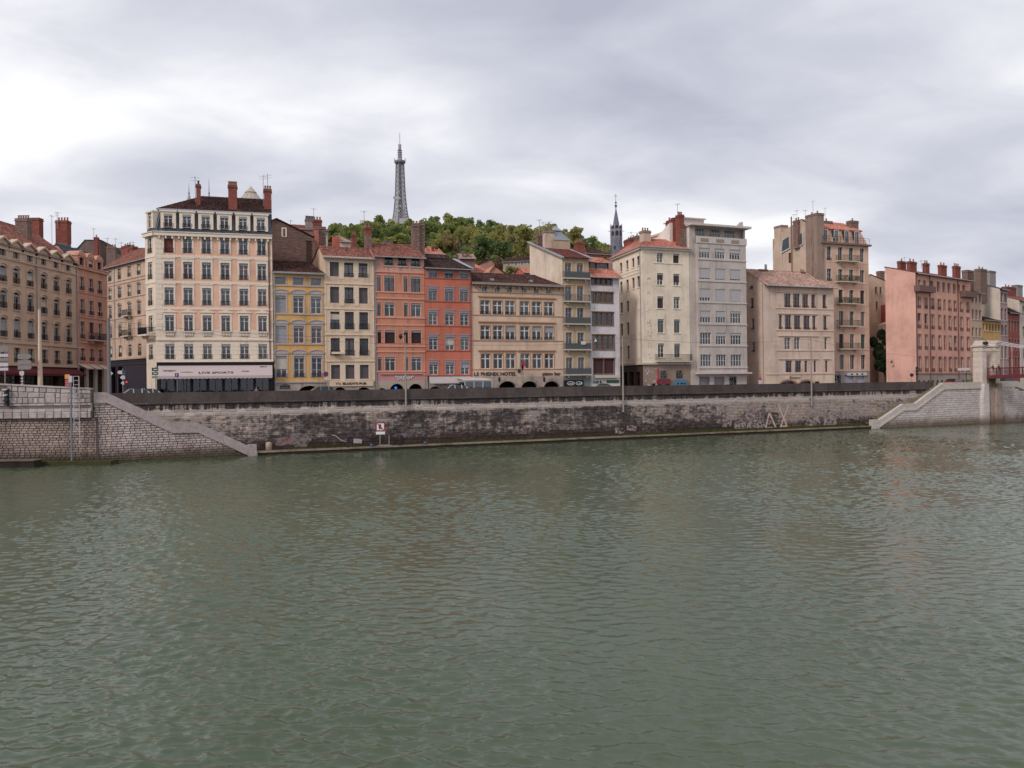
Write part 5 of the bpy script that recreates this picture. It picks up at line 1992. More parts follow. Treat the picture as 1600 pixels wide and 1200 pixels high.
h.poly(Gb, [(bx0, 0, zpb), (bx1, 0, zpb), (bx1, 1.6, zpb), (bx0, 1.6, zpb)], GRY)
# penthouse set back behind its balcony
Gp = G16.back(.9)
pr = levels(Gp, [(358.6, 370.5)], 1120)[0]
for (x0_, x1_) in ((1085, 1100), (1109, 1124.5), (1132, 1148)):
    h.win(Gp, Gp.s(x0_, 365), Gp.s(x1_, 365), pr[0], pr[1], kind='quad', fm=WHITE, rec=.12, curtain=VOILE)
h.panel(Gp, 0, E16, zpb - .4, zt, GRY)
zb1 = Gb.z(1125, 371)
m = MB().box(bx0 - .25, bx1 + .1, -.12, 0.03, zpb + .003, zb1)
h.part('balcony_wall', m, GRYT, Gb)
for (x0_, x1_) in ((1094, 1107), (1118.5, 1131), (1142, 1154.5)):
    m = MB()
    a, b = Gb.s(x0_, 377), Gb.s(x1_, 377)
    n = 9
    for i in range(n):
        x = a + (b - a) * i / n
        m.box(x, x + (b - a) / n * .5, -.16, -.121, Gb.z(1125, 379.5), Gb.z(1125, 374))
    h.part('balcony_grille', m, mat_plain('ochre_grille', lin(140, 126, 104), .8), Gb)
h.panel(G16, 0, bx0 + .02, zg, zt, GRY)
h.panel(G16, bx1 - .02, E16, zg, zt, GRY)
h.poly(G16, [(0, 0, BASE), (0, 13, BASE), (0, 13, zt), (0, 0, zt)], mat_plaster('white_side_render', lin(226, 214, 200), .2))
h.poly(G16, [(E16, 0, BASE), (E16, 13, BASE), (E16, 13, zt), (E16, 0, zt)], GRY)
h.poly(G16, [(0, 13, BASE), (E16, 13, BASE), (E16, 13, zt), (0, 13, zt)], GRY)
h.roof_o = h.part('roof', MB().box(-.3, E16 + .45, -1.1, 13.2, zt + .003, zt + .32), GRYT, G16)
Gq = G16.back(4)
m = MB().box(Gq.s(1066, 345), Gq.s(1100, 345), 0, 5, zt + .32, Gq.z(1085, 342.5))
m.box(Gq.s(1064, 345), Gq.s(1101.5, 345), -.4, 5.3, Gq.z(1085, 342.5), Gq.z(1085, 341))
h.part('roof_house', m, GRYT, Gq, parent=h.roof_o)
a = Gq.s(1078, 345)
h.part('vent', MB().box(a, a + .5, -.12, -.001, zt + .5, zt + .95), BRICK, Gq, parent=h.roof_o)
a, b = Gq.s(1143, 352), Gq.s(1161, 352)
h.part('roof_parapet', MB().prism([(a, zt + .32), (b, zt + .32), (b, Gq.z(1159, 347)), (b - .5, Gq.z(1159, 347)), (a, zt + .45)], 0, .3), GRYT, Gq, parent=h.roof_o)
a, b = Gq.s(1122, 350), Gq.s(1135, 350)
m = MB().box(a, b, 0, .4, zt + .32, zt + .5).box(a + .5, b - .1, .1, .3, zt + .5, zt + .75)
h.part('roof_unit', m, IRON, Gq, parent=h.roof_o)
# ground floor
for (x0_, x1_, st_) in ((1092.5, 1109, 'shut'), (1116, 1132.5, 'shut'), (1139.5, 1151.5, 'shop')):
    h.win(G16, G16.s(x0_, 597), G16.s(x1_, 597), BASE + .1, G16.z(1120, 588.5), kind=st_, fm=mat_plain('grey_roller', lin(140, 132, 134), .6) if st_ == 'shut' else IRON, rec=.3, curtain=None)
h.panel(G16, 0, E16, BASE, zg, GRY, 'ground_floor_wall')
h.part('canopy', MB().box(bx0 - .3, E16 + .3, -1.0, -.001, G16.z(1120, 584.5), G16.z(1120, 582)), GRYT, G16)
# sloping white wall and flues between the block and the cream house
Gw = G16.back(3.2)
zq1 = Gw.z(1029, 374)
Gw2 = G16.side(0, math.pi / 2)
m = MB()
xa = -6.0
h.part('party_wall', MB().prismx([(3.2, zt - 5), (12.5, zt - 5), (12.5, zt - 3.2), (3.2, zt + 1.0)], -1.5, -.01), mat_plaster('white_side_render', lin(226, 214, 200), .2), G16)
h.chimney(G16.back(.4), 1061.5, 1069, 336, zt - 4.0, BRICK, 1.1, 3)
h.chimney(G16.back(.38), 1062, 1069.2, 358, zt - 5.2, RUBBLE, 1.12, 0, cap=False)
h.chimney(G16.back(3.1), 1051.5, 1057, 341, zt - 4.5, BRICK, .7, 0)
h.chimney(G16.back(5), 1046, 1056, 345, zt - 3, BRICK, 1.0, 2)
h.aerial(G16.back(1), 1060.2, 317, zt + 1.5, 1)
h.finish()

# ================================================================= low beige house
BGE = mat_plaster('rose_beige_render', lin(212, 184, 162, 1.0), .28)
BGT = mat_plain('rose_beige_trim', lin(210, 182, 160), .85)
G17 = LF(1195, 500)
h = House('townhouse', 'low rose beige house with bands of narrow windows and pale pantile roof', G17, group='row of riverside townhouses')
E17 = G17.s(1303, 500)
bandsx = [
    [(1214.5, 1222, 'b'), (1225.5, 1235.6, 'w'), (1239.2, 1249.8, 'w'), (1253.6, 1263.2, 'w'), (1267.6, 1274, 'w'), (1285.2, 1291.2, 'w')],
    [(1217, 1222.3, 'w'), (1226.5, 1236.3, 'w'), (1240.5, 1250.8, 'w'), (1255.3, 1265.5, 'w'), (1269.4, 1274.8, 'w'), (1286.6, 1292, 'w')],
    [(1226, 1235.5, 'x'), (1241, 1250.2, 'x'), (1256, 1262, 'b'), (1265, 1273.5, 'b'), (1288.3, 1292.8, 'x')],
    [(1227.5, 1237.7, 'w'), (1242.5, 1252.2, 'w'), (1257.2, 1261.6, 'w'), (1271.5, 1275.6, 'w'), (1289.3, 1293.5, 'w')]]
rws = levels(G17, [(459.5, 480.4), (493, 514.6), (527.6, 546), (563.6, 581.5)], 1250)
for r, row in enumerate(bandsx):
    for (x0_, x1_, k_) in row:
        ym = (459.5, 493, 527.6, 563.6)[r] + 10
        a, b = G17.s(x0_, ym), G17.s(x1_, ym)
        z0, z1 = rws[r]
        if k_ == 'b':
            h.part('blank_window', MB().box(a, b, -.012, -.001, z0 + .3, z1), BGT, G17)
            continue
        kind = 'case' if b - a > .8 else 'pane'
        h.win(G17, a, b, z0, z1, kind=kind, fm=WHITE if k_ == 'x' else BRN, rec=.2, curtain=VOILE if k_ == 'w' else CREAMC, mode=RN.choice((0, 0, 1)), rail=BRN if r < 2 else None, railh=.32)
    for (x0_, x1_) in ((1214, 1277), (1284, 1296)):
        ym = (457.6, 491, 525.6, 561.5)[r]
        h.band(G17, G17.s(x0_ + r * .7, ym), G17.s(x1_ + r * .5, ym), G17.z(1250, ym), .13, .16, BGT, 'label_mould')
    h.band(G17, G17.s(1212, 500), E17, rws[r][0] - .25, .12, .1, BGT)
ze, zg = G17.z(1250, 445), G17.z(1250, 584.5)
h.panel(G17, 0, E17, zg, ze, BGE)
PALEG = mat_plaster('buff_ground_render', lin(214, 190, 158), .3)
for (x0_, x1_) in ((1218, 1245.5), (1248, 1272)):
    h.win(G17, G17.s(x0_, 599), G17.s(x1_, 599), BASE + .1, G17.z((x0_ + x1_) / 2, 594.5), kind='shop', fm=DARKW, arch=.9, rec=.4, curtain=None, sur=mat_plain('terracotta_arch', lin(176, 124, 104), .85), sw=.25, proud=.04)
h.win(G17, G17.s(1273.5, 602), G17.s(1281, 602), BASE + .1, G17.z(1277, 596), kind='shop', fm=REDSHOP, rec=.3, curtain=None)
h.panel(G17, 0, E17, BASE, zg, PALEG, 'ground_floor_wall')
h.band(G17, 0, E17, zg - .05, .15, .1, BGT)
h.lettering(G17, 'Emory', 1234, 1250.5, 588, 593.5, mat_plain('tag_brown', lin(110, 84, 66), .8), .01, .02, 'graffiti')
S17 = 9.5
zr = G17.back(5).z(1230, 424.5)
h.roof(G17, 0, E17, ze, 10.5, 5.0, zr, TILE_PALE, over=.7, so=.2, hipr=1.5)
h.poly(G17, [(E17, 0, BASE), (E17, 10.5, BASE), (E17, 10.5, ze), (E17, 0, ze)], BGE)
# side wall running back
G17s = Frame(G17.pt(0, -S17), G17.ang - math.pi / 2)
for (x0_, x1_, y0_, y1_) in ((1171.6, 1176.8, 440.5, 452), (1172.5, 1177.5, 465.5, 482), (1174, 1178.7, 498, 515), (1175.2, 1179.5, 535, 550)):
    ym = (y0_ + y1_) / 2
    h.win(G17s, G17s.s(x0_, ym), G17s.s(x1_, ym), G17s.z(x0_ + 2, y1_), G17s.z(x0_ + 2, y0_), kind='case', fm=GREYP, sill=True, rec=.2, rail=DARKW, railh=.3)
h.panel(G17s, 0, S17, BASE, ze, BGE)
h.poly(G17s, [(0, 0, ze), (S17, 0, ze), (S17 - 5, 0, zr)], BGE)
h.pipe(G17s, S17 - .4, BASE + 1, ze, GREYP, .07)
h.band(G17s, 0, S17, G17s.z(1185, 566), .08, .05, BGT)
h.chimney(G17.back(4.6), 1187, 1199.5, 421.5, ze, BRICK, 1.0, 0)
h.chimney(G17.back(4.8), 1196, 1198.5, 413, ze + 2, GREYP, .25, 0, cap=False)
h.chimney(G17.back(4.4), 1252.5, 1259, 426, ze, BRICK, .8, 2)
for x_ in (1212, 1242, 1260):
    a = G17.s(x_, 438)
    h.part('rooflight', MB().box(a, a + .8, 1.6, 2.1, ze + .62, ze + .98), SLATE, G17, parent=h.roof_o)
h.finish()

# ================================================================= tall tan house with mansard
TAN = mat_plaster('tan_orange_render', lin(212, 172, 142, 1.0), .3)
TANT = mat_plain('tan_pale_trim', lin(206, 188, 168), .85)
SIDE18 = mat_plaster('grey_beige_side_render', lin(196, 172, 146, 1.0), .35)
_b18 = MAIN.back(2.6)
G18 = Frame(_b18.pt(_b18.s(1280.5, 400)), MAIN_ANG)
h = House('apartment_building', 'tall tan house with iron balconies, mansard roof and scarred side wall', G18)
E18 = G18.s(1357.5, 450)
cs = [(G18.s(c, 400) - .5, G18.s(c, 400) + .5) for c in (1295.2, 1312.8, 1329.6, 1346.6)]
rws = levels(G18, [(386.7, 408), (421, 440), (453, 474), (486.3, 509), (522, 544.5), (554.3, 577)], 1322)
ST = dict(kind='case', fm=GREYP, sur=TANT, sw=.14, proud=.04)
ovr = {(r, 0): dict(rail=IRON, railh=.4) for r in range(2)}
ovr.update({(2, 1): dict(kind='shut', fm=BLINDB), (2, 3): dict(kind='shut', fm=BLINDB), (4, 0): dict(kind='shut', fm=GRN), (4, 1): dict(kind='shut', fm=BLINDB), (4, 3): dict(kind='shut', fm=mat_plain('green_shutter', lin(70, 86, 78), .7))})
grid(h, G18, cs, rws, ST, ovr)
zc, zg = G18.z(1322, 382), G18.z(1322, 579.5)
h.panel(G18, 0, E18, zg, zc, TAN)
for r in range(6):
    h.band(G18, .0, E18, rws[r][0] - .3, .1, .06, TANT)
h.band(G18, .1, E18 + .25, zc - .15, .3, .55, mat_plain('brown_cornice', lin(120, 92, 80), .8), 'cornice')
BALG = mat_plain('bronze_iron', lin(86, 80, 66), .6)
FOL = mat_plain('balcony_leaves', (.04, .07, .025), .8)
for r in range(5):
    b_ = h.balcony(G18, cs[1][0] - .55, cs[2][1] + .75, rws[r][0] - .05, .9, BALG, OFFWHITE, 1.0)
    if r in (1, 2):
        m = MB()
        rg = random.Random(r)
        L_ = cs[2][1] - cs[1][0] + 1.1
        for i in range(240):
            c_ = Vector((rg.uniform(-L_ / 2, L_ / 2), rg.uniform(-.95, -.75), rg.uniform(.1, 1.05)))
            d_ = Vector((rg.gauss(0, 1), rg.gauss(0, 1), rg.gauss(0, 1))).normalized() * .12
            e_ = d_.orthogonal().normalized() * .1
            m.quad(c_ - d_, c_ - e_, c_ + d_, c_ + e_)
        link('balcony_plant', m.mesh('balcony_plant', FOL), b_)
# mansard storey
zm = G18.z(1322, 358.5)
m = MB()
MB_ = mat_plain('mansard_tan', lin(196, 150, 122), .8)
m.quad((.25, .15, zc + .3), (E18, .15, zc + .3), (E18 - .9, .9, zm), (.4, .9, zm))
m.quad((E18, .15, zc + .3), (E18, 11, zc + .3), (E18 - .9, 11, zm), (E18 - .9, .9, zm))
h.part('mansard', m, MB_, G18)
ma = levels(G18, [(361, 379)], 1322)[0]
for c in (1290, 1307, 1323.5, 1339):
    a = G18.s(c, 370)
    o = h.win(G18, a - .45, a + .45, ma[0] + .1, ma[1], kind='case', fm=BLU, hole=False, rec=.1, curtain=VOILE, mode=0, sur=TANT, sw=.1, proud=.03)
h.part('roof_railing', rail_part := MB().box(.4, E18, -.35, -.32, zc + 1.15, zc + 1.2).box(.4, E18, -.35, -.32, zc + .8, zc + .83), IRON, G18)
m = MB()
for i in range(9):
    x = .5 + (E18 - .6) * i / 8
    m.box(x - .02, x + .02, -.35, -.31, zc + .25, zc + 1.2)
h.part('roof_railing', m, IRON, G18)
zr = G18.back(4).z(1322, 348.5)
m = MB()
tile_sheet(m, (.0, .6, zm), (E18 - .6, .6, zm), (E18 - 1.6, 4.5, zr), (.0, 4.5, zr + .2))
m.quad((0, 4.5, zr + .2), (E18 - 1.6, 4.5, zr), (E18 - .6, 11, zm), (0, 11, zm))
m.poly([(E18 - .6, .6, zm), (E18 - .6, 11, zm), (E18 - 1.6, 4.5, zr)])
h.roof_o = h.part('roof', m, TILE_ORANGE, G18)
ac = G18.s(1301, 373)
h.part('air_unit', MB().box(ac - .35, ac + .35, -.3, .05, zc + .32, zc + .95), OFFWHITE, G18)
h.part('air_fan', MB().lathe([(.24, 0), (.24, .02)], 12, M=Matrix.Translation((ac, -.302, zc + .64)) @ Matrix.Rotation(math.pi / 2, 4, 'X')), IRON, G18)
h.chimney(G18.back(3.2), 1288, 1301, 346, zm, RUBBLE, 1.0, 1)
h.chimney(G18.back(2.0), 1329, 1341.5, 345.5, zm - 1, RUBBLE, 1.0, 1)
# side wall going back with the stained chimney breast
S18 = 12.0
G18s = Frame(G18.pt(0, -S18), G18.ang - math.pi / 2)
zs0 = zc + .3
x3 = S18
w_ = G18s.s(1234.5, 405)
h.win(G18s, w_ - .45, w_ + .45, G18s.z(1234.5, 411), G18s.z(1234.5, 395), kind='case1', fm=BRN, rec=.15, curtain=VOILE)
h.panel(G18s, 0, S18, BASE, zs0, SIDE18)
zm1 = zm + 1.2
h.poly(G18s, [(0, 0, zs0), (S18, 0, zs0), (S18 - .8, 0, zm), (S18 - 4.5, 0, zr + .1), (2.2, 0, zm1 - .4), (.6, 0, zs0 + 2)], SIDE18)
for (x0_, x1_, y0_, y1_) in ((1221.5, 1235, 373, 392), (1246.5, 1255.5, 366, 385)):
    ym = (y0_ + y1_) / 2
    a, b = G18s.s(x0_, ym), G18s.s(x1_, ym)
    z0, z1 = G18s.z((x0_ + x1_) / 2, y1_), G18s.z((x0_ + x1_) / 2, y0_)
    h.part('slate_panel', MB().prism([(a, z0 - .2), (b, z0 + .3), (b - .1, z1 + .3), (a + .35, z1 - .2)], -.1, -.001), SLATE, G18s)
    m = MB().bar((a, -.13, z0 - .2), (b, -.13, z0 + .3), .16).bar((b - .1, -.13, z1 + .3), (b, -.13, z0 + .3), .12).bar((a, -.13, z0 - .2), (a + .35, -.13, z1 - .2), .12)
    h.part('panel_trim', m, WHITE, G18s)
STAINB = mat_plaster('stained_breast', lin(150, 126, 110, 1.0), .9, (.06, .05, .045))
Gcb = G18s.back(-.9)
a, b = G18s.s(1258, 390), G18s.s(1277, 390)
h.chimney(G18s.back(-.8), 1258.5, 1276, 335.5, BASE + 15, STAINB, 1.6, 2)
h.chimney(G18s.back(.2), 1209.5, 1221, 353.5, zs0 - 3, SIDE18, 1.5, 0)
h.chimney(G18s.back(-.5), 1239, 1246.5, 345, zs0 - .5, RUBBLE, .9, 2)
x = G18s.s(1237.6, 380)
h.pipe(G18s, x, BASE + 15, G18s.z(1237.6, 338.5), mat_plain('rust_pipe', lin(140, 104, 84), .7), .13, 'flue')
for p_, y_ in ((1272, 313), (1291, 324)):
    h.aerial(G18.back(3), p_, y_, zr, 0)
for p_, y_ in ((1238.5, 334), (1243, 328), (1256, 327.5)):
    h.aerial(G18s.back(1), p_, y_, zm, 1)
h.poly(G18, [(E18, 0, BASE), (E18, 12, BASE), (E18, 12, zc + .3), (E18, 0, zc + .3)], TAN)
h.poly(G18, [(0, 12, BASE), (E18, 12, BASE), (E18, 12, zm), (0, 12, zm)], TAN)
for i, (x0_, x1_, fm_) in enumerate(((1304, 1314, 'shop'), (1320, 1333, 'shut'), (1338, 1350, 'shut'))):
    h.win(G18, G18.s(x0_, 598), G18.s(x1_, 598), BASE + .1, G18.z(1322, 586), kind=fm_, fm=mat_plain('pale_blue_shutter', lin(170, 172, 188), .6) if fm_ == 'shut' else GREYP, rec=.25, curtain=None)
h.panel(G18, 0, E18, BASE, zg, mat_plaster('grey_shop_render', lin(158, 146, 138), .4), 'ground_floor_wall')
h.part('sign_board', MB().box(G18.s(1323, 585), G18.s(1353, 585), -.25, -.001, G18.z(1338, 586.8), G18.z(1338, 582.5)), WHITE, G18)
for i in range(3):
    a = G18.s(1328 + i * 8, 585)
    h.part('sign_mark', MB().box(a, a + .45, -.27, -.252, G18.z(1338, 585.8), G18.z(1338, 583.6)), INK, G18)
h.finish()
# ================================================================= houses behind the street tree
G19 = Frame((at(1362, 500, 160).x, 160), MAIN_ANG)
h = House('rear_house', 'cream gabled house behind the leafy street tree', G19)
CR19 = mat_plaster('cream_gable_render', lin(218, 190, 156), .25)
a, b, c = G19.s(1350, 470), G19.s(1376.5, 470), G19.s(1392, 470)
for (x0_, x1_, y0_, y1_) in ((1367.3, 1371, 448, 459), (1368.5, 1371.5, 471, 484), (1374.5, 1378, 448.5, 460)):
    ym = (y0_ + y1_) / 2
    h.win(G19, G19.s(x0_, ym), G19.s(x1_, ym), G19.z(x0_, y1_), G19.z(x0_, y0_), kind='pane', fm=GREYP, sill=True, curtain=VOILE)
zp = G19.z(1359, 429)
zq_ = G19.z(1381, 442)
h.panel(G19, a, c, BASE, zq_, CR19)
h.poly(G19, [(a, 0, zq_), (c, 0, zq_), (G19.s(1359, 430), 0, zp)], CR19)
h.body(G19, a, c, zq_, 8, CR19)
m = MB().quad((G19.s(1359, 430), -.2, zp + .1), (c + .2, -.2, zq_), (c + .2, 8, zq_), (G19.s(1359, 430), 8, zp + .1))
m.quad((G19.s(1359, 430), -.2, zp + .1), (a - 2, -.2, zq_ - 1), (a - 2, 8, zq_ - 1), (G19.s(1359, 430), 8, zp + .1))
h.roof_o = h.part('roof', m, TILE_PALE, G19)
h.chimney(G19.back(.5), 1375.5, 1382.5, 424, zq_ - 1, RUBBLE, 1.0, 0)
h.part('orange_lean_to', MB().box(G19.s(1376.5, 485), c, -1.2, -.001, BASE, G19.z(1380, 477)), ORW, G19)
h.part('side_shed', MB().prism([(G19.s(1363, 505), BASE), (c, BASE), (c, G19.z(1384, 497)), (G19.s(1363, 508), G19.z(1363, 508))], -3.0, -1.3), CR19, G19)
h.finish()

# ================================================================= long pink building
PNK = mat_plaster('salmon_pink_render', lin(218, 160, 134, 1.0), .2)
PNKS = mat_plaster('pink_end_render', lin(222, 168, 146, 1.0), .15)
PNT = mat_plain('pink_brown_trim', lin(168, 118, 98), .85)
ANG20 = math.atan2(.608, .794)
c0 = at(1431, 500, 141)
G20 = Frame((c0.x, c0.y), ANG20)
h = House('apartment_building', 'long salmon pink building with blank end wall and row of brick chimneys', G20)
E20 = G20.s(1517, 500)
ctr = [(1436, .5), (1446.5, .5), (1457, .5), (1467.5, .5), (1475.7, .3), (1483.7, .5), (1492, .48), (1502, .5), (1512, .5)]
cs = [(G20.s(c, 472) - w, G20.s(c, 472) + w) for c, w in ctr]
rws = levels(G20, [(464.3, 481.5), (489.8, 513), (522.5, 546), (557, 581)], 1436)
ST = dict(kind='case', fm=WHITE, sur=PNT, sw=.14, proud=.03, rail=BRN, railh=.6)
grid(h, G20, cs, rws, ST, {(r, 4): dict(kind='shut', fm=BRN, rail=None) for r in range(4)}, [None, CREAMC, VOILE])
ra = levels(G20, [(437, 449.5)], 1436)[0]
rb = levels(G20, [(439.5, 455)], 1458)[0]
acs = [(G20.s(c, 445) - .45, G20.s(c, 445) + .45) for c in (1436.5, 1444.5, 1455.7, 1466, 1474.5, 1482.5, 1491, 1497.5, 1505.5)]
for i, (a, b) in enumerate(acs):
    z0, z1 = ra if i < 2 else rb
    if i >= 7:
        z0, z1 = rb[0] + .3, rb[1]
    h.win(G20, a, b, z0, z1, kind='case', fm=BLU if i < 2 else GREYP, sur=PNT if i > 1 else None, sw=.1, proud=.03, curtain=RN.choice((None, VOILE)))
ze, zg = G20.z(1436, 427), G20.z(1436, 584)
h.panel(G20, 0, E20, zg, ze, PNK)
for i in range(12):
    a = .5 + (E20 - 1) * i / 12
    h.win(G20, a, a + .9, BASE + .1, zg - 1.1, kind='pane', fm=DARKW, arch=.45, rec=.3, curtain=None)
h.panel(G20, 0, E20, BASE, zg, ASHLAR, 'ground_floor_wall')
h.band(G20, 0, E20, zg - .05, .2, .12, PNT)
D20 = 5.3
zr = G20.back(D20).z(1383, 418)
h.roof(G20, 0, E20, ze, D20, D20, zr, TILE_RED, over=.55, so=.05)
G20s = Frame(G20.pt(0, -D20), ANG20 - math.pi / 2)
h.panel(G20s, 0, D20, BASE, ze, PNKS)
h.poly(G20s, [(0, 0, ze), (D20, 0, ze), (0, 0, zr)], PNKS)
h.poly(G20, [(E20, 0, BASE), (E20, D20, BASE), (E20, D20, zr), (E20, 0, ze)], PNK)
h.poly(G20, [(0, D20, BASE), (E20, D20, BASE), (E20, D20, zr), (0, D20, zr)], PNK)
BALB = mat_plain('brown_balcony_panel', lin(120, 88, 80), .8)
for (x0_, x1_, y0_, y1_) in ((1428, 1453.5, 447.5, 457), (1499.5, 1518, 456, 465)):
    a, b = G20.s(x0_, 452), G20.s(x1_, 452)
    z0, z1 = G20.z((x0_ + x1_) / 2, y1_), G20.z((x0_ + x1_) / 2, y0_)
    h.part('balcony', MB().box(a, b, -1.0, -.93, z0, z1).box(a, a + .06, -.93, -.002, z0, z1).box(b - .06, b, -.93, -.002, z0, z1).box(a + .06, b - .06, -.93, -.002, z0, z0 + .12), BALB, G20)
for p_ in (1431.5, 1452.5, 1496.5):
    h.pipe(G20, G20.s(p_, 480), BASE, ze, BRN, .06)
Gc = G20.back(2.4)
for (x0_, x1_, yt, pots) in ((1422, 1434, 409.5, 2), (1446.5, 1454, 412, 2), (1470.5, 1481, 415, 2), (1493, 1502.5, 416.5, 3)):
    h.chimney(Gc, x0_, x1_ - 1.5, yt, ze - .4, BRICK, .6, pots)
h.chimney(G20.back(4.5), 1407, 1416, 409, ze, BRICK, .6, 1)
h.aerial(G20.back(4.5), 1415.5, 401, zr, 0)
h.aerial(Gc, 1442, 406, zr, 1)
lx, lz = G20s.hit(1395, 565)
h.part('wall_lamp', MB().tube((lx, 0, lz + .3), (lx + .3, -1.0, lz + .1), .03, n=5).lathe([(.08, lz + .1), (.22, lz - .15), (.16, lz - .25)], 8, (lx + .3, -1.0)), IRON, G20s)
h.finish()

# ================================================================= further houses on the right, one behind the other
def far_house(name, label, x0_, x1_, y_eave, rows, ncol, wall, roofm, k, ydx, chim=(), side=None, ridge=1.2, trim=None, arch=False, ww=.45, depth=9.0):
    G = Frame(G20.pt(k[0], k[1]), ANG20)
    h = House(name, label, G)
    a, b = G.s(x0_, 480), G.s(x1_, 480)
    zs = levels(G, rows, ydx)
    w = (b - a) / ncol
    for r, (z0, z1) in enumerate(zs):
        for c in range(ncol):
            m_ = a + w * (c + .5)
            h.win(G, m_ - ww, m_ + ww, z0, z1, kind='case' if ww > .4 else 'pane', fm=GREYP, sur=trim, sw=.12, proud=.03, sill=trim is None, curtain=RN.choice(CURT))
    ze = G.z(ydx, y_eave)
    h.panel(G, a, b, BASE, ze, wall)
    zr = ze + ridge
    h.body(G, a, b, ze, depth, side or wall, depth / 2, zr)
    h.roof(G, a, b, ze, depth, depth / 2, zr, roofm, over=.5)
    for (c0_, c1_, yt, mt, kk, pots) in chim:
        h.chimney(G.back(kk), c0_, c1_, yt, ze - 3, mt, 1.1, pots)
    return h, G, a, b, ze


BEIGE21 = mat_plaster('grey_beige_render', lin(196, 164, 136), .3)
h, G, a, b, ze = far_house('townhouse', 'narrow beige house with three window columns right of the pink building', 1517.3, 1534, 457,
                           [(461, 473), (484, 499), (512, 526), (542, 560)], 3, BEIGE21, TILE_BROWN, (E20 + .05, 0), 1526,
                           [(1512, 1522, 423, RUBBLE, 4, 0), (1527, 1530, 428.5, GREYP, 5, 0)], ridge=1.6, ww=.4)
h.finish()
CR22 = mat_plaster('pale_grey_side_render', lin(206, 192, 172), .25)
E21 = E20 + b + .1
h, G, a, b, ze = far_house('townhouse', 'yellow house with low dark roof behind the stone bridge pillars', 1534.5, 1562.5, 500,
                           [(506, 517), (540, 560)], 6, mat_plaster('mustard_render', lin(206, 160, 84), .3), TILE_DARK, (E21, 0), 1548, ridge=1.4, ww=.42)
h.finish()
E22 = E21 + b + .1
h, G, a, b, ze = far_house('townhouse', 'tall mauve house with cream side wall and rubble chimney behind the yellow house', 1563, 1574, 452,
                           [(458, 473), (482, 500), (508, 524), (540, 560)], 2, mat_plaster('mauve_render', lin(176, 144, 140), .3), SLATE, (E22, 0), 1568,
                           [(1532, 1542.5, 421, RUBBLE, 1.0, 2), (1546.5, 1556, 424, mat_plaster('grey_stack3', lin(150, 142, 138), .4), 4, 0)], side=CR22, ridge=2.5, ww=.5, depth=14)
h.finish()
E23 = E22 + b + .1
h, G, a, b, ze = far_house('townhouse', 'dark red house with dense window grid right of the mauve house', 1574.5, 1592.5, 488,
                           [(501, 518), (530, 548), (558, 575)], 4, mat_plaster('maroon_render', lin(150, 76, 68), .3), TILE_DARK, (E23, 0), 1584,
                           [(1573.5, 1588, 449, BRICK, 4, 3), (1590, 1598, 446, mat_plaster('grey_stack3', lin(150, 142, 138), .4), 5, 0)], side=CR22, ridge=2.5, ww=.45, trim=PNT)
h.finish()
E24 = E23 + b + .1
h, G, a, b, ze = far_house('townhouse', 'pale cream house at the right edge of the row', 1593, 1640, 470,
                           [(478, 494), (510, 526), (542, 560)], 4, CR22, TILE_RED, (E24, 0), 1600, ridge=1.6, ww=.5)
h.finish()

# ================================================================= hill
def ridge_y(px):
    """photo height of the wooded skyline"""
    pts = [(300, 372), (430, 362), (500, 356), (540, 352), (600, 349), (640, 345), (690, 341), (730, 343), (770, 348), (800, 353), (850, 356), (880, 360), (910, 372), (940, 379), (970, 388), (1010, 396), (1100, 410), (1300, 430), (1700, 470)]
    for (a, b), (c, d) in zip(pts, pts[1:]):
        if a <= px <= c:
            return b + (d - b) * (px - a) / (c - a)
    return pts[0][1] if px < 300 else pts[-1][1]


def hill_z(x, y):
    t = max(0.0, min(1.0, (y - 230.0) / (560.0 - 230.0)))
    px = 800 + F * x / max(y, 230.0)
    top = at(px, ridge_y(px) + 15, 560.0).z
    z = BASE - .5 + (top - BASE) * (t ** 0.8)
    if y > 560:
        z = top + (y - 560) * .004
    return z


nx, ny = 70, 60
vs, fs = [], []
for j in range(ny):
    y = 190 + (1100 - 190) * j / (ny - 1)
    for i in range(nx):
        x = -420 + 1000 * i / (nx - 1)
        vs.append((x, y, hill_z(x, y) if y > 230 else BASE - .5))
for j in range(ny - 1):
    for i in range(nx - 1):
        fs.append((j * nx + i, j * nx + i + 1, (j + 1) * nx + i + 1, (j + 1) * nx + i))
EARTH = mat_plain('undergrowth', (.045, .05, .022), .95, 0, .4, .08)
hill = link('hill', MB().add(vs, fs).mesh('hill', EARTH, True))
tag(hill, None, None, None, 'structure')


def leaf_mat(name, c):
    def make():
        m, t, b = new_mat(name)
        pos = t.add('ShaderNodeNewGeometry').outputs['Position']
        n = t.noise(pos, .22, 3)
        n2 = t.noise(pos, 1.6, 2)
        v = t.math('ADD', t.math('MULTIPLY', n, .6), t.math('MULTIPLY', n2, .4))
        t.put(b.inputs['Base Color'], t.ramp(v, [(.34, scale3(c, .62)), (.5, c), (.66, scale3(c, 1.4))]))
        b.inputs['Roughness'].default_value = .75
        b.inputs['Specular IOR Level'].default_value = .2
        tr = t.add('ShaderNodeBsdfTranslucent')
        tr.inputs['Color'].default_value = (*scale3(c, 1.9), 1)
        mx = t.add('ShaderNodeMixShader')
        mx.inputs[0].default_value = .38
        t.l.new(b.outputs[0], mx.inputs[1])
        t.l.new(tr.outputs[0], mx.inputs[2])
        t.l.new(mx.outputs[0], t.n['Material Output'].inputs[0])
        return m
    return cached(('m', name), make)


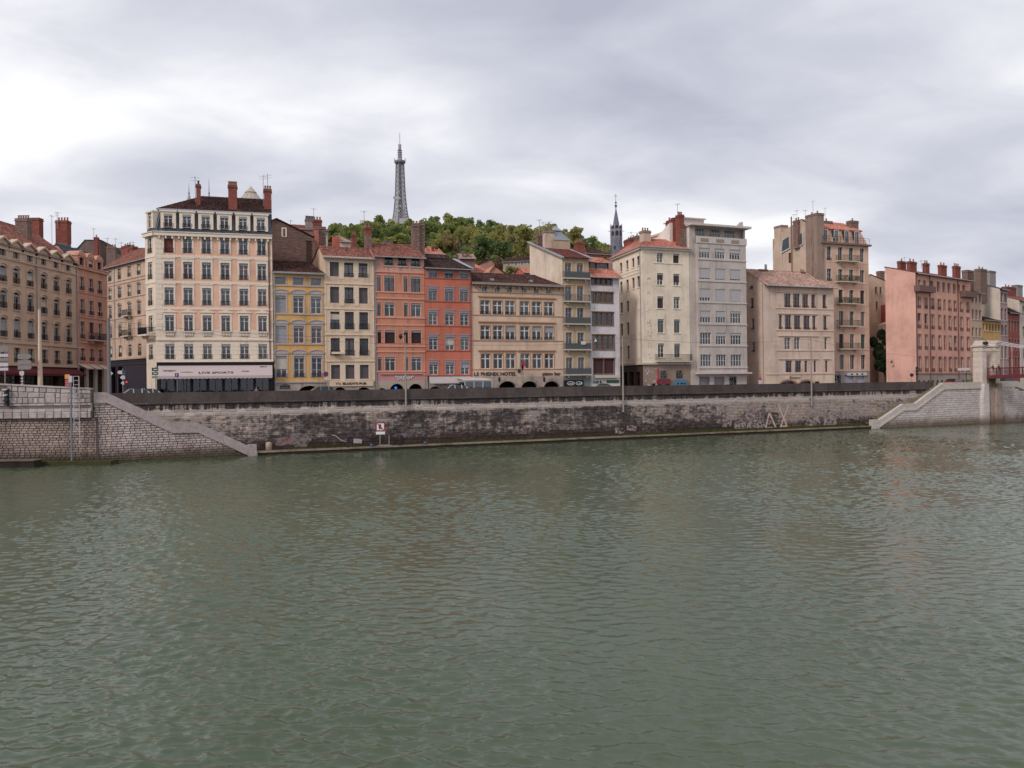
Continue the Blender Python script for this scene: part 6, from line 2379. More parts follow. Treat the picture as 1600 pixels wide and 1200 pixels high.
LEAF = [leaf_mat('leaf_deep_green', (.10, .135, .048)), leaf_mat('leaf_green', (.175, .21, .066)), leaf_mat('leaf_olive', (.25, .25, .08)),
        leaf_mat('leaf_yellow_green', (.26, .24, .08)), leaf_mat('leaf_ochre', (.20, .15, .07)), leaf_mat('leaf_bronze', (.13, .09, .055))]
BARK = mat_plain('bark', (.06, .045, .035), .9)


def crown_arrays(seed, n=900, leaf=.075, tall=1.0):
    """leaf quads through the lobes of a crown of unit radius standing on z=0"""
    rg = np.random.RandomState(seed)
    lobes = []
    for i in range(13):
        a = rg.uniform(0, 2 * math.pi)
        rr = rg.uniform(.1, .62)
        zc_ = rg.uniform(.45, 1.55) * tall
        sh = 1.0 - .35 * abs(zc_ / tall - .9)
        lobes.append((rr * math.cos(a) * sh, rr * math.sin(a) * sh, zc_, rg.uniform(.26, .46)))
    V = []
    for k in range(n):
        lx, ly, lz, lr = lobes[rg.randint(len(lobes))]
        d = rg.normal(size=3)
        d /= np.linalg.norm(d)
        r = lr * rg.uniform(.55, 1.08) ** .6
        c = np.array((lx, ly, lz)) + d * r * np.array((1, 1, .9))
        nrm = d + rg.normal(size=3) * .55
        nrm /= np.linalg.norm(nrm)
        u = np.cross(nrm, rg.normal(size=3))
        u /= np.linalg.norm(u)
        w = np.cross(nrm, u)
        s1, s2 = leaf * rg.uniform(.6, 1.4), leaf * rg.uniform(.6, 1.4)
        V.append([c - u * s1 - w * s2 * .4, c + u * s1 * .4 - w * s2, c + u * s1 + w * s2 * .5, c - u * s1 * .5 + w * s2])
    return np.array(V).reshape(-1, 3)


CROWNS = [crown_arrays(s, 640, .105) for s in range(5)] + [crown_arrays(s, 800, .085, 1.5) for s in (21, 22)]


def mesh_from_quads(name, V, mats, mi=None):
    me = bpy.data.meshes.new(name)
    nq = len(V) // 4
    me.vertices.add(len(V))
    me.vertices.foreach_set('co', V.astype(np.float32).ravel())
    me.loops.add(len(V))
    me.loops.foreach_set('vertex_index', np.arange(len(V), dtype=np.int32))
    me.polygons.add(nq)
    me.polygons.foreach_set('loop_start', np.arange(0, len(V), 4, dtype=np.int32))
    me.polygons.foreach_set('loop_total', np.full(nq, 4, dtype=np.int32))
    for m in mats:
        me.materials.append(m)
    if mi is not None:
        me.polygons.foreach_set('material_index', mi.astype(np.int32))
    me.update()
    me.validate()
    return me


rg = random.Random(3)
parts, mis, trunks = [], [], MB()
cnt = 0
for j in range(17):
    Y = 255 + j * 19.3
    step = 6.4 + j * .22
    x = -.36 * Y
    while x < .26 * Y:
        xx, yy = x + rg.uniform(-3.2, 3.2), Y + rg.uniform(-9, 9)
        x += step
        px = 800 + F * xx / yy
        if px < 415 or px > 1020:
            continue
        if 735 < px < 850 and yy < 320:
            continue
        z = hill_z(xx, yy)
        # keep only what can show over the roofs
        r = rg.uniform(3.6, 5.6) * (0.85 + .2 * (yy > 420))
        lean = rg.random()
        ci = rg.randint(0, 4) if rg.random() < .82 else rg.randint(5, 6)
        rot = rg.uniform(0, 6.28)
        c, s = math.cos(rot), math.sin(rot)
        A = CROWNS[ci] @ np.array([[c, s, 0], [-s, c, 0], [0, 0, 1]]) * np.array((r, r, r * .95))
        parts.append(A + np.array((xx, yy, z + .5)))
        # colour patches drift along the slope
        nz = math.sin(xx * .045 + 1.3) + math.sin(yy * .03 + xx * .02) * .8 + rg.uniform(-.9, .9)
        k = 0 if nz < -1.3 else 1 if nz < -.1 else 2 if nz < .8 else 3
        if rg.random() < .08:
            k = rg.choice((4, 5))
        if yy > 480:
            k = min(k, 1) if rg.random() < .4 else k
        mis.append(np.full(len(A) // 4, k))
        trunks.tube((xx, yy, z - .5), (xx, yy, z + r * .8), .28, .15, n=5, caps=False)
        cnt += 1
wood = link('woodland', mesh_from_quads('woodland', np.concatenate(parts), LEAF, np.concatenate(mis)))
tag(wood, 'mixed green and autumn woodland covering the hill behind the roofs', 'woodland', None, 'stuff')
tk = link('trunks', trunks.mesh('trunks', BARK), wood)
tag(tk, None, None, None, 'stuff')
print('woodland trees', cnt)


def tree(label, px, ytop, ybot, wpx, Y, mi, ci, group=None, name='tree', leafn=None):
    p0, p1 = at(px, ybot, Y), at(px, ytop, Y)
    hgt = p1.z - p0.z
    r = wpx * Y / F / 2
    top = CROWNS[ci][:, 2].max()
    A = CROWNS[ci] * np.array((r / .95, r / .95, hgt / top))
    o = link(name, None)
    o.location = p0
    tag(o, label, 'tree', group)
    link('crown', mesh_from_quads('crown', A, [LEAF[mi]]), o)
    t_ = MB().tube((0, 0, -min(14, p0.z - 6)), (0, 0, hgt * .3), .4, .25, n=6, caps=False)
    for a_ in range(5):
        an = a_ * 1.26
        t_.tube((0, 0, hgt * .2), (r * .5 * math.cos(an), r * .5 * math.sin(an), hgt * .6), .16, .06, n=4, caps=False)
    link('trunk', t_.mesh('trunk', BARK), o)
    return o


tree('tall golden green tree left of the blank cream side wall', 818, 351, 404, 44, 300, 3, 5)
tree('olive green tree behind the chimneys of the blank cream wall', 846, 352, 398, 36, 305, 2, 6)
tree('large pale yellow green tree right of the zinc roof lantern', 893, 352, 400, 54, 300, 3, 2)
tree('light yellow tree right of the twin stone chimneys of the orange house', 684, 365, 392, 34, 330, 3, 1)
tree('ochre autumn tree behind the slate roof of the red house', 706, 362, 398, 34, 325, 4, 3)
tree('dark green tree in the middle of the slope above the hotel roof', 757, 368, 408, 42, 300, 0, 0)
tree('deep green tree close above the long beige hillside house', 788, 376, 408, 40, 295, 0, 4)
tree('dark pointed tree top sticking out of the hilltop skyline', 765, 343, 365, 17, 540, 0, 5)
tree('pale olive tree behind the orange roof ridge left of the slender chimney', 620, 364, 388, 44, 330, 2, 2)
tree('yellowish tree between the two chimneys of the cream and orange houses', 592, 370, 392, 30, 320, 3, 3)
tree('bronze leaved shrub tree left of the long beige hillside house', 776, 400, 428, 24, 240, 5, 1)
tree('small dark conifer in front of the long beige hillside house', 811, 417, 434, 10, 215, 0, 5)
tree('grey green shrub below the long beige hillside house', 798, 415, 432, 22, 216, 2, 0)

# houses on the lower slope
def hill_house(label, x0_, x1_, y_eave, y_ridge, Y, ang, wall, roofm, wins=(), rd=4.0, hip=0.0, zb=None):
    p = at(x0_, y_eave, Y)
    G = Frame((p.x, p.y), ang)
    h = House('hillside_house', label, G, base=max(BASE, p.z - 9))
    b = G.s(x1_, y_eave)
    ze = p.z
    for (a0, a1, y0_, y1_) in wins:
        h.win(G, G.s(a0, y0_), G.s(a1, y0_), G.z(a0, y1_), G.z(a0, y0_), kind='case', fm=WHITE, sur=WHITE, sw=.12, curtain=None)
    zr = G.back(rd).z((x0_ + x1_) / 2, y_ridge)
    h.panel(G, 0, b, h.base, ze, wall)
    h.body(G, 0, b, ze, rd * 2, wall, rd, zr)
    h.roof(G, 0, b, ze, rd * 2, rd, zr, roofm, hipl=hip, hipr=hip)
    return h, G, b, ze


h, G, b, ze = hill_house('long beige hillside house with small white windows left of the blank cream wall', 786, 834, 409, 402.5, 228, rad(-14), mat_plaster('hill_beige', lin(170, 146, 126), .3), TILE_BROWN,
                         [(793, 797, 411, 416.5), (804, 808, 410.5, 416), (814, 817, 409, 414.5), (825, 828, 408.5, 413.5)])
h.finish()
h, G, b, ze = hill_house('small house with orange tiles below the bronze shrub', 738, 763, 424.5, 414, 170, rad(30), mat_plaster('hill_pink', lin(176, 120, 98), .4), TILE_ORANGE, (), 3.5, 1.0)
h.finish()
Gg = Frame((at(752, 415, 185).x, 185), rad(14))
h = House('hillside_house', 'pinkish gable wall with shallow roof above the hotel roof', Gg, base=16)
a, b, c = Gg.s(748, 415), Gg.s(777, 415), Gg.s(767, 405)
zt, z0 = Gg.z(767, 405.5), Gg.z(777, 418)
GP = mat_plaster('gable_pink', lin(172, 124, 104), .45)
h.poly(Gg, [(a, 0, 16), (b, 0, 16), (b, 0, z0), (c, 0, zt), (a, 0, zt - 1.3)], GP)
h.body(Gg, a, b, z0, 7, GP)
m = MB()
tile_sheet(m, (a - 1, -.3, zt - 1.5), (a - 1, 7, zt - 1.5), (c, 7, zt + .1), (c, -.3, zt + .1))
m.quad((c, -.3, zt + .1), (c, 7, zt + .1), (b + .3, 7, z0), (b + .3, -.3, z0))
h.part('roof', m, TILE_PALE, Gg)
h.finish()
Gg = Frame((at(768, 420, 150).x, 150), rad(18))
h = House('hillside_house', 'tiny tan gable with orange verge peeping over the hotel roof', Gg, base=12)
a, b, c = Gg.s(766, 424), Gg.s(790, 424), Gg.s(773, 416)
zt, z0 = Gg.z(774, 416), Gg.z(790, 429)
h.poly(Gg, [(a, 0, 12), (b, 0, 12), (b, 0, z0), (c, 0, zt), (a, 0, Gg.z(767, 424))], TANB)
h.body(Gg, a, b, z0, 5, TANB)
m = MB().add([(a - .3, -.3, Gg.z(766, 425)), (c, -.3, zt + .2), (c, 5, zt + .2), (a - .3, 5, Gg.z(766, 425)), (b + .3, -.3, z0), (b + .3, 5, z0)], [(0, 1, 2, 3), (1, 4, 5, 2)])
h.part('roof', m, TILE_ORANGE, Gg)
h.finish()
h, G, b, ze = hill_house('orange tiled house with slender red chimney above the red house roof', 664, 694, 395, 387, 150, rad(22), mat_plaster('hill_peach', lin(190, 142, 116), .4), TILE_ORANGE, [(671, 676, 397, 402)], 3.5, 1.5)
h.chimney(G.back(1), 675.5, 678.5, 385, ze - 2, BRICK, .5, 0)
h.finish()
h, G, b, ze = hill_house('grey stone house with ruined looking stacks right of the red house roof', 718, 742, 403, 398, 165, rad(10), RUBBLE, TILE_PALE, (), 3.0)
h.chimney(G.back(.5), 722.5, 726, 393, ze - 2, RUBBLE, .8, 0)
h.chimney(G.back(.5), 729, 733.5, 396, ze - 2, RUBBLE, .8, 0)
h.finish()
h, G, b, ze = hill_house('small orange roofed shed beside the foot of the blank cream wall', 818, 834, 425, 420, 160, rad(20), ORW, TILE_ORANGE, (), 2.5)
h.finish()

# ================================================================= lattice tower on the hilltop
TY = 700.0
kt = TY / F
tp = at(626, 345, TY)
STEEL = mat_plain('grey_painted_steel', lin(158, 154, 156), .6, 0, .2)
STEELD = mat_plain('dark_painted_steel', lin(116, 113, 117), .6, 0, .2)
h = House('lattice_tower', 'grey lattice steel tower with gallery and mast on the wooded hilltop', Frame((tp.x, tp.y), rad(38)), 'tower', base=tp.z - 8)
zz = lambda y_: at(626, y_, TY).z
prof = [(343, 12.2), (335, 10.6), (325, 9.3), (312, 8.0), (298, 7.1), (284, 6.6), (270, 6.1), (256, 5.7)]
prof = [(zz(y), w * .74 * kt) for y, w in prof]
lv = []
for (za_, wa), (zb_, wb) in zip(prof, prof[1:]):
    lv += [(za_, wa), ((za_ + zb_) / 2, (wa + wb) / 2)]
lv.append(prof[-1])
lv.insert(0, (zz(343) - 8, 13.2 * .74 * kt))
cor = [(-1, -1), (1, -1), (1, 1), (-1, 1)]
for c, (sx, sy) in enumerate(cor):
    m = MB()
    for (z0, w0), (z1, w1) in zip(lv, lv[1:]):
        m.bar((sx * w0, sy * w0, z0), (sx * w1, sy * w1, z1), .82)
    h.part('leg', m, STEELD, h.G)
for f in range(4):
    (ax, ay), (bx, by) = cor[f], cor[(f + 1) % 4]
    m = MB()
    for (z0, w0), (z1, w1) in zip(lv, lv[1:]):
        m.bar((ax * w0, ay * w0, z0), (bx * w1, by * w1, z1), .38)
        m.bar((bx * w0, by * w0, z0), (ax * w1, ay * w1, z1), .38)
        m.bar((ax * w1, ay * w1, z1), (bx * w1, by * w1, z1), .4)
        mx, my = (ax + bx) / 2, (ay + by) / 2
        m.bar((mx * w0, my * w0, z0), (mx * w1, my * w1, z1), .22)
    h.part('lattice_face', m, STEEL, h.G)
h.part('lift_shaft', MB().box(-.6, .6, -.6, .6, zz(352), zz(256)), STEELD, h.G)
w = 5.7 * .74 * kt
h.part('gallery', MB().lathe([(w * 1.25, zz(257)), (w * 2.1, zz(254.5)), (w * 2.1, zz(251.5)), (w * 1.2, zz(250.5))], 8, rot=rad(22.5)), STEELD, h.G)
h.part('upper_stage', MB().lathe([(w * .95, zz(251)), (w * .72, zz(246)), (w * .62, zz(236)), (w * .5, zz(234))], 8), STEEL, h.G)
m = MB()
for y_ in range(235, 250, 3):
    m.lathe([(w * .9, zz(y_) - .2), (w * .9, zz(y_) + .2)], 8)
h.part('upper_ring', m, STEELD, h.G)
h.part('antenna_drum', MB().lathe([(w * .55, zz(233)), (w * .6, zz(230)), (w * .6, zz(226)), (w * .4, zz(225))], 8), STEEL, h.G)
h.part('mast', MB().lathe([(1.0 * kt, zz(226)), (.8 * kt, zz(208)), (.15 * kt, zz(206.5))], 8), mat_plain('white_mast', lin(214, 212, 216), .5), h.G)
for (x_, y_, r_) in ((616.8, 309.5, 2.4), (622.5, 300, 2.2), (624, 310, 2.0), (622, 330, 2.6), (632, 309, 1.6), (626, 322, 1.6)):
    p = at(x_, y_, TY - 7.5)
    m = MB().lathe([(.05, 0), (r_ * kt * .7, .3), (r_ * kt, .9), (r_ * kt, 1.2)], 12)
    o = h.part('dish', m, STEEL)
    o.matrix_local = h.inv @ Matrix.Translation(p) @ Matrix.Rotation(rad(90), 4, 'X')
for sx in (-1, 1):
    m = MB().bar((sx * w * 1.7, 0, zz(253)), (sx * w * 2.0, 0, zz(251)), .5).bar((sx * w * 2.0, 0, zz(251)), (sx * w * 1.95, 0, zz(247.5)), .5)
    h.part('bracket', m, STEELD, Frame((tp.x, tp.y), 0))
p = at(626, 352, TY)
h.part('base_building', MB().box(-13 * kt, 13 * kt, -13 * kt, 13 * kt, zz(352), zz(344)), mat_plaster('tower_base', lin(170, 168, 164), .2), Frame((tp.x, tp.y), 0))
h.finish()

# ================================================================= street tree between tan and pink houses
p = at(1377, 604, 149)
o = link('tree', None)
o.location = (p.x, p.y, BASE)
tag(o, 'dark leafy street tree between the tall tan house and pink building', 'tree')
r_ = 17 * 149 / F
A = crown_arrays(77, 4600, .058, 1.75)
topz = A[:, 2].max()
hz = at(1377, 513, 149).z - BASE
A = A * np.array((r_ / .82, r_ / .82, (hz - 1.2) / topz)) + np.array((0, 0, 1.2))
link('crown', mesh_from_quads('crown', A, [leaf_mat('leaf_street', (.026, .040, .018))]), o)
t_ = MB().tube((.95, 0, 0), (.75, 0, 2.2), .3, .22, n=8).tube((.75, 0, 2.2), (0, 0, 5.5), .22, .14, n=8)
for i in range(7):
    an = i * .9
    t_.tube((.35 - .3 * (i % 2), 0, 3.0 + i * .5), (1.5 * math.cos(an), 1.5 * math.sin(an), 5 + i * .55), .1, .04, n=5)
link('trunk', t_.mesh('trunk', BARK), o)
# ================================================================= river, street sheet
WANG = math.atan2(.393, .9195)
LEDGE = Frame((-28.1, 90.8), WANG)
WALL = LEDGE.back(2.2)
SLg = Frame((-28.7, 90.55), rad(28))
SRg = Frame((55.2, 126.4), rad(24.2))
S_AB = SLg.s(146, 640)
ABY = SLg.pt(S_AB)[1] - .55
AB = Frame((SLg.pt(S_AB)[0], ABY), 0.0)
PTOP = 7.05


WAVES = dict(S=.24, spread=33, chop=.9, lmin=.17, lmax=1.0, bs=.4, bd=.025)


def build_water():
    """wind-ruffled river: a real wave surface where it is seen, flat beyond"""
    m, t, b = new_mat('green_river_water')
    pos = t.add('ShaderNodeNewGeometry').outputs['Position']
    f1 = t.noise(t.mapping(pos, (3.6, 6.6, 1), (0, 0, rad(12))), 1.0, 4, .6, .5)
    t.put(b.inputs['Normal'], t.bump(f1, WAVES["bs"], WAVES["bd"]))
    n = t.noise(pos, .06, 3)
    t.put(b.inputs['Base Color'], t.ramp(n, [(.35, WCOL[0]), (.65, WCOL[1])]))
    b.inputs['Roughness'].default_value = .07
    b.inputs['IOR'].default_value = 1.33
    rg = np.random.RandomState(8)
    N = 110
    lam = np.exp(rg.uniform(math.log(WAVES['lmin']), math.log(WAVES['lmax']), N))
    th = rad(-103) + rg.normal(0, rad(WAVES['spread']), N)
    ph = rg.uniform(0, 6.283, N)
    kx, ky = 2 * math.pi / lam * np.cos(th), 2 * math.pi / lam * np.sin(th)
    amp = WAVES['S'] * math.sqrt(2.0 / N) * lam / (2 * math.pi)
    V, Fc, off = [], [], 0
    for (x0, x1, y0, y1, d, cut) in ((-19, 19, 12.5, 24.2, .055, .1), (-37, 37, 24, 48.3, .1, .22), (-66, 66, 48, 86.3, .15, .32), (-112, 112, 86, 150, .34, .66)):
        xs, ys = np.arange(x0, x1, d), np.arange(y0, y1, d)
        X, Yg = np.meshgrid(xs, ys)
        # gusts: patches of rougher and smoother water
        G_ = .78 + .22 * np.sin(X * .11 + .8 * np.sin(Yg * .07)) * np.sin(Yg * .09 + 1.3 * np.sin(X * .05) + 1.0) + .18 * np.sin(X * .31 + Yg * .17)
        G_ = G_ * math.sqrt(N / max(1, (lam >= cut).sum())) * (1.2 if d > .2 else 1.0)
        Z = np.zeros_like(X)
        DX, DY = np.zeros_like(X), np.zeros_like(X)
        for i in range(N):
            if lam[i] < cut:
                continue
            a_ = kx[i] * X + ky[i] * Yg + ph[i]
            c_, s_ = np.cos(a_), np.sin(a_)
            Z += amp[i] * c_
            kk = math.hypot(kx[i], ky[i])
            DX += amp[i] * kx[i] / kk * s_
            DY += amp[i] * ky[i] / kk * s_
        P = np.stack((X - DX * WAVES['chop'] * G_, Yg - DY * WAVES['chop'] * G_, Z * G_), -1).reshape(-1, 3)
        nx_, ny_ = len(xs), len(ys)
        i0 = (np.arange(ny_ - 1)[:, None] * nx_ + np.arange(nx_ - 1)[None, :]).ravel() + off
        Fc.append(np.stack((i0, i0 + 1, i0 + nx_ + 1, i0 + nx_), -1))
        V.append(P)
        off += len(P)
    V.append(np.array([(-700, -150, -.3), (700, -150, -.3), (700, 330, -.3), (-700, 330, -.3)]))
    Fc.append(np.array([[off, off + 1, off + 2, off + 3]]))
    V, Fc = np.concatenate(V).astype(np.float32), np.concatenate(Fc).astype(np.int32)
    me = bpy.data.meshes.new('water')
    me.vertices.add(len(V))
    me.vertices.foreach_set('co', V.ravel())
    me.loops.add(Fc.size)
    me.loops.foreach_set('vertex_index', Fc.ravel())
    me.polygons.add(len(Fc))
    me.polygons.foreach_set('loop_start', np.arange(0, Fc.size, 4, dtype=np.int32))
    me.polygons.foreach_set('loop_total', np.full(len(Fc), 4, dtype=np.int32))
    me.polygons.foreach_set('use_smooth', np.ones(len(Fc), dtype=bool))
    me.materials.append(m)
    me.update()
    return tag(link('water', me), None, None, None, 'structure')


WCOL = ((.062, .084, .046), (.074, .098, .056))
build_water()

ASPH = mat_plain('asphalt', (.055, .053, .052), .9, 0, .25, 1.0)
a0, a1 = WALL.pt(WALL.s(150) - 2, -.35), WALL.pt(260, -.35)
st = MB().add([(-500, ABY + .5, BASE), (AB.A.x, ABY + .5, BASE), (*a0, BASE), (*a1, BASE), (700, 400, BASE), (700, 1400, BASE), (-700, 1400, BASE), (-700, 400, BASE)], [(0, 1, 2, 3, 4, 5, 6, 7)])
tag(link('street', st.mesh('street', ASPH)), None, None, None, 'structure')
# pavement in front of the facades with a kerb
pv = MB()
for (x0, x1) in ((428, 966), (1005, 1360)):
    s0, s1 = MAIN.s(x0), MAIN.s(x1)
    pv.box(s0, s1, -2.4, -.02, BASE + .004, BASE + .13, MAIN.M)
tag(link('pavement', pv.mesh('pavement', mat_plain('pavement_stone', (.22, .21, .20), .9, 0, .15, 1.5))), None, None, None, 'structure')

# ---------------------------------------------------------------- stone helpers
def unit_stone(seed):
    rg = random.Random(seed)
    j = lambda k: rg.uniform(-k, k)
    m = MB()
    vs = []
    for y, ins in ((1, 0), (.45, 0), (0, .07)):
        for (x, z) in ((0, 0), (1, 0), (1, 1), (0, 1)):
            vs.append((x + (ins if x == 0 else -ins) + j(.015), y if y else j(.18), z + (ins * 1.6 if z == 0 else -ins * 1.6) + j(.02)))
    fs = [(8, 9, 10, 11)]
    for o in (0, 4):
        fs += [(o + k, o + (k + 1) % 4, o + 4 + (k + 1) % 4, o + 4 + k) for k in range(4)]
    m.add(vs, fs)
    return m


USTONE = [unit_stone(s) for s in range(6)]


def stone_field(root, rects, mat, depth=.1, limit=300, y0=-.06, name='stone', stuff='stone_courses'):
    """rects (s0,s1,z0,z1) in the root's frame; the first ones become single objects"""
    meshes = [cached(('us', i, mat.name), lambda i=i: USTONE[i].mesh(name, mat)) for i in range(6)]
    rest = MB()
    for k, (s0, s1, z0, z1) in enumerate(rects):
        g = .028
        y = y0 + RN.uniform(-.018, .018)
        M = Matrix.Translation((s0 + g, y, z0 + g)) @ Matrix.Diagonal((s1 - s0 - 2 * g, depth, z1 - z0 - 2 * g, 1))
        i = RN.randrange(6)
        if k < limit:
            link(name, meshes[i], root, M)
        else:
            rest.add(USTONE[i].v, USTONE[i].f, M)
    if rest.v:
        tag(link(stuff, rest.mesh(stuff, mat), root), None, None, None, 'stuff')


def courses(s0, s1, z0, z1, ch, lmin, lmax, ok=lambda a, b, c, d: True, seed=1):
    rg = random.Random(seed)
    out = []
    n = max(1, round((z1 - z0) / ch))
    c = (z1 - z0) / n
    for r in range(n):
        x = s0 - rg.uniform(0, lmax)
        while x < s1:
            w = rg.uniform(lmin, lmax)
            a, b = max(x, s0), min(x + w, s1)
            if b - a > .12 and ok(a, b, z0 + r * c, z0 + (r + 1) * c):
                out.append((a, b, z0 + r * c, z0 + (r + 1) * c))
            x += w
    return out


def thing(name, label, cat, G, z=0.0, group=None):
    o = link(name, None)
    o.matrix_world = G.M @ Matrix.Translation((0, 0, z))
    return tag(o, label, cat, group)


def near_first(G, rects):
    def key(r):
        p = G.pt((r[0] + r[1]) / 2)
        return -(r[1] - r[0]) * (r[3] - r[2]) / (p[0] ** 2 + p[1] ** 2)
    return sorted(rects, key=key)


# ---------------------------------------------------------------- the stained quay wall
def mat_quay():
    m, t, b = new_mat('stained_quay_stone')
    pos = t.add('ShaderNodeNewGeometry').outputs['Position']
    x, y, z = t.sep(pos)
    s = t.math('ADD', t.math('MULTIPLY', t.math('SUBTRACT', x, WALL.A.x), WALL.d.x), t.math('MULTIPLY', t.math('SUBTRACT', y, WALL.A.y), WALL.d.y))
    uv = t.comb(s, z, 0.0)
    n1 = t.noise(t.mapping(uv, (.16, .42, 1)), 1.0, 6, .66, .5)
    n2 = t.noise(t.mapping(uv, (1.3, 2.0, 1), (0, 0, 0), (4, 2, 0)), 1.0, 9, .74, .3)
    oi = t.add('ShaderNodeObjectInfo').outputs['Random']
    v = t.math('ADD', t.math('MULTIPLY', n1, .5), t.math('MULTIPLY', n2, .5))
    # the washed band under the string course, paler ends by the two stairs
    wav = t.math('MULTIPLY', t.math('SUBTRACT', t.noise(t.mapping(uv, (.35, 0, 1)), 1.0, 5, .6), .5), .9)
    d1 = t.math('ABSOLUTE', t.math('SUBTRACT', t.math('ADD', z, wav), 4.78))
    band = t.step(d1, .55, .12)
    v = t.math('ADD', v, t.math('MULTIPLY', band, .26))
    v = t.math('ADD', v, t.math('MULTIPLY', t.step(s, 6.0, -8.0), .09))
    v = t.math('ADD', v, t.math('MULTIPLY', t.step(s, 58.0, 78.0), .07))
    v = t.math('ADD', v, t.math('MULTIPLY', t.step(z, 2.4, 1.0), -.06))
    drip = t.noise(t.mapping(uv, (2.3, .10, 1), (0, 0, 0), (1, 7, 0)), 1.0, 4, .6)
    top = t.step(z, 5.02, 5.2)
    dr = t.math('MULTIPLY', top, t.step(drip, .56, .46))
    v = t.math('SUBTRACT', v, t.math('MULTIPLY', dr, .28))
    run = t.noise(t.mapping(uv, (1.5, .13, 1), (0, 0, 0), (3, 1, 0)), 1.0, 5, .65)
    v = t.math('ADD', v, t.math('MULTIPLY', t.math('SUBTRACT', run, .5), .22))
    mask = t.step(v, .50, .57)
    hue = t.noise(t.mapping(uv, (.5, .8, 1), (0, 0, 0), (9, 1, 0)), 1.0, 4, .6)
    pale = t.ramp(hue, [(.3, lin(148, 134, 126)), (.48, lin(170, 156, 146)), (.58, lin(160, 138, 118)), (.7, lin(200, 186, 174))])
    dark = t.ramp(n2, [(.32, lin(58, 51, 50)), (.5, lin(80, 71, 69)), (.7, lin(112, 102, 97))])
    c = t.mix(t.step(v, .45, .50), dark, lin(102, 92, 87))
    c = t.mix(mask, c, pale)
    c = t.mix(t.math('MULTIPLY', t.math('MULTIPLY', band, mask), .55), c, lin(206, 194, 184))
    c = t.mix(1.0, c, t.ramp(oi, [(0, .8), (1, 1.2)]), 'MULTIPLY')
    zz_ = t.math('ADD', z, t.math('MULTIPLY', t.math('SUBTRACT', n2, .5), 2.2))
    c = t.mix(t.math('MULTIPLY', t.step(zz_, 2.0, .8), .75), c, lin(62, 46, 38))
    c = t.mix(t.math('MULTIPLY', t.step(t.math('ADD', zz_, t.math('MULTIPLY', hue, .8)), 1.15, .5), .8), c, lin(66, 64, 32))
    t.put(b.inputs['Base Color'], c)
    b.inputs['Roughness'].default_value = .92
    b.inputs['Specular IOR Level'].default_value = .15
    t.put(b.inputs['Normal'], t.bump(n2, .6, .06))
    return m


QUAY = mat_quay()
SW0, SW1 = WALL.s(148, 620), WALL.s(1458, 600)
qw = thing('quay_wall', 'long dark stained stone quay wall with parapet above the river', 'wall', WALL)
core = MB().box(SW0, SW1 + 1.5, .0, .8, -1.5, 5.72)
link('wall_core', core.mesh('wall_core', QUAY), qw)
rects = courses(SW0, SW1, .45, 5.70, .437, .55, 1.25, seed=4)
stone_field(qw, near_first(WALL, rects), QUAY, .09, 300, -.045)
PARM = mat_stone('parapet_stone', lin(88, 78, 74), lin(56, 49, 48), .55, .16)
s = SW0
k = 0
while s < SW1:
    e = min(s + RN.uniform(2.2, 3.4), SW1)
    link('parapet_block', MB().box(s + .006, e - .006, -.12, .42, 5.95, PTOP).mesh('parapet_block', PARM), qw)
    link('moulding_block', MB().prismx([(-.12, 5.947), (-.26, 5.90), (-.26, 5.80), (-.06, 5.70), (.3, 5.70), (.3, 5.947)], s + .006, e - .006).mesh('moulding_block', PARM), qw)
    s = e
ring = MB()
for px_, py_ in ((745.5, 645), (1333, 625), (1008, 660)):
    a, z_ = WALL.hit(px_, py_)
    ring.tube((a, -.2, z_), (a, -.05, z_), .05, n=6)
    for i in range(10):
        t0, t1 = i * .628, (i + 1) * .628
        ring.tube((a + .16 * math.cos(t0), -.16, z_ - .16 + .16 * math.sin(t0)), (a + .16 * math.cos(t1), -.16, z_ - .16 + .16 * math.sin(t1)), .025, n=4)
link('mooring_rings', ring.mesh('mooring_rings', IRON), qw)['kind'] = 'stuff'

# ledge at the foot
LGM = mat_stone('ledge_stone', lin(146, 130, 112), lin(60, 50, 40), .6, .12)
lg = thing('quay_ledge', 'narrow stone ledge with pale edge running along the foot of the quay wall', 'ledge', LEDGE)
l0, l1 = LEDGE.s(396, 711), LEDGE.s(1372, 668)
link('ledge_core', MB().box(l0, l1, .42, 2.3, -1.5, .44).mesh('ledge_core', mat_stone('ledge_earth', lin(92, 78, 60), (.05, .045, .03), .5, .1)), lg)
link('ledge_face', MB().box(l0, l1, .06, .42, -1.5, .28).mesh('ledge_face', mat_stone('wet_ledge', lin(58, 44, 36), (.02, .017, .014), .5, .1)), lg)
s = l0
while s < l1:
    e = min(s + RN.uniform(1.6, 2.6), l1)
    link('kerb_stone', MB().box(s + .012, e - .012, 0, .45, .29, .45 + RN.uniform(0, .02)).mesh('kerb_stone', LGM), lg)
    s = e
# grass on the ledge
rg = np.random.RandomState(4)
V = []
for i in range(15000):
    s_ = rg.uniform(l0 + 4, l1)
    dens = .5 + .5 * math.sin(s_ * .25) + .6 * (s_ > 55) + .2 * (rg.rand() < .2)
    if rg.rand() > dens * .8:
        continue
    y_ = 2.12 - abs(rg.normal(0, .38)) * (1.5 if s_ > 50 else .9)
    if y_ < .5:
        continue
    hh = rg.uniform(.06, .24) * (1.3 if s_ > 55 else .9)
    an = rg.uniform(0, 3.14)
    dx, dy = math.cos(an) * .06, math.sin(an) * .06
    lx, ly = rg.normal(0, .05, 2)
    V += [(s_ - dx, y_ - dy, .44), (s_ + dx, y_ + dy, .44), (s_ + lx + dx * .3, y_ + ly, .44 + hh), (s_ + lx - dx * .3, y_ + ly, .44 + hh)]
gr = link('grass', mesh_from_quads('grass', np.array(V), [leaf_mat('grass_blades', (.085, .098, .024))]))
gr.matrix_world = LEDGE.M.copy()
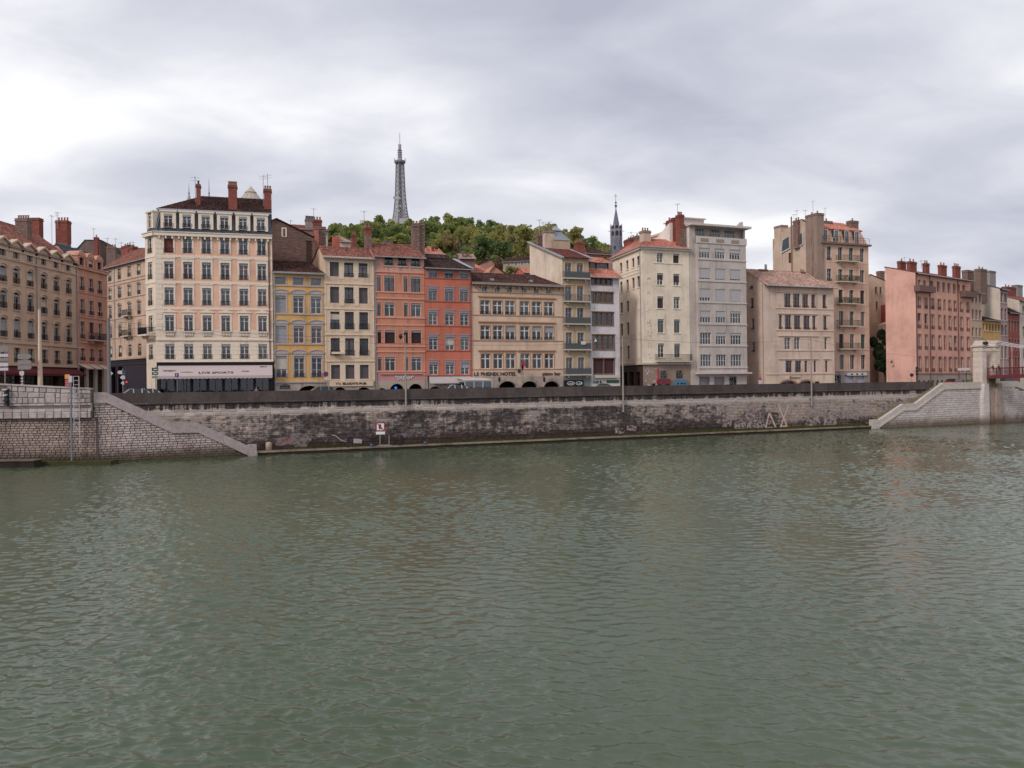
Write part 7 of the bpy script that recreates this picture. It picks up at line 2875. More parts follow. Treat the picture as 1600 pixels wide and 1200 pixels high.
tag(gr, 'patchy green grass growing along the ledge under the quay wall', 'grass', None, 'stuff')

# ---------------------------------------------------------------- stairs
STST = mat_stone('pale_cut_stone', lin(200, 182, 172), lin(128, 108, 96), .38, .13, .5, lin(92, 68, 48))
JOINT = mat_stone('dark_joint', lin(106, 90, 84), lin(66, 56, 52), .5, .05)
STPAR = mat_stone('smooth_parapet_stone', lin(176, 162, 156), lin(104, 92, 86), .25, .05)
STEPM = mat_stone('mossy_step_stone', lin(128, 120, 96), lin(58, 60, 34), .7, .15)


STR = mat_stone('pale_grey_stone', lin(204, 194, 186), lin(140, 124, 114), .35, .09, .3, lin(120, 92, 70))
STRP = mat_stone('bright_parapet_stone', lin(194, 182, 170), lin(150, 138, 128), .25, .05)
JOINTR = mat_stone('grey_joint', lin(150, 136, 128), lin(100, 88, 80), .5, .05)


def lerp_prof(pts, s):
    for (a, za), (b, zb) in zip(pts, pts[1:]):
        if a <= s <= b:
            return za + (zb - za) * (s - a) / max(b - a, 1e-6)
    return pts[0][1] if s < pts[0][0] else pts[-1][1]


def stair(label, G, tops, dpar, stones, seed, stepspan, newels, sm, pm, jm, drop=.83, course=.25, lens=(.36, .7), base_z=-1.5):
    root = thing('river_stair', label, 'stairs', G)
    prof = [G.hit(*p) for p in tops]
    low = [(s_, z_ - dpar) for s_, z_ in prof]
    mo = [(s_, z_ - dpar - .28) for s_, z_ in prof]
    # core
    link('wall_core', MB().prism([(prof[0][0], base_z)] + [(prof[-1][0], base_z)] + [(s_, z_ - dpar) for s_, z_ in reversed(prof)], .02, .42).mesh('wall_core', jm), root)
    # parapet slabs and the moulding below, one piece per run
    for (a, b), (la, lb), (ma, mb_) in zip(zip(prof, prof[1:]), zip(low, low[1:]), zip(mo, mo[1:])):
        n = max(1, int((b[0] - a[0]) / 2.2))
        for i in range(n):
            u0, u1 = i / n, (i + 1) / n
            L_ = lambda p, q_, u: (p[0] + (q_[0] - p[0]) * u, p[1] + (q_[1] - p[1]) * u)
            g = .006
            p0, p1, p2, p3 = L_(la, lb, u0), L_(la, lb, u1), L_(a, b, u1), L_(a, b, u0)
            link('parapet_slab', MB().prism([(p0[0] + g, p0[1]), (p1[0] - g, p1[1]), (p2[0] - g, p2[1]), (p3[0] + g, p3[1])], -.10, .46).mesh('parapet_slab', pm), root)
            p0, p1, p2, p3 = L_(ma, mb_, u0), L_(ma, mb_, u1), L_(la, lb, u1), L_(la, lb, u0)
            link('moulding_slab', MB().prism([(p0[0] + g, p0[1]), (p1[0] - g, p1[1]), (p2[0] - g, p2[1] - .003), (p3[0] + g, p3[1] - .003)], -.2, .46).mesh('moulding_slab', pm), root)
    zt = max(z_ for _, z_ in prof)
    ok = lambda a, b, c, d: d < min(lerp_prof(low, a), lerp_prof(low, b)) + .12
    rects = courses(prof[0][0], prof[-1][0], -.35, zt - dpar, course, lens[0], lens[1], ok, seed)
    stone_field(root, near_first(G, rects), sm, .09, stones, -.055)
    # steps between this wall and the quay wall
    sa, sb = stepspan
    n = int(abs(sb - sa) / .33)
    for i in range(n):
        x0 = sa + (sb - sa) * i / n
        x1 = sa + (sb - sa) * (i + 1) / n
        xm = (x0 + x1) / 2
        z_ = lerp_prof(prof, xm) - drop
        z_ = math.floor(z_ / .17) * .17
        p = Vector((*G.pt(xm), 0))
        loc = WALL.M.inverted() @ p
        dep = max(1.0, -loc.y + .0)
        link('step', MB().box(min(x0, x1), max(x0, x1) + .03, .43, dep + .1, .2, max(z_, .5)).mesh('step', STEPM), root)
    for (x0_, x1_, yt, yb) in newels:
        a, b = G.s(x0_, (yt + yb) / 2), G.s(x1_, (yt + yb) / 2)
        z0, z1 = G.z(x0_, yb), G.z(x0_, yt)
        link('newel', MB().box(a, b, -.22, .55, max(z0, -.5), z1).box(a - .05, b + .05, -.28, .6, max(z0, -.5), z0 + (z1 - z0) * .35).mesh('newel', pm), root)
    return root, prof


topsL = [(146, 613.2), (166, 613), (268.5, 660.5), (309, 660.3), (388.5, 697)]
r_, profL = stair('river stair on the left with sloping parapet and pale coursed stone wall', SLg, topsL, .78, 300, 8,
                  (SLg.s(166, 613), SLg.s(388, 697)), [(388, 400.5, 694.8, 713)], STST, STPAR, JOINT)
# flat top landing fills back to the quay wall
lpt = SLg.pt(S_AB)
link('landing', MB().box(S_AB, SLg.s(166, 613), .43, 6.0, 4.5, BASE + .01).mesh('landing', STEPM), r_)
topsR = [(1371.5, 657.5), (1411, 631), (1430.5, 630.3), (1473.5, 598), (1531, 596.8)]
rr, profR = stair('river stair on the right climbing to the footbridge with pale parapet', SRg, topsR, .82, 300, 9,
                  (SRg.s(1371, 657), SRg.s(1473, 598)), [(1362.3, 1371.5, 656, 671)], STR, STRP, JOINTR, .36, course=.36, lens=(.6, 1.3))
link('landing', MB().box(SRg.s(1473.5, 598), SRg.s(1531, 597), .43, 3.2, 4.5, BASE + .012).mesh('landing', STEPM), rr)

# ---------------------------------------------------------------- bridge abutment on the left
ABST = mat_stone('new_abutment_stone', lin(176, 164, 158), lin(110, 98, 92), .3, .2)
ab = thing('bridge_abutment', 'light stone bridge abutment parapet with large square blocks at left edge', 'abutment', AB)
xL = AB.s(-45, 620)
zl = lambda x, y0_, y1_: None
ztop = lambda x: 7.62 + (-x) * .062
zb0, zb1, zb2, zb3 = 4.62, 5.28, 6.0, 6.12
link('core', MB().prism([(xL, 4.66), (-.05, 4.66), (-.05, ztop(0) - .1), (xL, ztop(xL) - .1)], .06, .6).mesh('core', mat_stone('joint_grey', lin(122, 112, 106), (.05, .045, .04), .3, .05)), ab)
rg = random.Random(12)
rects = []
for r, (fa, fb) in enumerate(((0, .34), (.34, .67), (.67, 1.0))):
    x = xL
    while x < -.02:
        w = rg.uniform(.45, 1.15)
        e = min(x + w, 0)
        if 0 - e < .3:
            e = 0
        xm = (x + e) / 2
        H0, H1 = 6.14, ztop(xm) - .16
        z0, z1 = H0 + (H1 - H0) * fa, H0 + (H1 - H0) * fb
        if rg.random() < .16 and r == 0 and e < -.5:
            z1 = H0 + (H1 - H0) * .67
        rects.append((x, e, z0, z1))
        x = e
taken = []
final = []
for q_ in rects:
    if any(q_[0] < t_[1] - .05 and q_[1] > t_[0] + .05 and q_[2] < t_[3] - .02 and q_[3] > t_[2] + .02 for t_ in taken if t_[3] - t_[2] > .62):
        # shorten the stones that meet a tall block
        hit_ = [t_ for t_ in taken if t_[3] - t_[2] > .62 and q_[0] < t_[1] - .05 and q_[1] > t_[0] + .05]
        a, b = q_[0], q_[1]
        for t_ in hit_:
            if t_[0] - a > b - t_[1]:
                b = min(b, t_[0])
            else:
                a = max(a, t_[1])
        if b - a > .15:
            final.append((a, b, q_[2], q_[3]))
    else:
        final.append(q_)
    taken.append(q_)
stone_field(ab, final, ABST, .1, 300, -.03, 'stone')
x = xL
low_ = []
while x < -.02:
    e = min(x + rg.uniform(.7, .95), 0)
    low_.append((x, e, zb0, zb1))
    o = MB().prism([(x + .02, zb1 + .03), (e - .02, zb1 + .03), (e + .0, 6.1), (x + .04, 6.1)], 0, .3)
    me = MB()
    a, b = x + .02, e - .02
    me.add([(a, .02, zb1 + .02), (b, .02, zb1 + .02), (b, .10, 5.92), (a, .10, 5.92), (a, -.03, 5.94), (b, -.03, 5.94), (b, -.03, 6.12), (a, -.03, 6.12), (a, .4, zb1 + .02), (b, .4, zb1 + .02), (b, .4, 6.12), (a, .4, 6.12)],
           [(0, 1, 2, 3), (3, 2, 5, 4), (4, 5, 6, 7), (0, 3, 11, 8), (3, 4, 7, 11), (1, 9, 10, 2), (2, 10, 6, 5), (7, 6, 10, 11), (0, 8, 9, 1)])
    link('corbel_slab', me.mesh('corbel_slab', ABST), ab)
    x = e
stone_field(ab, low_, ABST, .12, 300, -.04, 'stone')
x = xL
while x < -.02:
    e = min(x + rg.uniform(1.6, 2.4), .02)
    link('coping_stone', MB().prism([(x + .008, ztop(x) - .15), (e - .008, ztop(e) - .15), (e - .008, ztop(e)), (x + .008, ztop(x))], -.12, .62).mesh('coping_stone', ABST), ab)
    x = e
# older coursed wall below it
LW = Frame((AB.A.x, ABY + .5), 0.0)
lw = thing('river_wall', 'old stained coursed wall under the bridge abutment at left edge', 'wall', LW)
link('wall_core', MB().box(xL, .4, .03, .6, -1.5, 4.66).mesh('wall_core', JOINT), lw)
OLDST = mat_stone('old_stained_stone', lin(164, 144, 132), lin(80, 58, 48), .55, .2, .6, lin(70, 50, 38))
stone_field(lw, near_first(LW, courses(xL, .3, -.3, 4.6, .24, .36, .72, seed=3)), OLDST, .09, 300, -.05)
# low stone step and mooring slab at water level
pt = thing('stone_step', 'low mossy reddish stone step at the waterline under the left wall', 'step', LW)
link('slab', MB().box(AB.s(10, 720), LW.s(186, 722), -1.7, -.08, -1.2, .42).mesh('slab', mat_stone('red_step_stone', lin(104, 72, 58), lin(48, 36, 28), .6, .1, .8)), pt)
bo = thing('mooring_pontoon', 'dark floating pontoon with pale deck at the left edge', 'pontoon', LW)
xa, xb = LW.s(-60, 725), LW.s(81, 725)
link('hull', MB().prismx([(-3.0, -.6), (-3.2, .62), (-.0 - 1.75, .62), (-1.75, -.6)], xa, xb).mesh('hull', mat_stone('dark_hull', lin(56, 48, 42), lin(30, 26, 22), .5, .1)), bo)
link('deck', MB().box(xa - .0, xb + .08, -3.3, -1.74, .625, .72).mesh('deck', mat_stone('pontoon_deck', lin(120, 104, 86), lin(70, 58, 46), .4, .1)), bo)
mx_ = LW.s(12, 730)
link('depth_mark', MB().box(mx_ - .08, mx_ + .1, -3.36, -3.31, -.1, .55).mesh('depth_mark', WHITE), bo)

# ---------------------------------------------------------------- footbridge with two stone pillars
PIL = mat_stone('pillar_limestone', lin(210, 195, 178), lin(150, 120, 100), .25, .05)
PDARK = mat_stone('abutment_pier_stone', lin(172, 152, 138), lin(84, 60, 48), .5, .1, 0, lin(90, 62, 44))
sA = SRg.s(1532, 570)
spacing = 3.25
for i, lab in enumerate(('nearer pale stone footbridge pillar with flared foot and stone cap', 'farther stone footbridge pillar behind the two leaning people')):
    s0 = sA + i * spacing
    root = thing('bridge_pillar', lab, 'pillar', SRg, 0, 'footbridge pillars')
    top = SRg.z(1532, 541.5)
    y0 = -.35
    w, d = 1.0, 1.7
    nb = 7
    zb_ = 6.6
    link('base_pier', MB().prism([(s0 - .4, -1.5), (s0 + w + .2, -1.5), (s0 + w + .1, 5.0), (s0 + w, zb_), (s0, zb_), (s0 - .3, 4.2)], y0 - .35, y0 + d).mesh('base_pier', PDARK if i else STR), root)
    for k in range(nb):
        z0 = zb_ + (top - zb_) * k / nb
        z1 = zb_ + (top - zb_) * (k + 1) / nb
        link('pillar_block', MB().box(s0, s0 + w, y0, y0 + d, z0 + .012, z1 - .012).mesh('pillar_block', PIL), root)
    link('pillar_core', MB().box(s0 + .03, s0 + w - .03, y0 + .03, y0 + d - .03, zb_, top).mesh('pillar_core', PIL), root)
    link('neck_band', MB().box(s0 - .06, s0 + w + .06, y0 - .06, y0 + d + .06, top - .75, top - .6).mesh('neck_band', PIL), root)
    link('cap_slab', MB().box(s0 - .25, s0 + w + .25, y0 - .25, y0 + d + .25, top, top + .28).mesh('cap_slab', PIL), root)
    link('cap_block', MB().add([(s0 - .05, y0 - .05, top + .283), (s0 + w + .05, y0 - .05, top + .283), (s0 + w + .05, y0 + d + .05, top + .283), (s0 - .05, y0 + d + .05, top + .283),
                                (s0 + .12, y0 + .2, top + 1.0), (s0 + w - .12, y0 + .2, top + 1.0), (s0 + w - .12, y0 + d - .2, top + 1.0), (s0 + .12, y0 + d - .2, top + 1.0)],
                               [(0, 1, 5, 4), (1, 2, 6, 5), (2, 3, 7, 6), (3, 0, 4, 7), (4, 5, 6, 7)]).mesh('cap_block', PIL), root)
    link('cable_saddle', MB().box(s0 + .2, s0 + w - .2, y0 - .5, y0 + .1, top + .3, top + .75).mesh('cable_saddle', IRON), root)
# abutment wall under and beyond the deck, second stair parapet going down to the right
ra = thing('bridge_abutment', 'pale stone abutment wall right of the footbridge pillars', 'abutment', SRg)
sB = sA + spacing + 1.1
endS = SRg.s(1650, 610)
pr = [(sA, -1.5), (endS, -1.5), (endS, 3.0), (SRg.s(1588, 597), 5.95), (sA, 5.95)]
link('wall_core', MB().prism(pr, .02, 2.8).mesh('wall_core', JOINTR), ra)
lowp = [(sA, 5.95), (SRg.s(1588, 597), 5.95), (endS, 3.0)]
ok = lambda a, b, c, d: d < min(lerp_prof(lowp, a), lerp_prof(lowp, b)) + .1 and not (b < sB and a > sA)
stone_field(ra, courses(sA + 1.0, endS, -.35, 5.95, .36, .6, 1.3, ok, 5), STR, .09, 300, -.055)
for (a, za), (b, zb_) in zip(lowp, lowp[1:]):
    a2 = max(a, sB)
    link('parapet_slab', MB().prism([(a2, za), (b, zb_), (b, zb_ + 1.0), (a2, za + 1.0)], -.12, .4).mesh('parapet_slab', STRP), ra)
link('pier_face', MB().prism([(sA + .9, -1.5), (sB - .9, -1.5), (sB - .9, 7.2), (sA + .9, 7.2)], -.3, .6).mesh('pier_face', PDARK), ra)

REDP = mat_plain('dark_red_paint', lin(108, 44, 50), .5, 0, .15)
CABLE = mat_plain('pale_cable', lin(190, 186, 184), .5)
BR = Frame(SRg.pt(sA + 1.05, .4), SRg.ang - math.pi / 2)      # local x runs out over the river
fb = thing('footbridge', 'dark red steel footbridge deck with railing and pale suspension cables', 'footbridge', BR)
DK = 7.95
WB = 2.1
Lb = 46.0
zd = lambda x: DK + .35 * math.sin(math.pi * min(x / 70, 1))
m = MB()
n = 14
for side in (0, WB):
    gm = MB()
    for i in range(n):
        x0, x1 = Lb * i / n, Lb * (i + 1) / n
        gm.add([(x0, side - .08, zd(x0) - .55), (x1, side - .08, zd(x1) - .55), (x1, side + .08, zd(x1) - .55), (x0, side + .08, zd(x0) - .55), (x0, side - .08, zd(x0)), (x1, side - .08, zd(x1)), (x1, side + .08, zd(x1)), (x0, side + .08, zd(x0))],
               [(0, 3, 2, 1), (4, 5, 6, 7), (0, 1, 5, 4), (2, 3, 7, 6)])
    link('girder', gm.mesh('girder', REDP), fb)
    for i in range(int(Lb / 2.2)):
        x = .15 + i * 2.2
        link('railing_post', box_mesh('railing_post', REDP, -.05, .05, -.05, .05, 0, 1.12), fb, Matrix.Translation((x, side, zd(x))))
    rm = MB()
    for i in range(n):
        x0, x1 = Lb * i / n, Lb * (i + 1) / n
        rm.bar((x0, side, zd(x0) + 1.12), (x1, side, zd(x1) + 1.12), .12)
        rm.bar((x0, side, zd(x0) + .5), (x1, side, zd(x1) + .5), .05)
        rm.bar((x0, side, zd(x0) + .12), (x1, side, zd(x1) + .12), .05)
    link('handrail', rm.mesh('handrail', REDP), fb)
    mm = MB()
    for i in range(int(Lb / .16)):
        x = i * .16
        mm.box(x - .012, x + .012, side - .012, side + .012, zd(x) + .12, zd(x) + 1.08)
    link('railing_bars', mm.mesh('railing_bars', REDP), fb)['kind'] = 'stuff'
    for cz in (0, .28):
        cm = MB()
        top = SRg.z(1532, 541.5) + .7 + cz
        pts = []
        for i in range(13):
            x = 34 * i / 12
            u = 1 - i / 12
            pts.append((x, side, zd(x) + 1.3 + (top - DK - 1.3) * u * u))
        for p0, p1 in zip(pts, pts[1:]):
            cm.tube(p0, p1, .07, n=6, caps=False)
        link('cable', cm.mesh('cable', CABLE), fb)
    for i in range(1, 12):
        x = 34 * i / 12
        u = 1 - i / 12
        link('hanger', box_mesh('hanger', CABLE, -.03, .03, -.03, .03, 0, round((top - DK - 1.3) * u * u + 1.3, 2)), fb, Matrix.Translation((x, side, zd(x))))
m = MB()
for i in range(n):
    x0, x1 = Lb * i / n, Lb * (i + 1) / n
    m.add([(x0, .08, zd(x0) - .12), (x1, .08, zd(x1) - .12), (x1, WB - .08, zd(x1) - .12), (x0, WB - .08, zd(x0) - .12), (x0, .08, zd(x0) - .04), (x1, .08, zd(x1) - .04), (x1, WB - .08, zd(x1) - .04), (x0, WB - .08, zd(x0) - .04)],
          [(0, 3, 2, 1), (4, 5, 6, 7), (0, 1, 5, 4), (2, 3, 7, 6)])
m.prismx([(0, 0), (1, 0), (1, 0.001)], 0, .001)
link('deck', m.mesh('deck', mat_plain('deck_planks', (.18, .13, .10), .8)), fb)
link('ramp', MB().prism([(-7, BASE), (-.02, BASE), (-.02, DK - .04), (-1.5, DK - .04)], .05, WB - .05).mesh('ramp', STEPM), fb)
# ================================================================= lamp posts and poles
CONC = mat_plain('pale_concrete_post', lin(150, 138, 126), .8)
GALV = mat_plain('galvanised_steel', lin(132, 132, 134), .5, .2)


def wall_pole(px, ytop, ybot, label, lamp=False):
    G = WALL.back(-.32)
    s_, zt = G.hit(px, ytop)
    zb_ = G.z(px, ybot)
    x, y = G.pt(s_)
    o = link('street_lamp' if lamp else 'pole', None)
    o.location = (x, y, zb_)
    o.rotation_euler.z = G.ang
    tag(o, label, 'street lamp' if lamp else 'pole')
    link('post', MB().lathe([(.13, 0), (.12, (zt - zb_) * .3), (.085, zt - zb_)], 10).mesh('post', CONC), o)
    link('bracket', MB().box(-.18, .18, -.05, .32, 0, .12).box(-.18, .18, -.05, .32, 1.0, 1.12).mesh('bracket', GALV), o)
    h_ = zt - zb_
    if lamp:
        link('arm', MB().tube((0, 0, h_ - .1), (-.35, -.2, h_ + .12), .035, n=6).tube((-.35, -.2, h_ + .12), (-.62, -.35, h_ + .05), .03, n=6).mesh('arm', IRON), o)
        link('lantern', MB().lathe([(.05, h_ + .1), (.24, h_ - .12), (.26, h_ - .2), (.13, h_ - .5), (.05, h_ - .55)], 8, (-.66, -.37)).mesh('lantern', IRON), o)
    else:
        link('top_clamp', MB().lathe([(.11, h_ - .35), (.11, h_ - .25)], 8).tube((0, 0, h_ - .3), (.0, .5, h_ - .3), .03, n=5).mesh('top_clamp', GALV), o)
    return Vector((x, y, zt))


pA = wall_pole(633, 523, 643, 'pale street lamp with black lantern fixed to the quay wall', True)
pB = wall_pole(972.5, 525, 644, 'slim pale pole on the quay wall in front of the white house')
pC = wall_pole(1267, 527, 634, 'slim pale pole on the quay wall in front of the low beige house')


def pole_at(px, ytop, Y, r0, r1, label, mat, name='pole', cat='pole', base=BASE):
    p = at(px, ytop, Y)
    o = link(name, None)
    o.location = (p.x, p.y, base)
    tag(o, label, cat)
    link('post', MB().lathe([(r0, 0), (r1, p.z - base)], 12).mesh('post', mat), o)
    link('base_collar', MB().lathe([(r0 + .12, 0), (r0 + .12, .35), (r0 + .02, .5)], 12).mesh('base_collar', mat), o)
    return o, p


o, pD = pole_at(61.5, 484, 86.5, .27, .13, 'thick tapered cream pole in front of the tan block', mat_plain('cream_post', lin(206, 178, 150), .8))
link('top_cap', MB().lathe([(.15, pD.z - BASE), (.02, pD.z - BASE + .2)], 12).mesh('top_cap', GALV), o)
o, pE = pole_at(169.5, 497, 93, .2, .17, 'straight grey pole at the top of the left river stair', mat_plain('grey_post', lin(118, 116, 118), .7))
link('top_cap', MB().lathe([(.19, pE.z - BASE), (.02, pE.z - BASE + .15)], 12).mesh('top_cap', GALV), o)

# overhead wires
def wire(a, b, sag, label):
    m = MB()
    pts = [a.lerp(b, i / 16) - Vector((0, 0, sag * 4 * (i / 16) * (1 - i / 16))) for i in range(17)]
    for p0, p1 in zip(pts, pts[1:]):
        m.tube(p0, p1, .018, n=4, caps=False)
    tag(link('overhead_wire', m.mesh('overhead_wire', IRON)), label, 'wire')


off = Vector((-.2, .5, -.25))
wire(pE + off, pA + off, .6, 'overhead wire from the grey pole to the street lamp')
wire(pA + off, pB + off, .6, 'overhead wire from the street lamp to the white house pole')
wire(pB + off, pC + off, .6, 'overhead wire from the white house pole to the beige house pole')
pF = at(1500, 560, 150)
wire(pC + off, pF, .7, 'overhead wire running from the beige house pole past the pink building')
wire(pE + off + Vector((0, 1.5, -.6)), pB + off + Vector((0, 1.5, -.6)), 1.0, 'lower overhead wire crossing in front of the hotel')

# ================================================================= signs
SIGNW = mat_plain('white_sign_face', lin(186, 180, 182), .5, 0, .04)
SIGNBK = mat_plain('grey_sign_back', lin(128, 122, 118), .6)
GREENS = mat_plain('green_sign_face', lin(16, 74, 58), .5, 0, .05)
BLUES = mat_plain('blue_sign_face', lin(28, 46, 110), .5, 0, .05)
REDS = mat_plain('red_sign_face', lin(164, 28, 34), .5, 0, .05)
YELS = mat_plain('yellow_sign_face', lin(214, 146, 30), .5, 0, .05)


def sign_root(name, label, px, Y, cat='sign', base=BASE):
    p = at(px, 600, Y)
    o = link(name, None)
    o.location = (p.x, p.y, base)
    return tag(o, label, cat), p


def arrow_board(o, x0, x1, z0, z1, mat, left=False, y=-.09):
    m = MB()
    zm = (z0 + z1) / 2
    hh = (z1 - z0) / 2
    pr = [(x0, z0), (x1 - hh, z0), (x1, zm), (x1 - hh, z1), (x0, z1)]
    if left:
        pr = [(x0 + x1 - x, z) for x, z in pr][::-1]
    m.prism(pr, y - .02, y + .02)
    return link('arrow_board', m.mesh('arrow_board', mat), o)


Y = 85.6
k = Y / F
o, p = sign_root('direction_sign', 'signpost with three grey arrow boards and round white panel on the left abutment', 35, Y)
zof = lambda y_: at(35, y_, Y).z - BASE
link('post', MB().tube((0, 0, 0), (0, 0, zof(548)), .06, n=8).mesh('post', GALV), o)
for (y0_, y1_) in ((553, 561), (563, 569), (571.5, 577.5)):
    arrow_board(o, -6 * k, 16 * k, zof(y1_), zof(y0_), SIGNBK)
link('square_panel', MB().box(-3.5 * k, 3.5 * k, -.11, -.07, zof(586), zof(580)).mesh('square_panel', SIGNW), o)
m = MB()
for i in range(5):
    m.box(-.12, .12, -.075, -.062, zof(606) + i * .3, zof(606) + i * .3 + .14)
link('striped_sleeve', m.mesh('striped_sleeve', SIGNW), o)
o, p = sign_root('direction_sign', 'signpost with stacked grey boards at the very left edge', 8, Y)
zof = lambda y_: at(8, y_, Y).z - BASE
link('post', MB().tube((0, 0, 0), (0, 0, zof(536)), .06, n=8).mesh('post', GALV), o)
for (y0_, y1_, mt) in ((541, 550, SIGNBK), (553, 557.5, SIGNW), (559, 564.5, SIGNBK), (567, 572.5, SIGNW), (574.5, 579, SIGNW)):
    link('board', MB().box(-14 * k, 6 * k, -.11, -.07, zof(y1_), zof(y0_)).mesh('board', mt), o)

# traffic light hung in front of the abutment
p = at(9, 622, ABY - .35)
o = link('traffic_light', None)
o.location = p
tag(o, 'traffic light with three hooded lamps on the face of the left abutment', 'traffic light')
link('back_board', MB().box(-.16, .16, -.02, .28, -.75, .95).mesh('back_board', IRON), o)
for i in range(3):
    z_ = -.45 + i * .55
    link('lamp_hood', MB().prismx([(-.35, z_ + .18), (-.02, z_ + .26), (-.02, z_ + .20), (-.35, z_ + .13)], -.2, .22).mesh('lamp_hood', SIGNW if i else IRON), o)
    link('lens', MB().lathe([(.12, 0), (.12, .03)], 10, M=Matrix.Translation((0, -.021, z_ + .05)) @ Matrix.Rotation(math.pi / 2, 4, 'X')).mesh('lens', SLATE), o)

# yellow and red board near the ladder
o, p = sign_root('notice_board', 'yellow and red notice board behind the ladder on the left', 105.5, 87.5)
zof = lambda y_: at(105.5, y_, 87.5).z - BASE
link('post', MB().tube((0, .06, 0), (0, .06, zof(585)), .05, n=6).mesh('post', GALV), o)
link('yellow_panel', MB().box(-.26, .26, -.05, .0, zof(592), zof(585)).mesh('yellow_panel', YELS), o)
link('red_panel', MB().box(-.24, .26, -.05, .0, zof(604), zof(592.3)).mesh('red_panel', REDS), o)
m = MB()
for i in range(4):
    z_ = zof(603) + i * .17
    m.box(-.2, .2, -.055, -.051, z_, z_ + .04)
link('white_lines', m.mesh('white_lines', SIGNW), o)

# flood gauge pole and ladder
Gp_ = AB.back(-.55)
s_, zt = Gp_.hit(110.5, 588)
x, y = Gp_.pt(s_)
o = link('gauge_pole', None)
o.location = (x, y, .5)
tag(o, 'tall blue grey gauge pole standing against the left river wall', 'pole')
link('post', MB().tube((0, 0, -.3), (0, 0, zt - .5), .09, n=10).mesh('post', mat_plain('blue_grey_tube', lin(120, 128, 140), .5, .2)), o)
link('gauge_head', MB().box(-.16, .16, -.12, .05, zt - 1.1, zt - .45).mesh('gauge_head', SIGNW), o)
s_, zt = Gp_.hit(119, 588)
x, y = Gp_.pt(s_)
o = link('ladder', None)
o.location = (x, y, 0)
tag(o, 'white tubular ladder frame hung over the left abutment', 'ladder')
z0 = Gp_.z(119, 674)
m1 = MB().tube((-.27, 0, z0), (-.27, 0, zt), .035, n=6)
m2 = MB().tube((.27, 0, Gp_.z(119, 692)), (.27, 0, zt), .035, n=6)
link('rail', m1.mesh('rail', SIGNW), o)
link('rail', m2.mesh('rail', SIGNW), o)
n = int((zt - z0) / .42)
for i in range(n + 1):
    z_ = z0 + (zt - z0) * i / n
    link('rung', cached('rung', lambda: MB().tube((-.27, 0, 0), (.27, 0, 0), .022, n=6).mesh('rung', SIGNW)), o, Matrix.Translation((0, 0, z_)))

# green direction board, parking, no stopping, other traffic signs on the street
Y = 98.0
k = Y / F
o, p = sign_root('direction_sign', 'green direction boards on a post beside the corner building terrace', 243.5, Y)
zof = lambda y_: at(243.5, y_, Y).z - BASE
link('post', MB().tube((0, 0, 0), (0, 0, zof(573)), .06, n=8).mesh('post', GALV), o)
for (y0_, y1_) in ((574.5, 580), (581.5, 586)):
    link('board', MB().box(-5.5 * k, 4.5 * k, -.1, -.065, zof(y1_), zof(y0_)).mesh('board', GREENS), o)
    link('board_text', MB().box(-3 * k, 3 * k, -.106, -.101, zof((y0_ + y1_) / 2 + .8), zof((y0_ + y1_) / 2 - .8)).mesh('board_text', SIGNW), o)
link('panel', MB().box(-5.5 * k, 4.5 * k, -.1, -.065, zof(591), zof(587.5)).mesh('panel', SIGNBK), o)
o, p = sign_root('parking_sign', 'square blue parking sign on a thin post before the awning', 276.8, Y)
zof = lambda y_: at(276.8, y_, Y).z - BASE
link('post', MB().tube((0, 0, 0), (0, 0, zof(583)), .04, n=8).mesh('post', GALV), o)
link('panel', MB().box(-3 * k, 3 * k, -.07, -.045, zof(589), zof(583)).mesh('panel', BLUES), o)
link('letter', text_mesh('P', 2.2 * k, 3.6 * k, SIGNW, .03, .006), o, Matrix.Translation((-1.1 * k, -.072, zof(588))))
o, p = sign_root('direction_sign', 'small white direction boards at the mouth of the side street', 192, 100)
zof = lambda y_: at(192, y_, 100).z - BASE
k = 100 / F
link('post', MB().tube((0, 0, 0), (0, 0, zof(576)), .05, n=8).mesh('post', GALV), o)
for (y0_, y1_, x0_, x1_) in ((579, 584.5, -8, 4), (587, 592.5, -4, 4), (596, 601, -2.5, 2.5)):
    arrow_board(o, x0_ * k, x1_ * k, zof(y1_), zof(y0_), SIGNW, True)
link('panel', MB().box(0, 4 * k, -.13, -.112, zof(584), zof(579)).mesh('panel', BLUES), o)
o, p = sign_root('road_sign', 'small white arrow sign right beside the grey pole', 173.5, 97)
zof = lambda y_: at(173.5, y_, 97).z - BASE
link('post', MB().tube((0, 0, 0), (0, 0, zof(579)), .04, n=8).mesh('post', GALV), o)
arrow_board(o, -.25, .3, zof(586.5), zof(580.5), SIGNW)


def disc(r, y0, y1, cz, n=20):
    return MB().lathe([(r, 0), (r, y1 - y0)], n, M=Matrix.Translation((0, y1, cz)) @ Matrix.Rotation(math.pi / 2, 4, 'X'))


Y = 101.0
o, p = sign_root('no_parking_sign', 'round red and blue no stopping sign before the yellow house', 509.5, Y)
zof = lambda y_: at(509.5, y_, Y).z - BASE
k = Y / F
link('post', MB().tube((0, 0, 0), (0, 0, zof(588)), .04, n=8).mesh('post', GALV), o)
link('rim', disc(4.2 * k, -.08, -.05, zof(584.6)).mesh('rim', REDS), o)
link('face', disc(3.2 * k, -.09, -.081, zof(584.6)).mesh('face', BLUES), o)
link('bar', MB().box(-4 * k, 4 * k, -.096, -.091, -.35 * k, .35 * k, Matrix.Translation((0, 0, zof(584.6))) @ Matrix.Rotation(rad(45), 4, 'Y')).mesh('bar', REDS), o)
link('small_panel', MB().box(-2.5 * k, 2.5 * k, -.08, -.05, zof(593), zof(590)).mesh('small_panel', SIGNW), o)
o, p = sign_root('street_sign', 'dark street sign on a post at the left corner of the grey awning', 669.5, 108)
zof = lambda y_: at(669.5, y_, 108).z - BASE
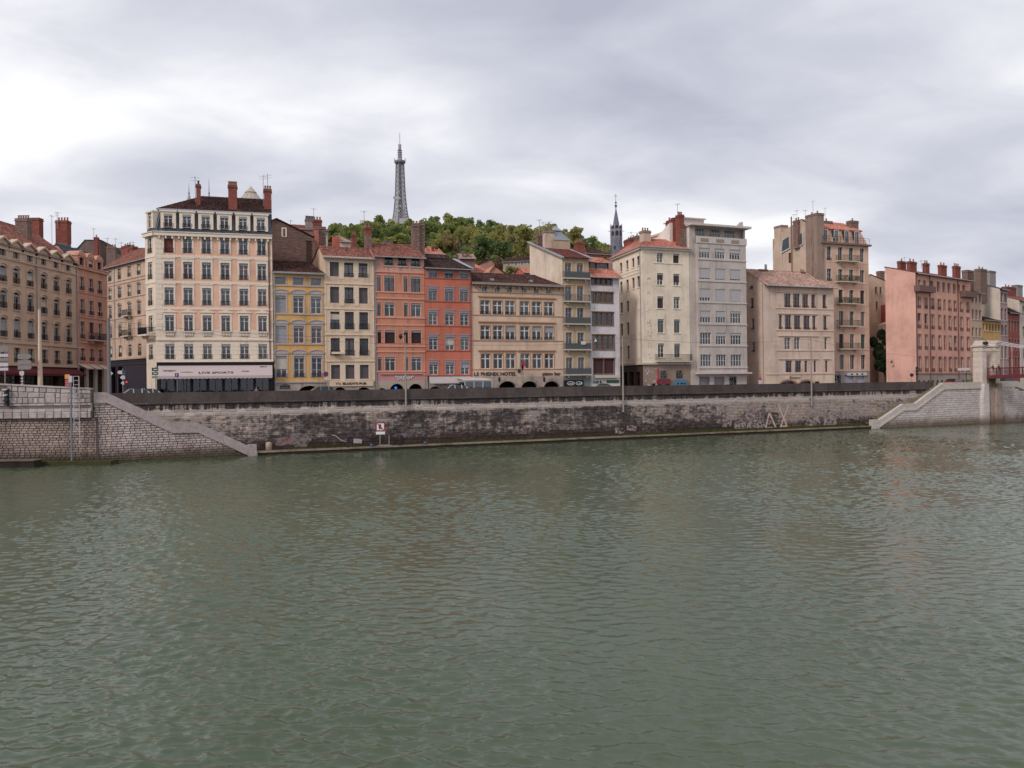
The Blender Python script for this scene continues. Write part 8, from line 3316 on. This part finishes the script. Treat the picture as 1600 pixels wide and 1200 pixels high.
link('post', MB().tube((0, 0, 0), (0, 0, zof(587)), .05, n=8).mesh('post', IRON), o)
link('panel', MB().box(-.1, .12, -.1, -.05, zof(595), zof(588)).mesh('panel', mat_plain('navy_panel', lin(30, 40, 70), .5)), o)
o, p = sign_root('warning_sign', 'white panel with red triangle against the rose beige side wall', 1187.5, 130)
zof = lambda y_: at(1187.5, y_, 130).z - BASE
link('post', MB().tube((0, 0, 0), (0, 0, zof(594)), .04, n=8).mesh('post', GALV), o)
link('panel', MB().box(-.25, .25, -.08, -.05, zof(602), zof(594)).mesh('panel', SIGNW), o)
link('triangle', MB().prism([(-.3, zof(594)), (.3, zof(594)), (0, zof(588.5))], -.08, -.05).mesh('triangle', REDS), o)
o, p = sign_root('road_sign', 'round road sign seen from behind before the pink end wall', 1424.5, 133)
zof = lambda y_: at(1424.5, y_, 133).z - BASE
link('post', MB().tube((0, 0, 0), (0, 0, zof(588)), .04, n=8).mesh('post', GALV), o)
link('disc', disc(.28, -.06, -.03, zof(586)).mesh('disc', mat_plain('pink_grey_disc', lin(196, 150, 132), .6)), o)
link('rim', MB().lathe([(.26, 0), (.3, 0), (.3, .05), (.26, .05)], 18, M=Matrix.Translation((0, -.03, zof(586))) @ Matrix.Rotation(math.pi / 2, 4, 'X')).mesh('rim', IRON), o)
o, p = sign_root('traffic_light', 'black traffic light at the corner of the pink building', 1432.5, 134, 'traffic light')
zof = lambda y_: at(1432.5, y_, 134).z - BASE
link('post', MB().tube((0, .1, 0), (0, .1, zof(574)), .05, n=8).mesh('post', IRON), o)
for i in range(3):
    z_ = zof(586) + i * .48
    link('lamp_box', MB().lathe([(.19, z_), (.19, z_ + .36)], 8, (0, -.05)).mesh('lamp_box', IRON), o)
    link('hood', MB().prismx([(-.42, z_ + .3), (-.2, z_ + .36), (-.2, z_ + .3)], -.14, .14).mesh('hood', IRON), o)
o, p = sign_root('shop_sign', 'white horizontal sign on a post left of the nearer bridge pillar', 1504, 138)
zof = lambda y_: at(1504, y_, 138).z - BASE
k = 138 / F
link('post', MB().tube((6 * k, 0, 0), (6 * k, 0, zof(577)), .06, n=8).mesh('post', IRON), o)
link('panel', MB().box(-8 * k, 12 * k, -.12, -.06, zof(579), zof(575)).mesh('panel', SIGNW), o)
o, p = sign_root('traffic_light', 'traffic light with one red lamp lit before the purple shopfront', 198.5, 101, 'traffic light')
zof = lambda y_: at(198.5, y_, 101).z - BASE
link('post', MB().tube((0, .1, 0), (0, .1, zof(594)), .05, n=8).mesh('post', IRON), o)
link('lamp_box', MB().box(-.15, .15, -.12, .08, zof(604), zof(594.5)).mesh('lamp_box', IRON), o)
mr, tt_, bs = new_mat('red_lamp_glow')
bs.inputs['Base Color'].default_value = (.5, .01, .01, 1)
bs.inputs['Emission Color'].default_value = (1, .03, .03, 1)
bs.inputs['Emission Strength'].default_value = 1.6
link('red_lens', disc(.09, -.15, -.121, zof(596.8), 12).mesh('red_lens', mr), o)

# ================================================================= navigation sign on the ledge
Gn = LEDGE.back(.7)
s_, z_ = Gn.hit(602, 703)
x, y = Gn.pt(s_)
o = link('navigation_sign', None)
o.location = (x, y, .44)
o.rotation_euler.z = Gn.ang * .4
tag(o, 'red framed white river sign with struck out R on a steel stand', 'sign')
k = 98.5 / F
zof = lambda y_: at(602, y_, 98.5).z - .44
link('stand', MB().bar((-.6, 0, 0), (-.6, 0, zof(659)), .09).bar((.45, 0, 0), (.45, 0, zof(680)), .09).bar((-.6, 0, zof(694)), (.45, 0, zof(694)), .07).bar((-.6, .5, 0), (-.6, 0, 1.4), .05).bar((.45, .5, 0), (.45, 0, 1.4), .05).box(-.9, .8, -.2, .35, 0, .06).mesh('stand', mat_plain('stand_steel', lin(136, 134, 132), .6)), o)
cx = -7.0 * k
link('red_board', MB().box(cx - 6.9 * k, cx + 6.9 * k, -.11, -.07, zof(672.5), zof(659)).mesh('red_board', REDS), o)
link('white_board', MB().box(cx - 5.4 * k, cx + 5.4 * k, -.118, -.112, zof(671), zof(660.6)).mesh('white_board', mat_plain('bright_white_face', lin(222, 216, 214), .5, 0, .03)), o)
link('letter', text_mesh('R', 5.6 * k, 8.0 * k, INK, .07, .006), o, Matrix.Translation((cx - 2.6 * k, -.12, zof(669.8))))
link('slash', MB().box(-7.2 * k, 7.2 * k, -.136, -.128, -.5 * k, .5 * k, Matrix.Translation((cx, 0, zof(665.8))) @ Matrix.Rotation(rad(44), 4, 'Y')).mesh('slash', REDS), o)
link('lower_panel', MB().box(cx - 6.9 * k, cx + 6.9 * k, -.11, -.07, zof(677.5), zof(673.2)).mesh('lower_panel', mat_plain('bright_white_face', lin(222, 216, 214), .5, 0, .03)), o)

# bollards and mooring posts on the ledge
STB = mat_stone('bollard_stone', lin(176, 156, 136), lin(110, 92, 76), .3, .05)
x, y = LEDGE.back(.65).pt(LEDGE.back(.65).s(420, 703))
o = link('stone_bollard', MB().lathe([(.34, 0), (.33, .75), (.30, .88), (.2, .96), (.02, .98)], 14).mesh('stone_bollard', STB, True))
o.location = (x, y, .44)
tag(o, 'round pale stone bollard right of the left stair newel', 'bollard')
for px_, lab in ((543.5, 'leaning dark mooring post left of the river sign'), (625.5, 'leaning dark mooring post right of the river sign')):
    G = LEDGE.back(.2)
    x, y = G.pt(G.s(px_, 705))
    o = link('mooring_post', MB().tube((0, 0, 0), (.1, -.05, 1.15), .14, .12, n=8).lathe([(.17, 1.1), (.17, 1.2)], 8, (.1, -.05)).lathe([(.2, 0), (.2, .06)], 8).mesh('mooring_post', IRON))
    o.location = (x, y, .45)
    tag(o, lab, 'bollard')
for px_, lab in ((580.5, 'small blue mooring float left of the river sign stand'), (664.5, 'small blue mooring float right of the struck out R sign')):
    G = LEDGE.back(.3)
    x, y = G.pt(G.s(px_, 705))
    o = link('mooring_float', MB().lathe([(.05, 0), (.16, .06), (.2, .18), (.15, .3), (.04, .34)], 10).mesh('mooring_float', mat_plain('float_blue', lin(50, 90, 150), .5), True))
    o.location = (x, y, .45)
    tag(o, lab, 'float')

# ================================================================= paint on the quay wall
def wall_strokes(label, strokes, w, col, name='graffiti'):
    G = WALL
    m = MB()
    pts0 = G.hit(*strokes[0][0])
    ww = w * 100 / F
    for i, st_ in enumerate(strokes):
        for a, b in zip(st_, st_[1:]):
            (sa, za), (sb, zb_) = G.hit(*a), G.hit(*b)
            d = Vector((sb - sa, zb_ - za)).normalized()
            nrm = Vector((-d.y, d.x)) * ww / 2
            yy = -.085 - .0015 * i
            m.add([(sa - nrm.x, yy, za - nrm.y), (sb - nrm.x, yy, zb_ - nrm.y), (sb + nrm.x, yy, zb_ + nrm.y), (sa + nrm.x, yy, za + nrm.y)], [(0, 1, 2, 3)])
    o = link(name, m.mesh(name, col))
    o.matrix_world = WALL.M.copy()
    return tag(o, label, 'graffiti')


SPRAY = mat_worn('pale_pink_spray', lin(206, 172, 154), .37)
wall_strokes('large pale letter A sprayed on the quay wall right of centre', [[(1195, 671), (1201.5, 645), (1213, 671)], [(1196, 668.5), (1211, 668.5)]], 3.6, SPRAY)
wall_strokes('large pale letter X sprayed on the quay wall right of centre', [[(1214.5, 631), (1230, 668)], [(1231.5, 633), (1218.5, 668)], [(1219, 666), (1229, 666)]], 3.2, SPRAY)
wall_strokes('faded pale letter E sprayed on the quay wall right of the X', [[(1250, 632), (1243, 660)], [(1250, 632), (1260, 634)], [(1246.5, 646), (1256, 646)]], 3.4, mat_worn('faint_spray', lin(190, 160, 144), .46))


def wall_patches(label, rects, col, seed=0):
    G = WALL
    m = MB()
    rg = random.Random(seed)
    for i, (x0_, x1_, y0_, y1_) in enumerate(rects):
        cx, cy = (x0_ + x1_) / 2, (y0_ + y1_) / 2
        p = []
        for k_ in range(22):
            t_ = 2 * math.pi * k_ / 22
            c_, s2 = math.cos(t_), math.sin(t_)
            sq = 1 / max(abs(c_), abs(s2))
            p.append(G.hit(cx + (x1_ - x0_) / 2 * c_ * sq * rg.uniform(.78, 1.05), cy + (y1_ - y0_) / 2 * s2 * sq * rg.uniform(.7, 1.08)))
        m.poly([(a, -.083 - .001 * i, b) for a, b in p])
    o = link('paint_patch', m.mesh('paint_patch', col))
    o.matrix_world = WALL.M.copy()
    return tag(o, label, 'graffiti')


GREYPT = mat_worn('grey_cover_paint', lin(130, 116, 112), .42)
ORPT = mat_plain('orange_spray', lin(170, 78, 54), .9, 0, .3, 4)
wall_patches('ragged grey overpaint patch on the wall right of the left stair', [(428, 470, 682, 696), (455, 482, 676, 698), (476, 488, 680, 689)], GREYPT, 2)
wall_strokes('small orange scribble on the grey overpaint patch', [[(440, 689), (445, 685), (448, 690), (452, 685), (453, 691)], [(436, 688), (444, 691)]], 1.6, ORPT)
wall_strokes('white wavy painted line low on the quay wall', [[(518, 680), (523, 680), (527, 683), (533, 688), (541, 690)]], 1.3, mat_plain('white_spray', lin(170, 160, 158), .9))
wall_patches('white painted fin shape low on the quay wall', [(551.5, 566, 685.5, 693)], mat_plain('white_spray', lin(170, 160, 158), .9), 3)
wall_strokes('dark scrawled letters left of the river sign stand', [[(578, 684), (586, 684)], [(582, 677), (581, 690)], [(590, 678), (598, 677), (594, 690), (600, 685)]], 1.2, INK)
wall_patches('pale scrawled overpaint band right of the river sign', [(606, 640, 677, 685), (636, 664, 674, 684)], mat_worn('mauve_paint', lin(128, 114, 120), .5), 5)
wall_patches('pale rectangular cleaned patch low on the middle of the wall', [(800, 830, 672, 678), (838, 858, 668, 675), (858, 912, 664, 672)], mat_worn('cleaned_stone', lin(142, 126, 118), .48), 6)
wall_patches('large pale cleaned patches left of the sprayed letter A', [(1127, 1143, 647, 668), (1146, 1166, 651, 671), (1163, 1195, 640, 672), (1166, 1184, 633, 646)], mat_worn('washed_stone', lin(158, 140, 132), .46), 7)
wall_patches('pale cleaned patches between the sprayed letters and right stair', [(1256, 1284, 640, 668), (1284, 1310, 645, 666), (1310, 1345, 640, 656)], mat_worn('washed_stone', lin(158, 140, 132), .46), 8)
wall_patches('pale cleaned block low on the wall by the white house pole', [(978, 996, 664, 674), (960, 976, 668, 678)], mat_worn('washed_stone', lin(158, 140, 132), .46), 9)
o = thing('wall_plaque', 'small grey plaque on the wall right of the river sign', 'plaque', WALL)
a, z_ = WALL.hit(646, 667)
b, z2 = WALL.hit(658, 662)
link('plate', MB().box(a, b, -.13, -.06, z_, z2).mesh('plate', mat_plain('plaque_grey', lin(126, 126, 116), .7)), o)

# ================================================================= cars
def car_mesh(col):
    L_, W_ = 4.1, 1.72
    body = MB()
    prof = [(-2.05, .35), (-2.05, .72), (-1.95, .88), (-1.1, .98), (1.55, 1.0), (2.0, .92), (2.05, .7), (2.05, .35)]
    xs = [(-.86, .0), (-.80, .06), (.80, .06), (.86, .0)]
    n = len(prof)
    vs = []
    for y_, up in ((-.80, 0), (-.86, .0), (.86, 0), (.80, 0)):
        pass
    body.prism(prof, -.84, .84)
    cab = [(-1.15, .98), (-.45, 1.43), (.0, 1.5), (.9, 1.48), (1.45, 1.3), (1.75, 1.0)]
    roof = MB()
    inn = .16
    vs, fs = [], []
    for sy in (-1, 1):
        for (x, z) in cab:
            t_ = (z - .98) / .52
            vs.append((x, sy * (.82 - inn * t_), z))
    m = len(cab)
    glass = MB()
    glass.add(vs, [tuple(range(m)), tuple(range(2 * m - 1, m - 1, -1)), (0, m, m + 1, 1), (4, m + 4, m + 5, 5)])
    roof.add([(x, y * 1.0, z + .012) for (x, y, z) in vs], [(1, m + 1, m + 2, 2), (2, m + 2, m + 3, 3), (3, m + 3, m + 4, 4)])
    for sy in (-1, 1):
        for i in (0, 4):
            pass
        for (xa, xb) in ((-.05, .03), (.85, .95)):
            roof.add([(xa, sy * .83, 1.0), (xb, sy * .83, 1.0), (xb, sy * .675, 1.49), (xa, sy * .675, 1.49)], [(0, 1, 2, 3)])
        roof.add([(-1.15, sy * .83, .985), (-1.03, sy * .83, .985), (-.38, sy * .675, 1.45), (-.47, sy * .675, 1.44)], [(0, 1, 2, 3)])
        roof.add([(1.75, sy * .83, 1.0), (1.6, sy * .83, 1.0), (1.3, sy * .69, 1.34), (1.45, sy * .73, 1.3)], [(0, 1, 2, 3)])
    return body, glass, roof


def car(label, px, Y, ang, col, base=BASE):
    p = at(px, 600, Y)
    o = link('parked_car', None)
    o.location = (p.x, p.y, base)
    o.rotation_euler.z = ang
    tag(o, label, 'car', 'cars behind the quay parapet')
    paint = mat_plain('car_paint_%d_%d_%d' % tuple(int(c * 99) for c in col), col, .25, 0, .02, 3, .5)
    b, g, r = car_mesh(col)
    link('body', b.mesh('body', paint), o)
    link('windows', g.mesh('windows', mat_plain('car_glass', (.02, .022, .025), .05, 0, 0, 1, .6)), o)
    link('roof', r.mesh('roof', paint), o)
    wm = cached('wheel', lambda: MB().lathe([(.2, -.1), (.32, -.1), (.32, .1), (.2, .1)], 14, M=Matrix.Rotation(math.pi / 2, 4, 'X')).mesh('wheel', IRON))
    for sx in (-1.3, 1.3):
        for sy in (-.8, .8):
            link('wheel', wm, o, Matrix.Translation((sx, sy, .32)))
    for sy in (-.6, .6):
        link('headlight', box_mesh('headlight', SIGNW, -2.07, -2.02, -.16, .16, -.08, .08), o, Matrix.Translation((0, sy, .72)))
    return o


car('white car in front of the red house arches', 708, 104.5, MAIN_ANG, (.62, .62, .62))
car('grey green car in front of the cream pub house', 500, 98.5, MAIN_ANG, (.16, .20, .19))
car('white car waiting at the mouth of the side street', 207, 96.5, MAIN_ANG + .2, (.6, .6, .6))
car('pale grey car beside the green direction boards', 224, 97.5, MAIN_ANG + .2, (.5, .49, .47))
car('dark car on the quay right of the footbridge pillars', 1570, 150, SRg.ang, (.05, .05, .06))
car('red car parked by the pink building arches', 1489, 142, ANG20, (.42, .04, .04))

# planters on the terrace pavement
for px_, lab in ((215, 'pale concrete planter box left of the green direction boards'), (229, 'second pale concrete planter box at the corner building')):
    p = at(px_, 606, 99.3)
    o = link('planter_box', MB().add([(-.5, -.3, 0), (.5, -.3, 0), (.5, .3, 0), (-.5, .3, 0), (-.58, -.38, 1.25), (.58, -.38, 1.25), (.58, .38, 1.25), (-.58, .38, 1.25)],
                                     [(0, 3, 2, 1), (4, 5, 6, 7), (0, 1, 5, 4), (1, 2, 6, 5), (2, 3, 7, 6), (3, 0, 4, 7)]).mesh('planter_box', GRYT))
    o.location = (p.x, p.y, BASE)
    tag(o, lab, 'planter')

# ================================================================= people
SKIN = mat_plain('skin', lin(196, 146, 120), .6)


def person(label, loc, rz, top, legs, hair, lean=0.0, arms='rail', scale=1.0):
    """one continuous skinned figure facing local -y"""
    J, E, R_ = [], [], []

    def v(p, r, par=None):
        J.append(Vector(p))
        R_.append(r)
        if par is not None:
            E.append((par, len(J) - 1))
        return len(J) - 1

    sl = lambda z: -(z - .95) * math.tan(lean)
    pel = v((0, 0, .95), .145)
    wai = v((0, sl(1.12), 1.12), .13, pel)
    che = v((0, sl(1.33), 1.33), .155, wai)
    nec = v((0, sl(1.5), 1.5), .06, che)
    hd0 = v((0, sl(1.58) - .015, 1.58), .085, nec)
    hd1 = v((0, sl(1.68) - .02, 1.68), .098, hd0)
    v((0, sl(1.77) - .01, 1.76), .07, hd1)
    v((0, sl(1.66) - .115, 1.655), .018, hd1)                      # nose
    for sx in (-1, 1):
        hip = v((sx * .1, 0, .88), .10, pel)
        kn = v((sx * .11, -.03, .48), .065, hip)
        an = v((sx * .115, .01, .09), .043, kn)
        v((sx * .13, -.15, .04), .04, an)
        sh = v((sx * .2, sl(1.42), 1.42), .062, che)
        if arms == 'rail':
            el = v((sx * .24, sl(1.42) - .2, 1.18), .047, sh)
            wr = v((sx * .16, sl(1.42) - .42, 1.14), .034, el)
        else:
            el = v((sx * .26, sl(1.42) + .02, 1.14), .047, sh)
            wr = v((sx * .25, sl(1.42) - .1, .9), .034, el)
        d = (J[wr] - J[el]).normalized()
        pm = v(J[wr] + d * .07, .036, wr)
        for f in range(4):
            off_ = Vector((sx * (-.03 + .02 * f), 0, 0))
            v(J[pm] + d * (.075 + .01 * (f in (1, 2))) + off_ + Vector((0, 0, -.03)), .010, pm)
        v(J[wr] + d * .04 + Vector((-sx * .045, -.02, .01)), .011, wr)
    me = bpy.data.meshes.new('body')
    me.from_pydata([tuple(p) for p in J], E, [])
    ob = bpy.data.objects.new('body', me)
    COL.objects.link(ob)
    sk = ob.modifiers.new('skin', 'SKIN')
    sk.use_smooth_shade = True
    lay = me.skin_vertices[0] if me.skin_vertices else None
    if lay is None:
        bm = bmesh.new()
        bm.from_mesh(me)
        bm.verts.layers.skin.verify()
        bm.to_mesh(me)
        bm.free()
        lay = me.skin_vertices[0]
    for i, r in enumerate(R_):
        lay.data[i].radius = (r, r)
    lay.data[0].use_root = True
    ss = ob.modifiers.new('sub', 'SUBSURF')
    ss.levels = 1
    ss.render_levels = 1
    bpy.context.view_layer.update()
    m2 = bpy.data.meshes.new_from_object(ob.evaluated_get(bpy.context.evaluated_depsgraph_get()))
    bpy.data.objects.remove(ob)
    m2.materials.clear()
    for c in (top, legs, SKIN, IRON):
        m2.materials.append(c)
    for pl in m2.polygons:
        c = pl.center
        hand = abs(c.x) > .1 and c.y < sl(1.42) - .4 if arms == 'rail' else (abs(c.x) > .2 and c.z < .9 and c.z > .6)
        pl.material_index = 3 if c.z < .09 else 1 if c.z < .97 and not (abs(c.x) > .2 and arms != 'rail') else 2 if (c.z > 1.5 and abs(c.x) < .12) or hand else 0
        pl.use_smooth = True
    root = link('person', None)
    root.location = loc
    root.rotation_euler.z = rz
    root.scale = (scale,) * 3
    tag(root, label, 'person')
    link('body', m2, root)
    hm = MB()
    hm.lathe([(.02, 1.795), (.07, 1.785), (.105, 1.73), (.112, 1.67), (.1, 1.6), (.06, 1.58)], 12, (0, sl(1.68) + .03))
    link('hair', hm.mesh('hair', hair, True), root)
    eye = MB()
    for sx in (-1, 1):
        eye.lathe([(.004, 1.668), (.014, 1.675), (.014, 1.685), (.004, 1.692)], 6, (sx * .038, sl(1.68) - .108))
    link('eyes', eye.mesh('eyes', IRON), root)
    return root


HAIRD = mat_plain('dark_hair', (.03, .022, .018), .7)
p = BR.pt(.85, 0)
dirx = BR.ang
for (xx, lab, tp_, lg_) in ((.75, 'person in dark jacket and pale trousers leaning on the footbridge railing', mat_plain('dark_jacket', (.035, .03, .035), .8), mat_plain('pale_trousers', (.42, .42, .44), .8)),
                            (1.75, 'person in navy top and jeans standing beside the leaning companion on the footbridge', mat_plain('navy_top', (.04, .035, .06), .8), mat_plain('blue_jeans', (.16, .2, .28), .8))):
    q_ = BR.M @ Vector((xx, .52, 0))
    # deck local y grows to the far side; face the near (left) railing
    person(lab, (q_.x, q_.y, zd(xx) - .04), BR.ang, tp_, lg_, HAIRD, .35 if xx < 1 else .22, 'rail')
p = at(400.5, 600, 101)
person('person in tan shirt at the right end of the dark terrace', (p.x, p.y, BASE), .3, mat_plain('tan_shirt', lin(150, 110, 90), .8), mat_plain('dark_trousers', (.05, .05, .06), .8), HAIRD, .05, 'hang', .86)
p = at(91, 600, 88)
o = person('person in a white hood passing behind the left abutment', (p.x, p.y, BASE), 1.2, mat_plain('white_hood', (.6, .6, .6), .8), mat_plain('dark_trousers', (.05, .05, .06), .8), mat_plain('white_hood', (.6, .6, .6), .8), .1, 'hang')
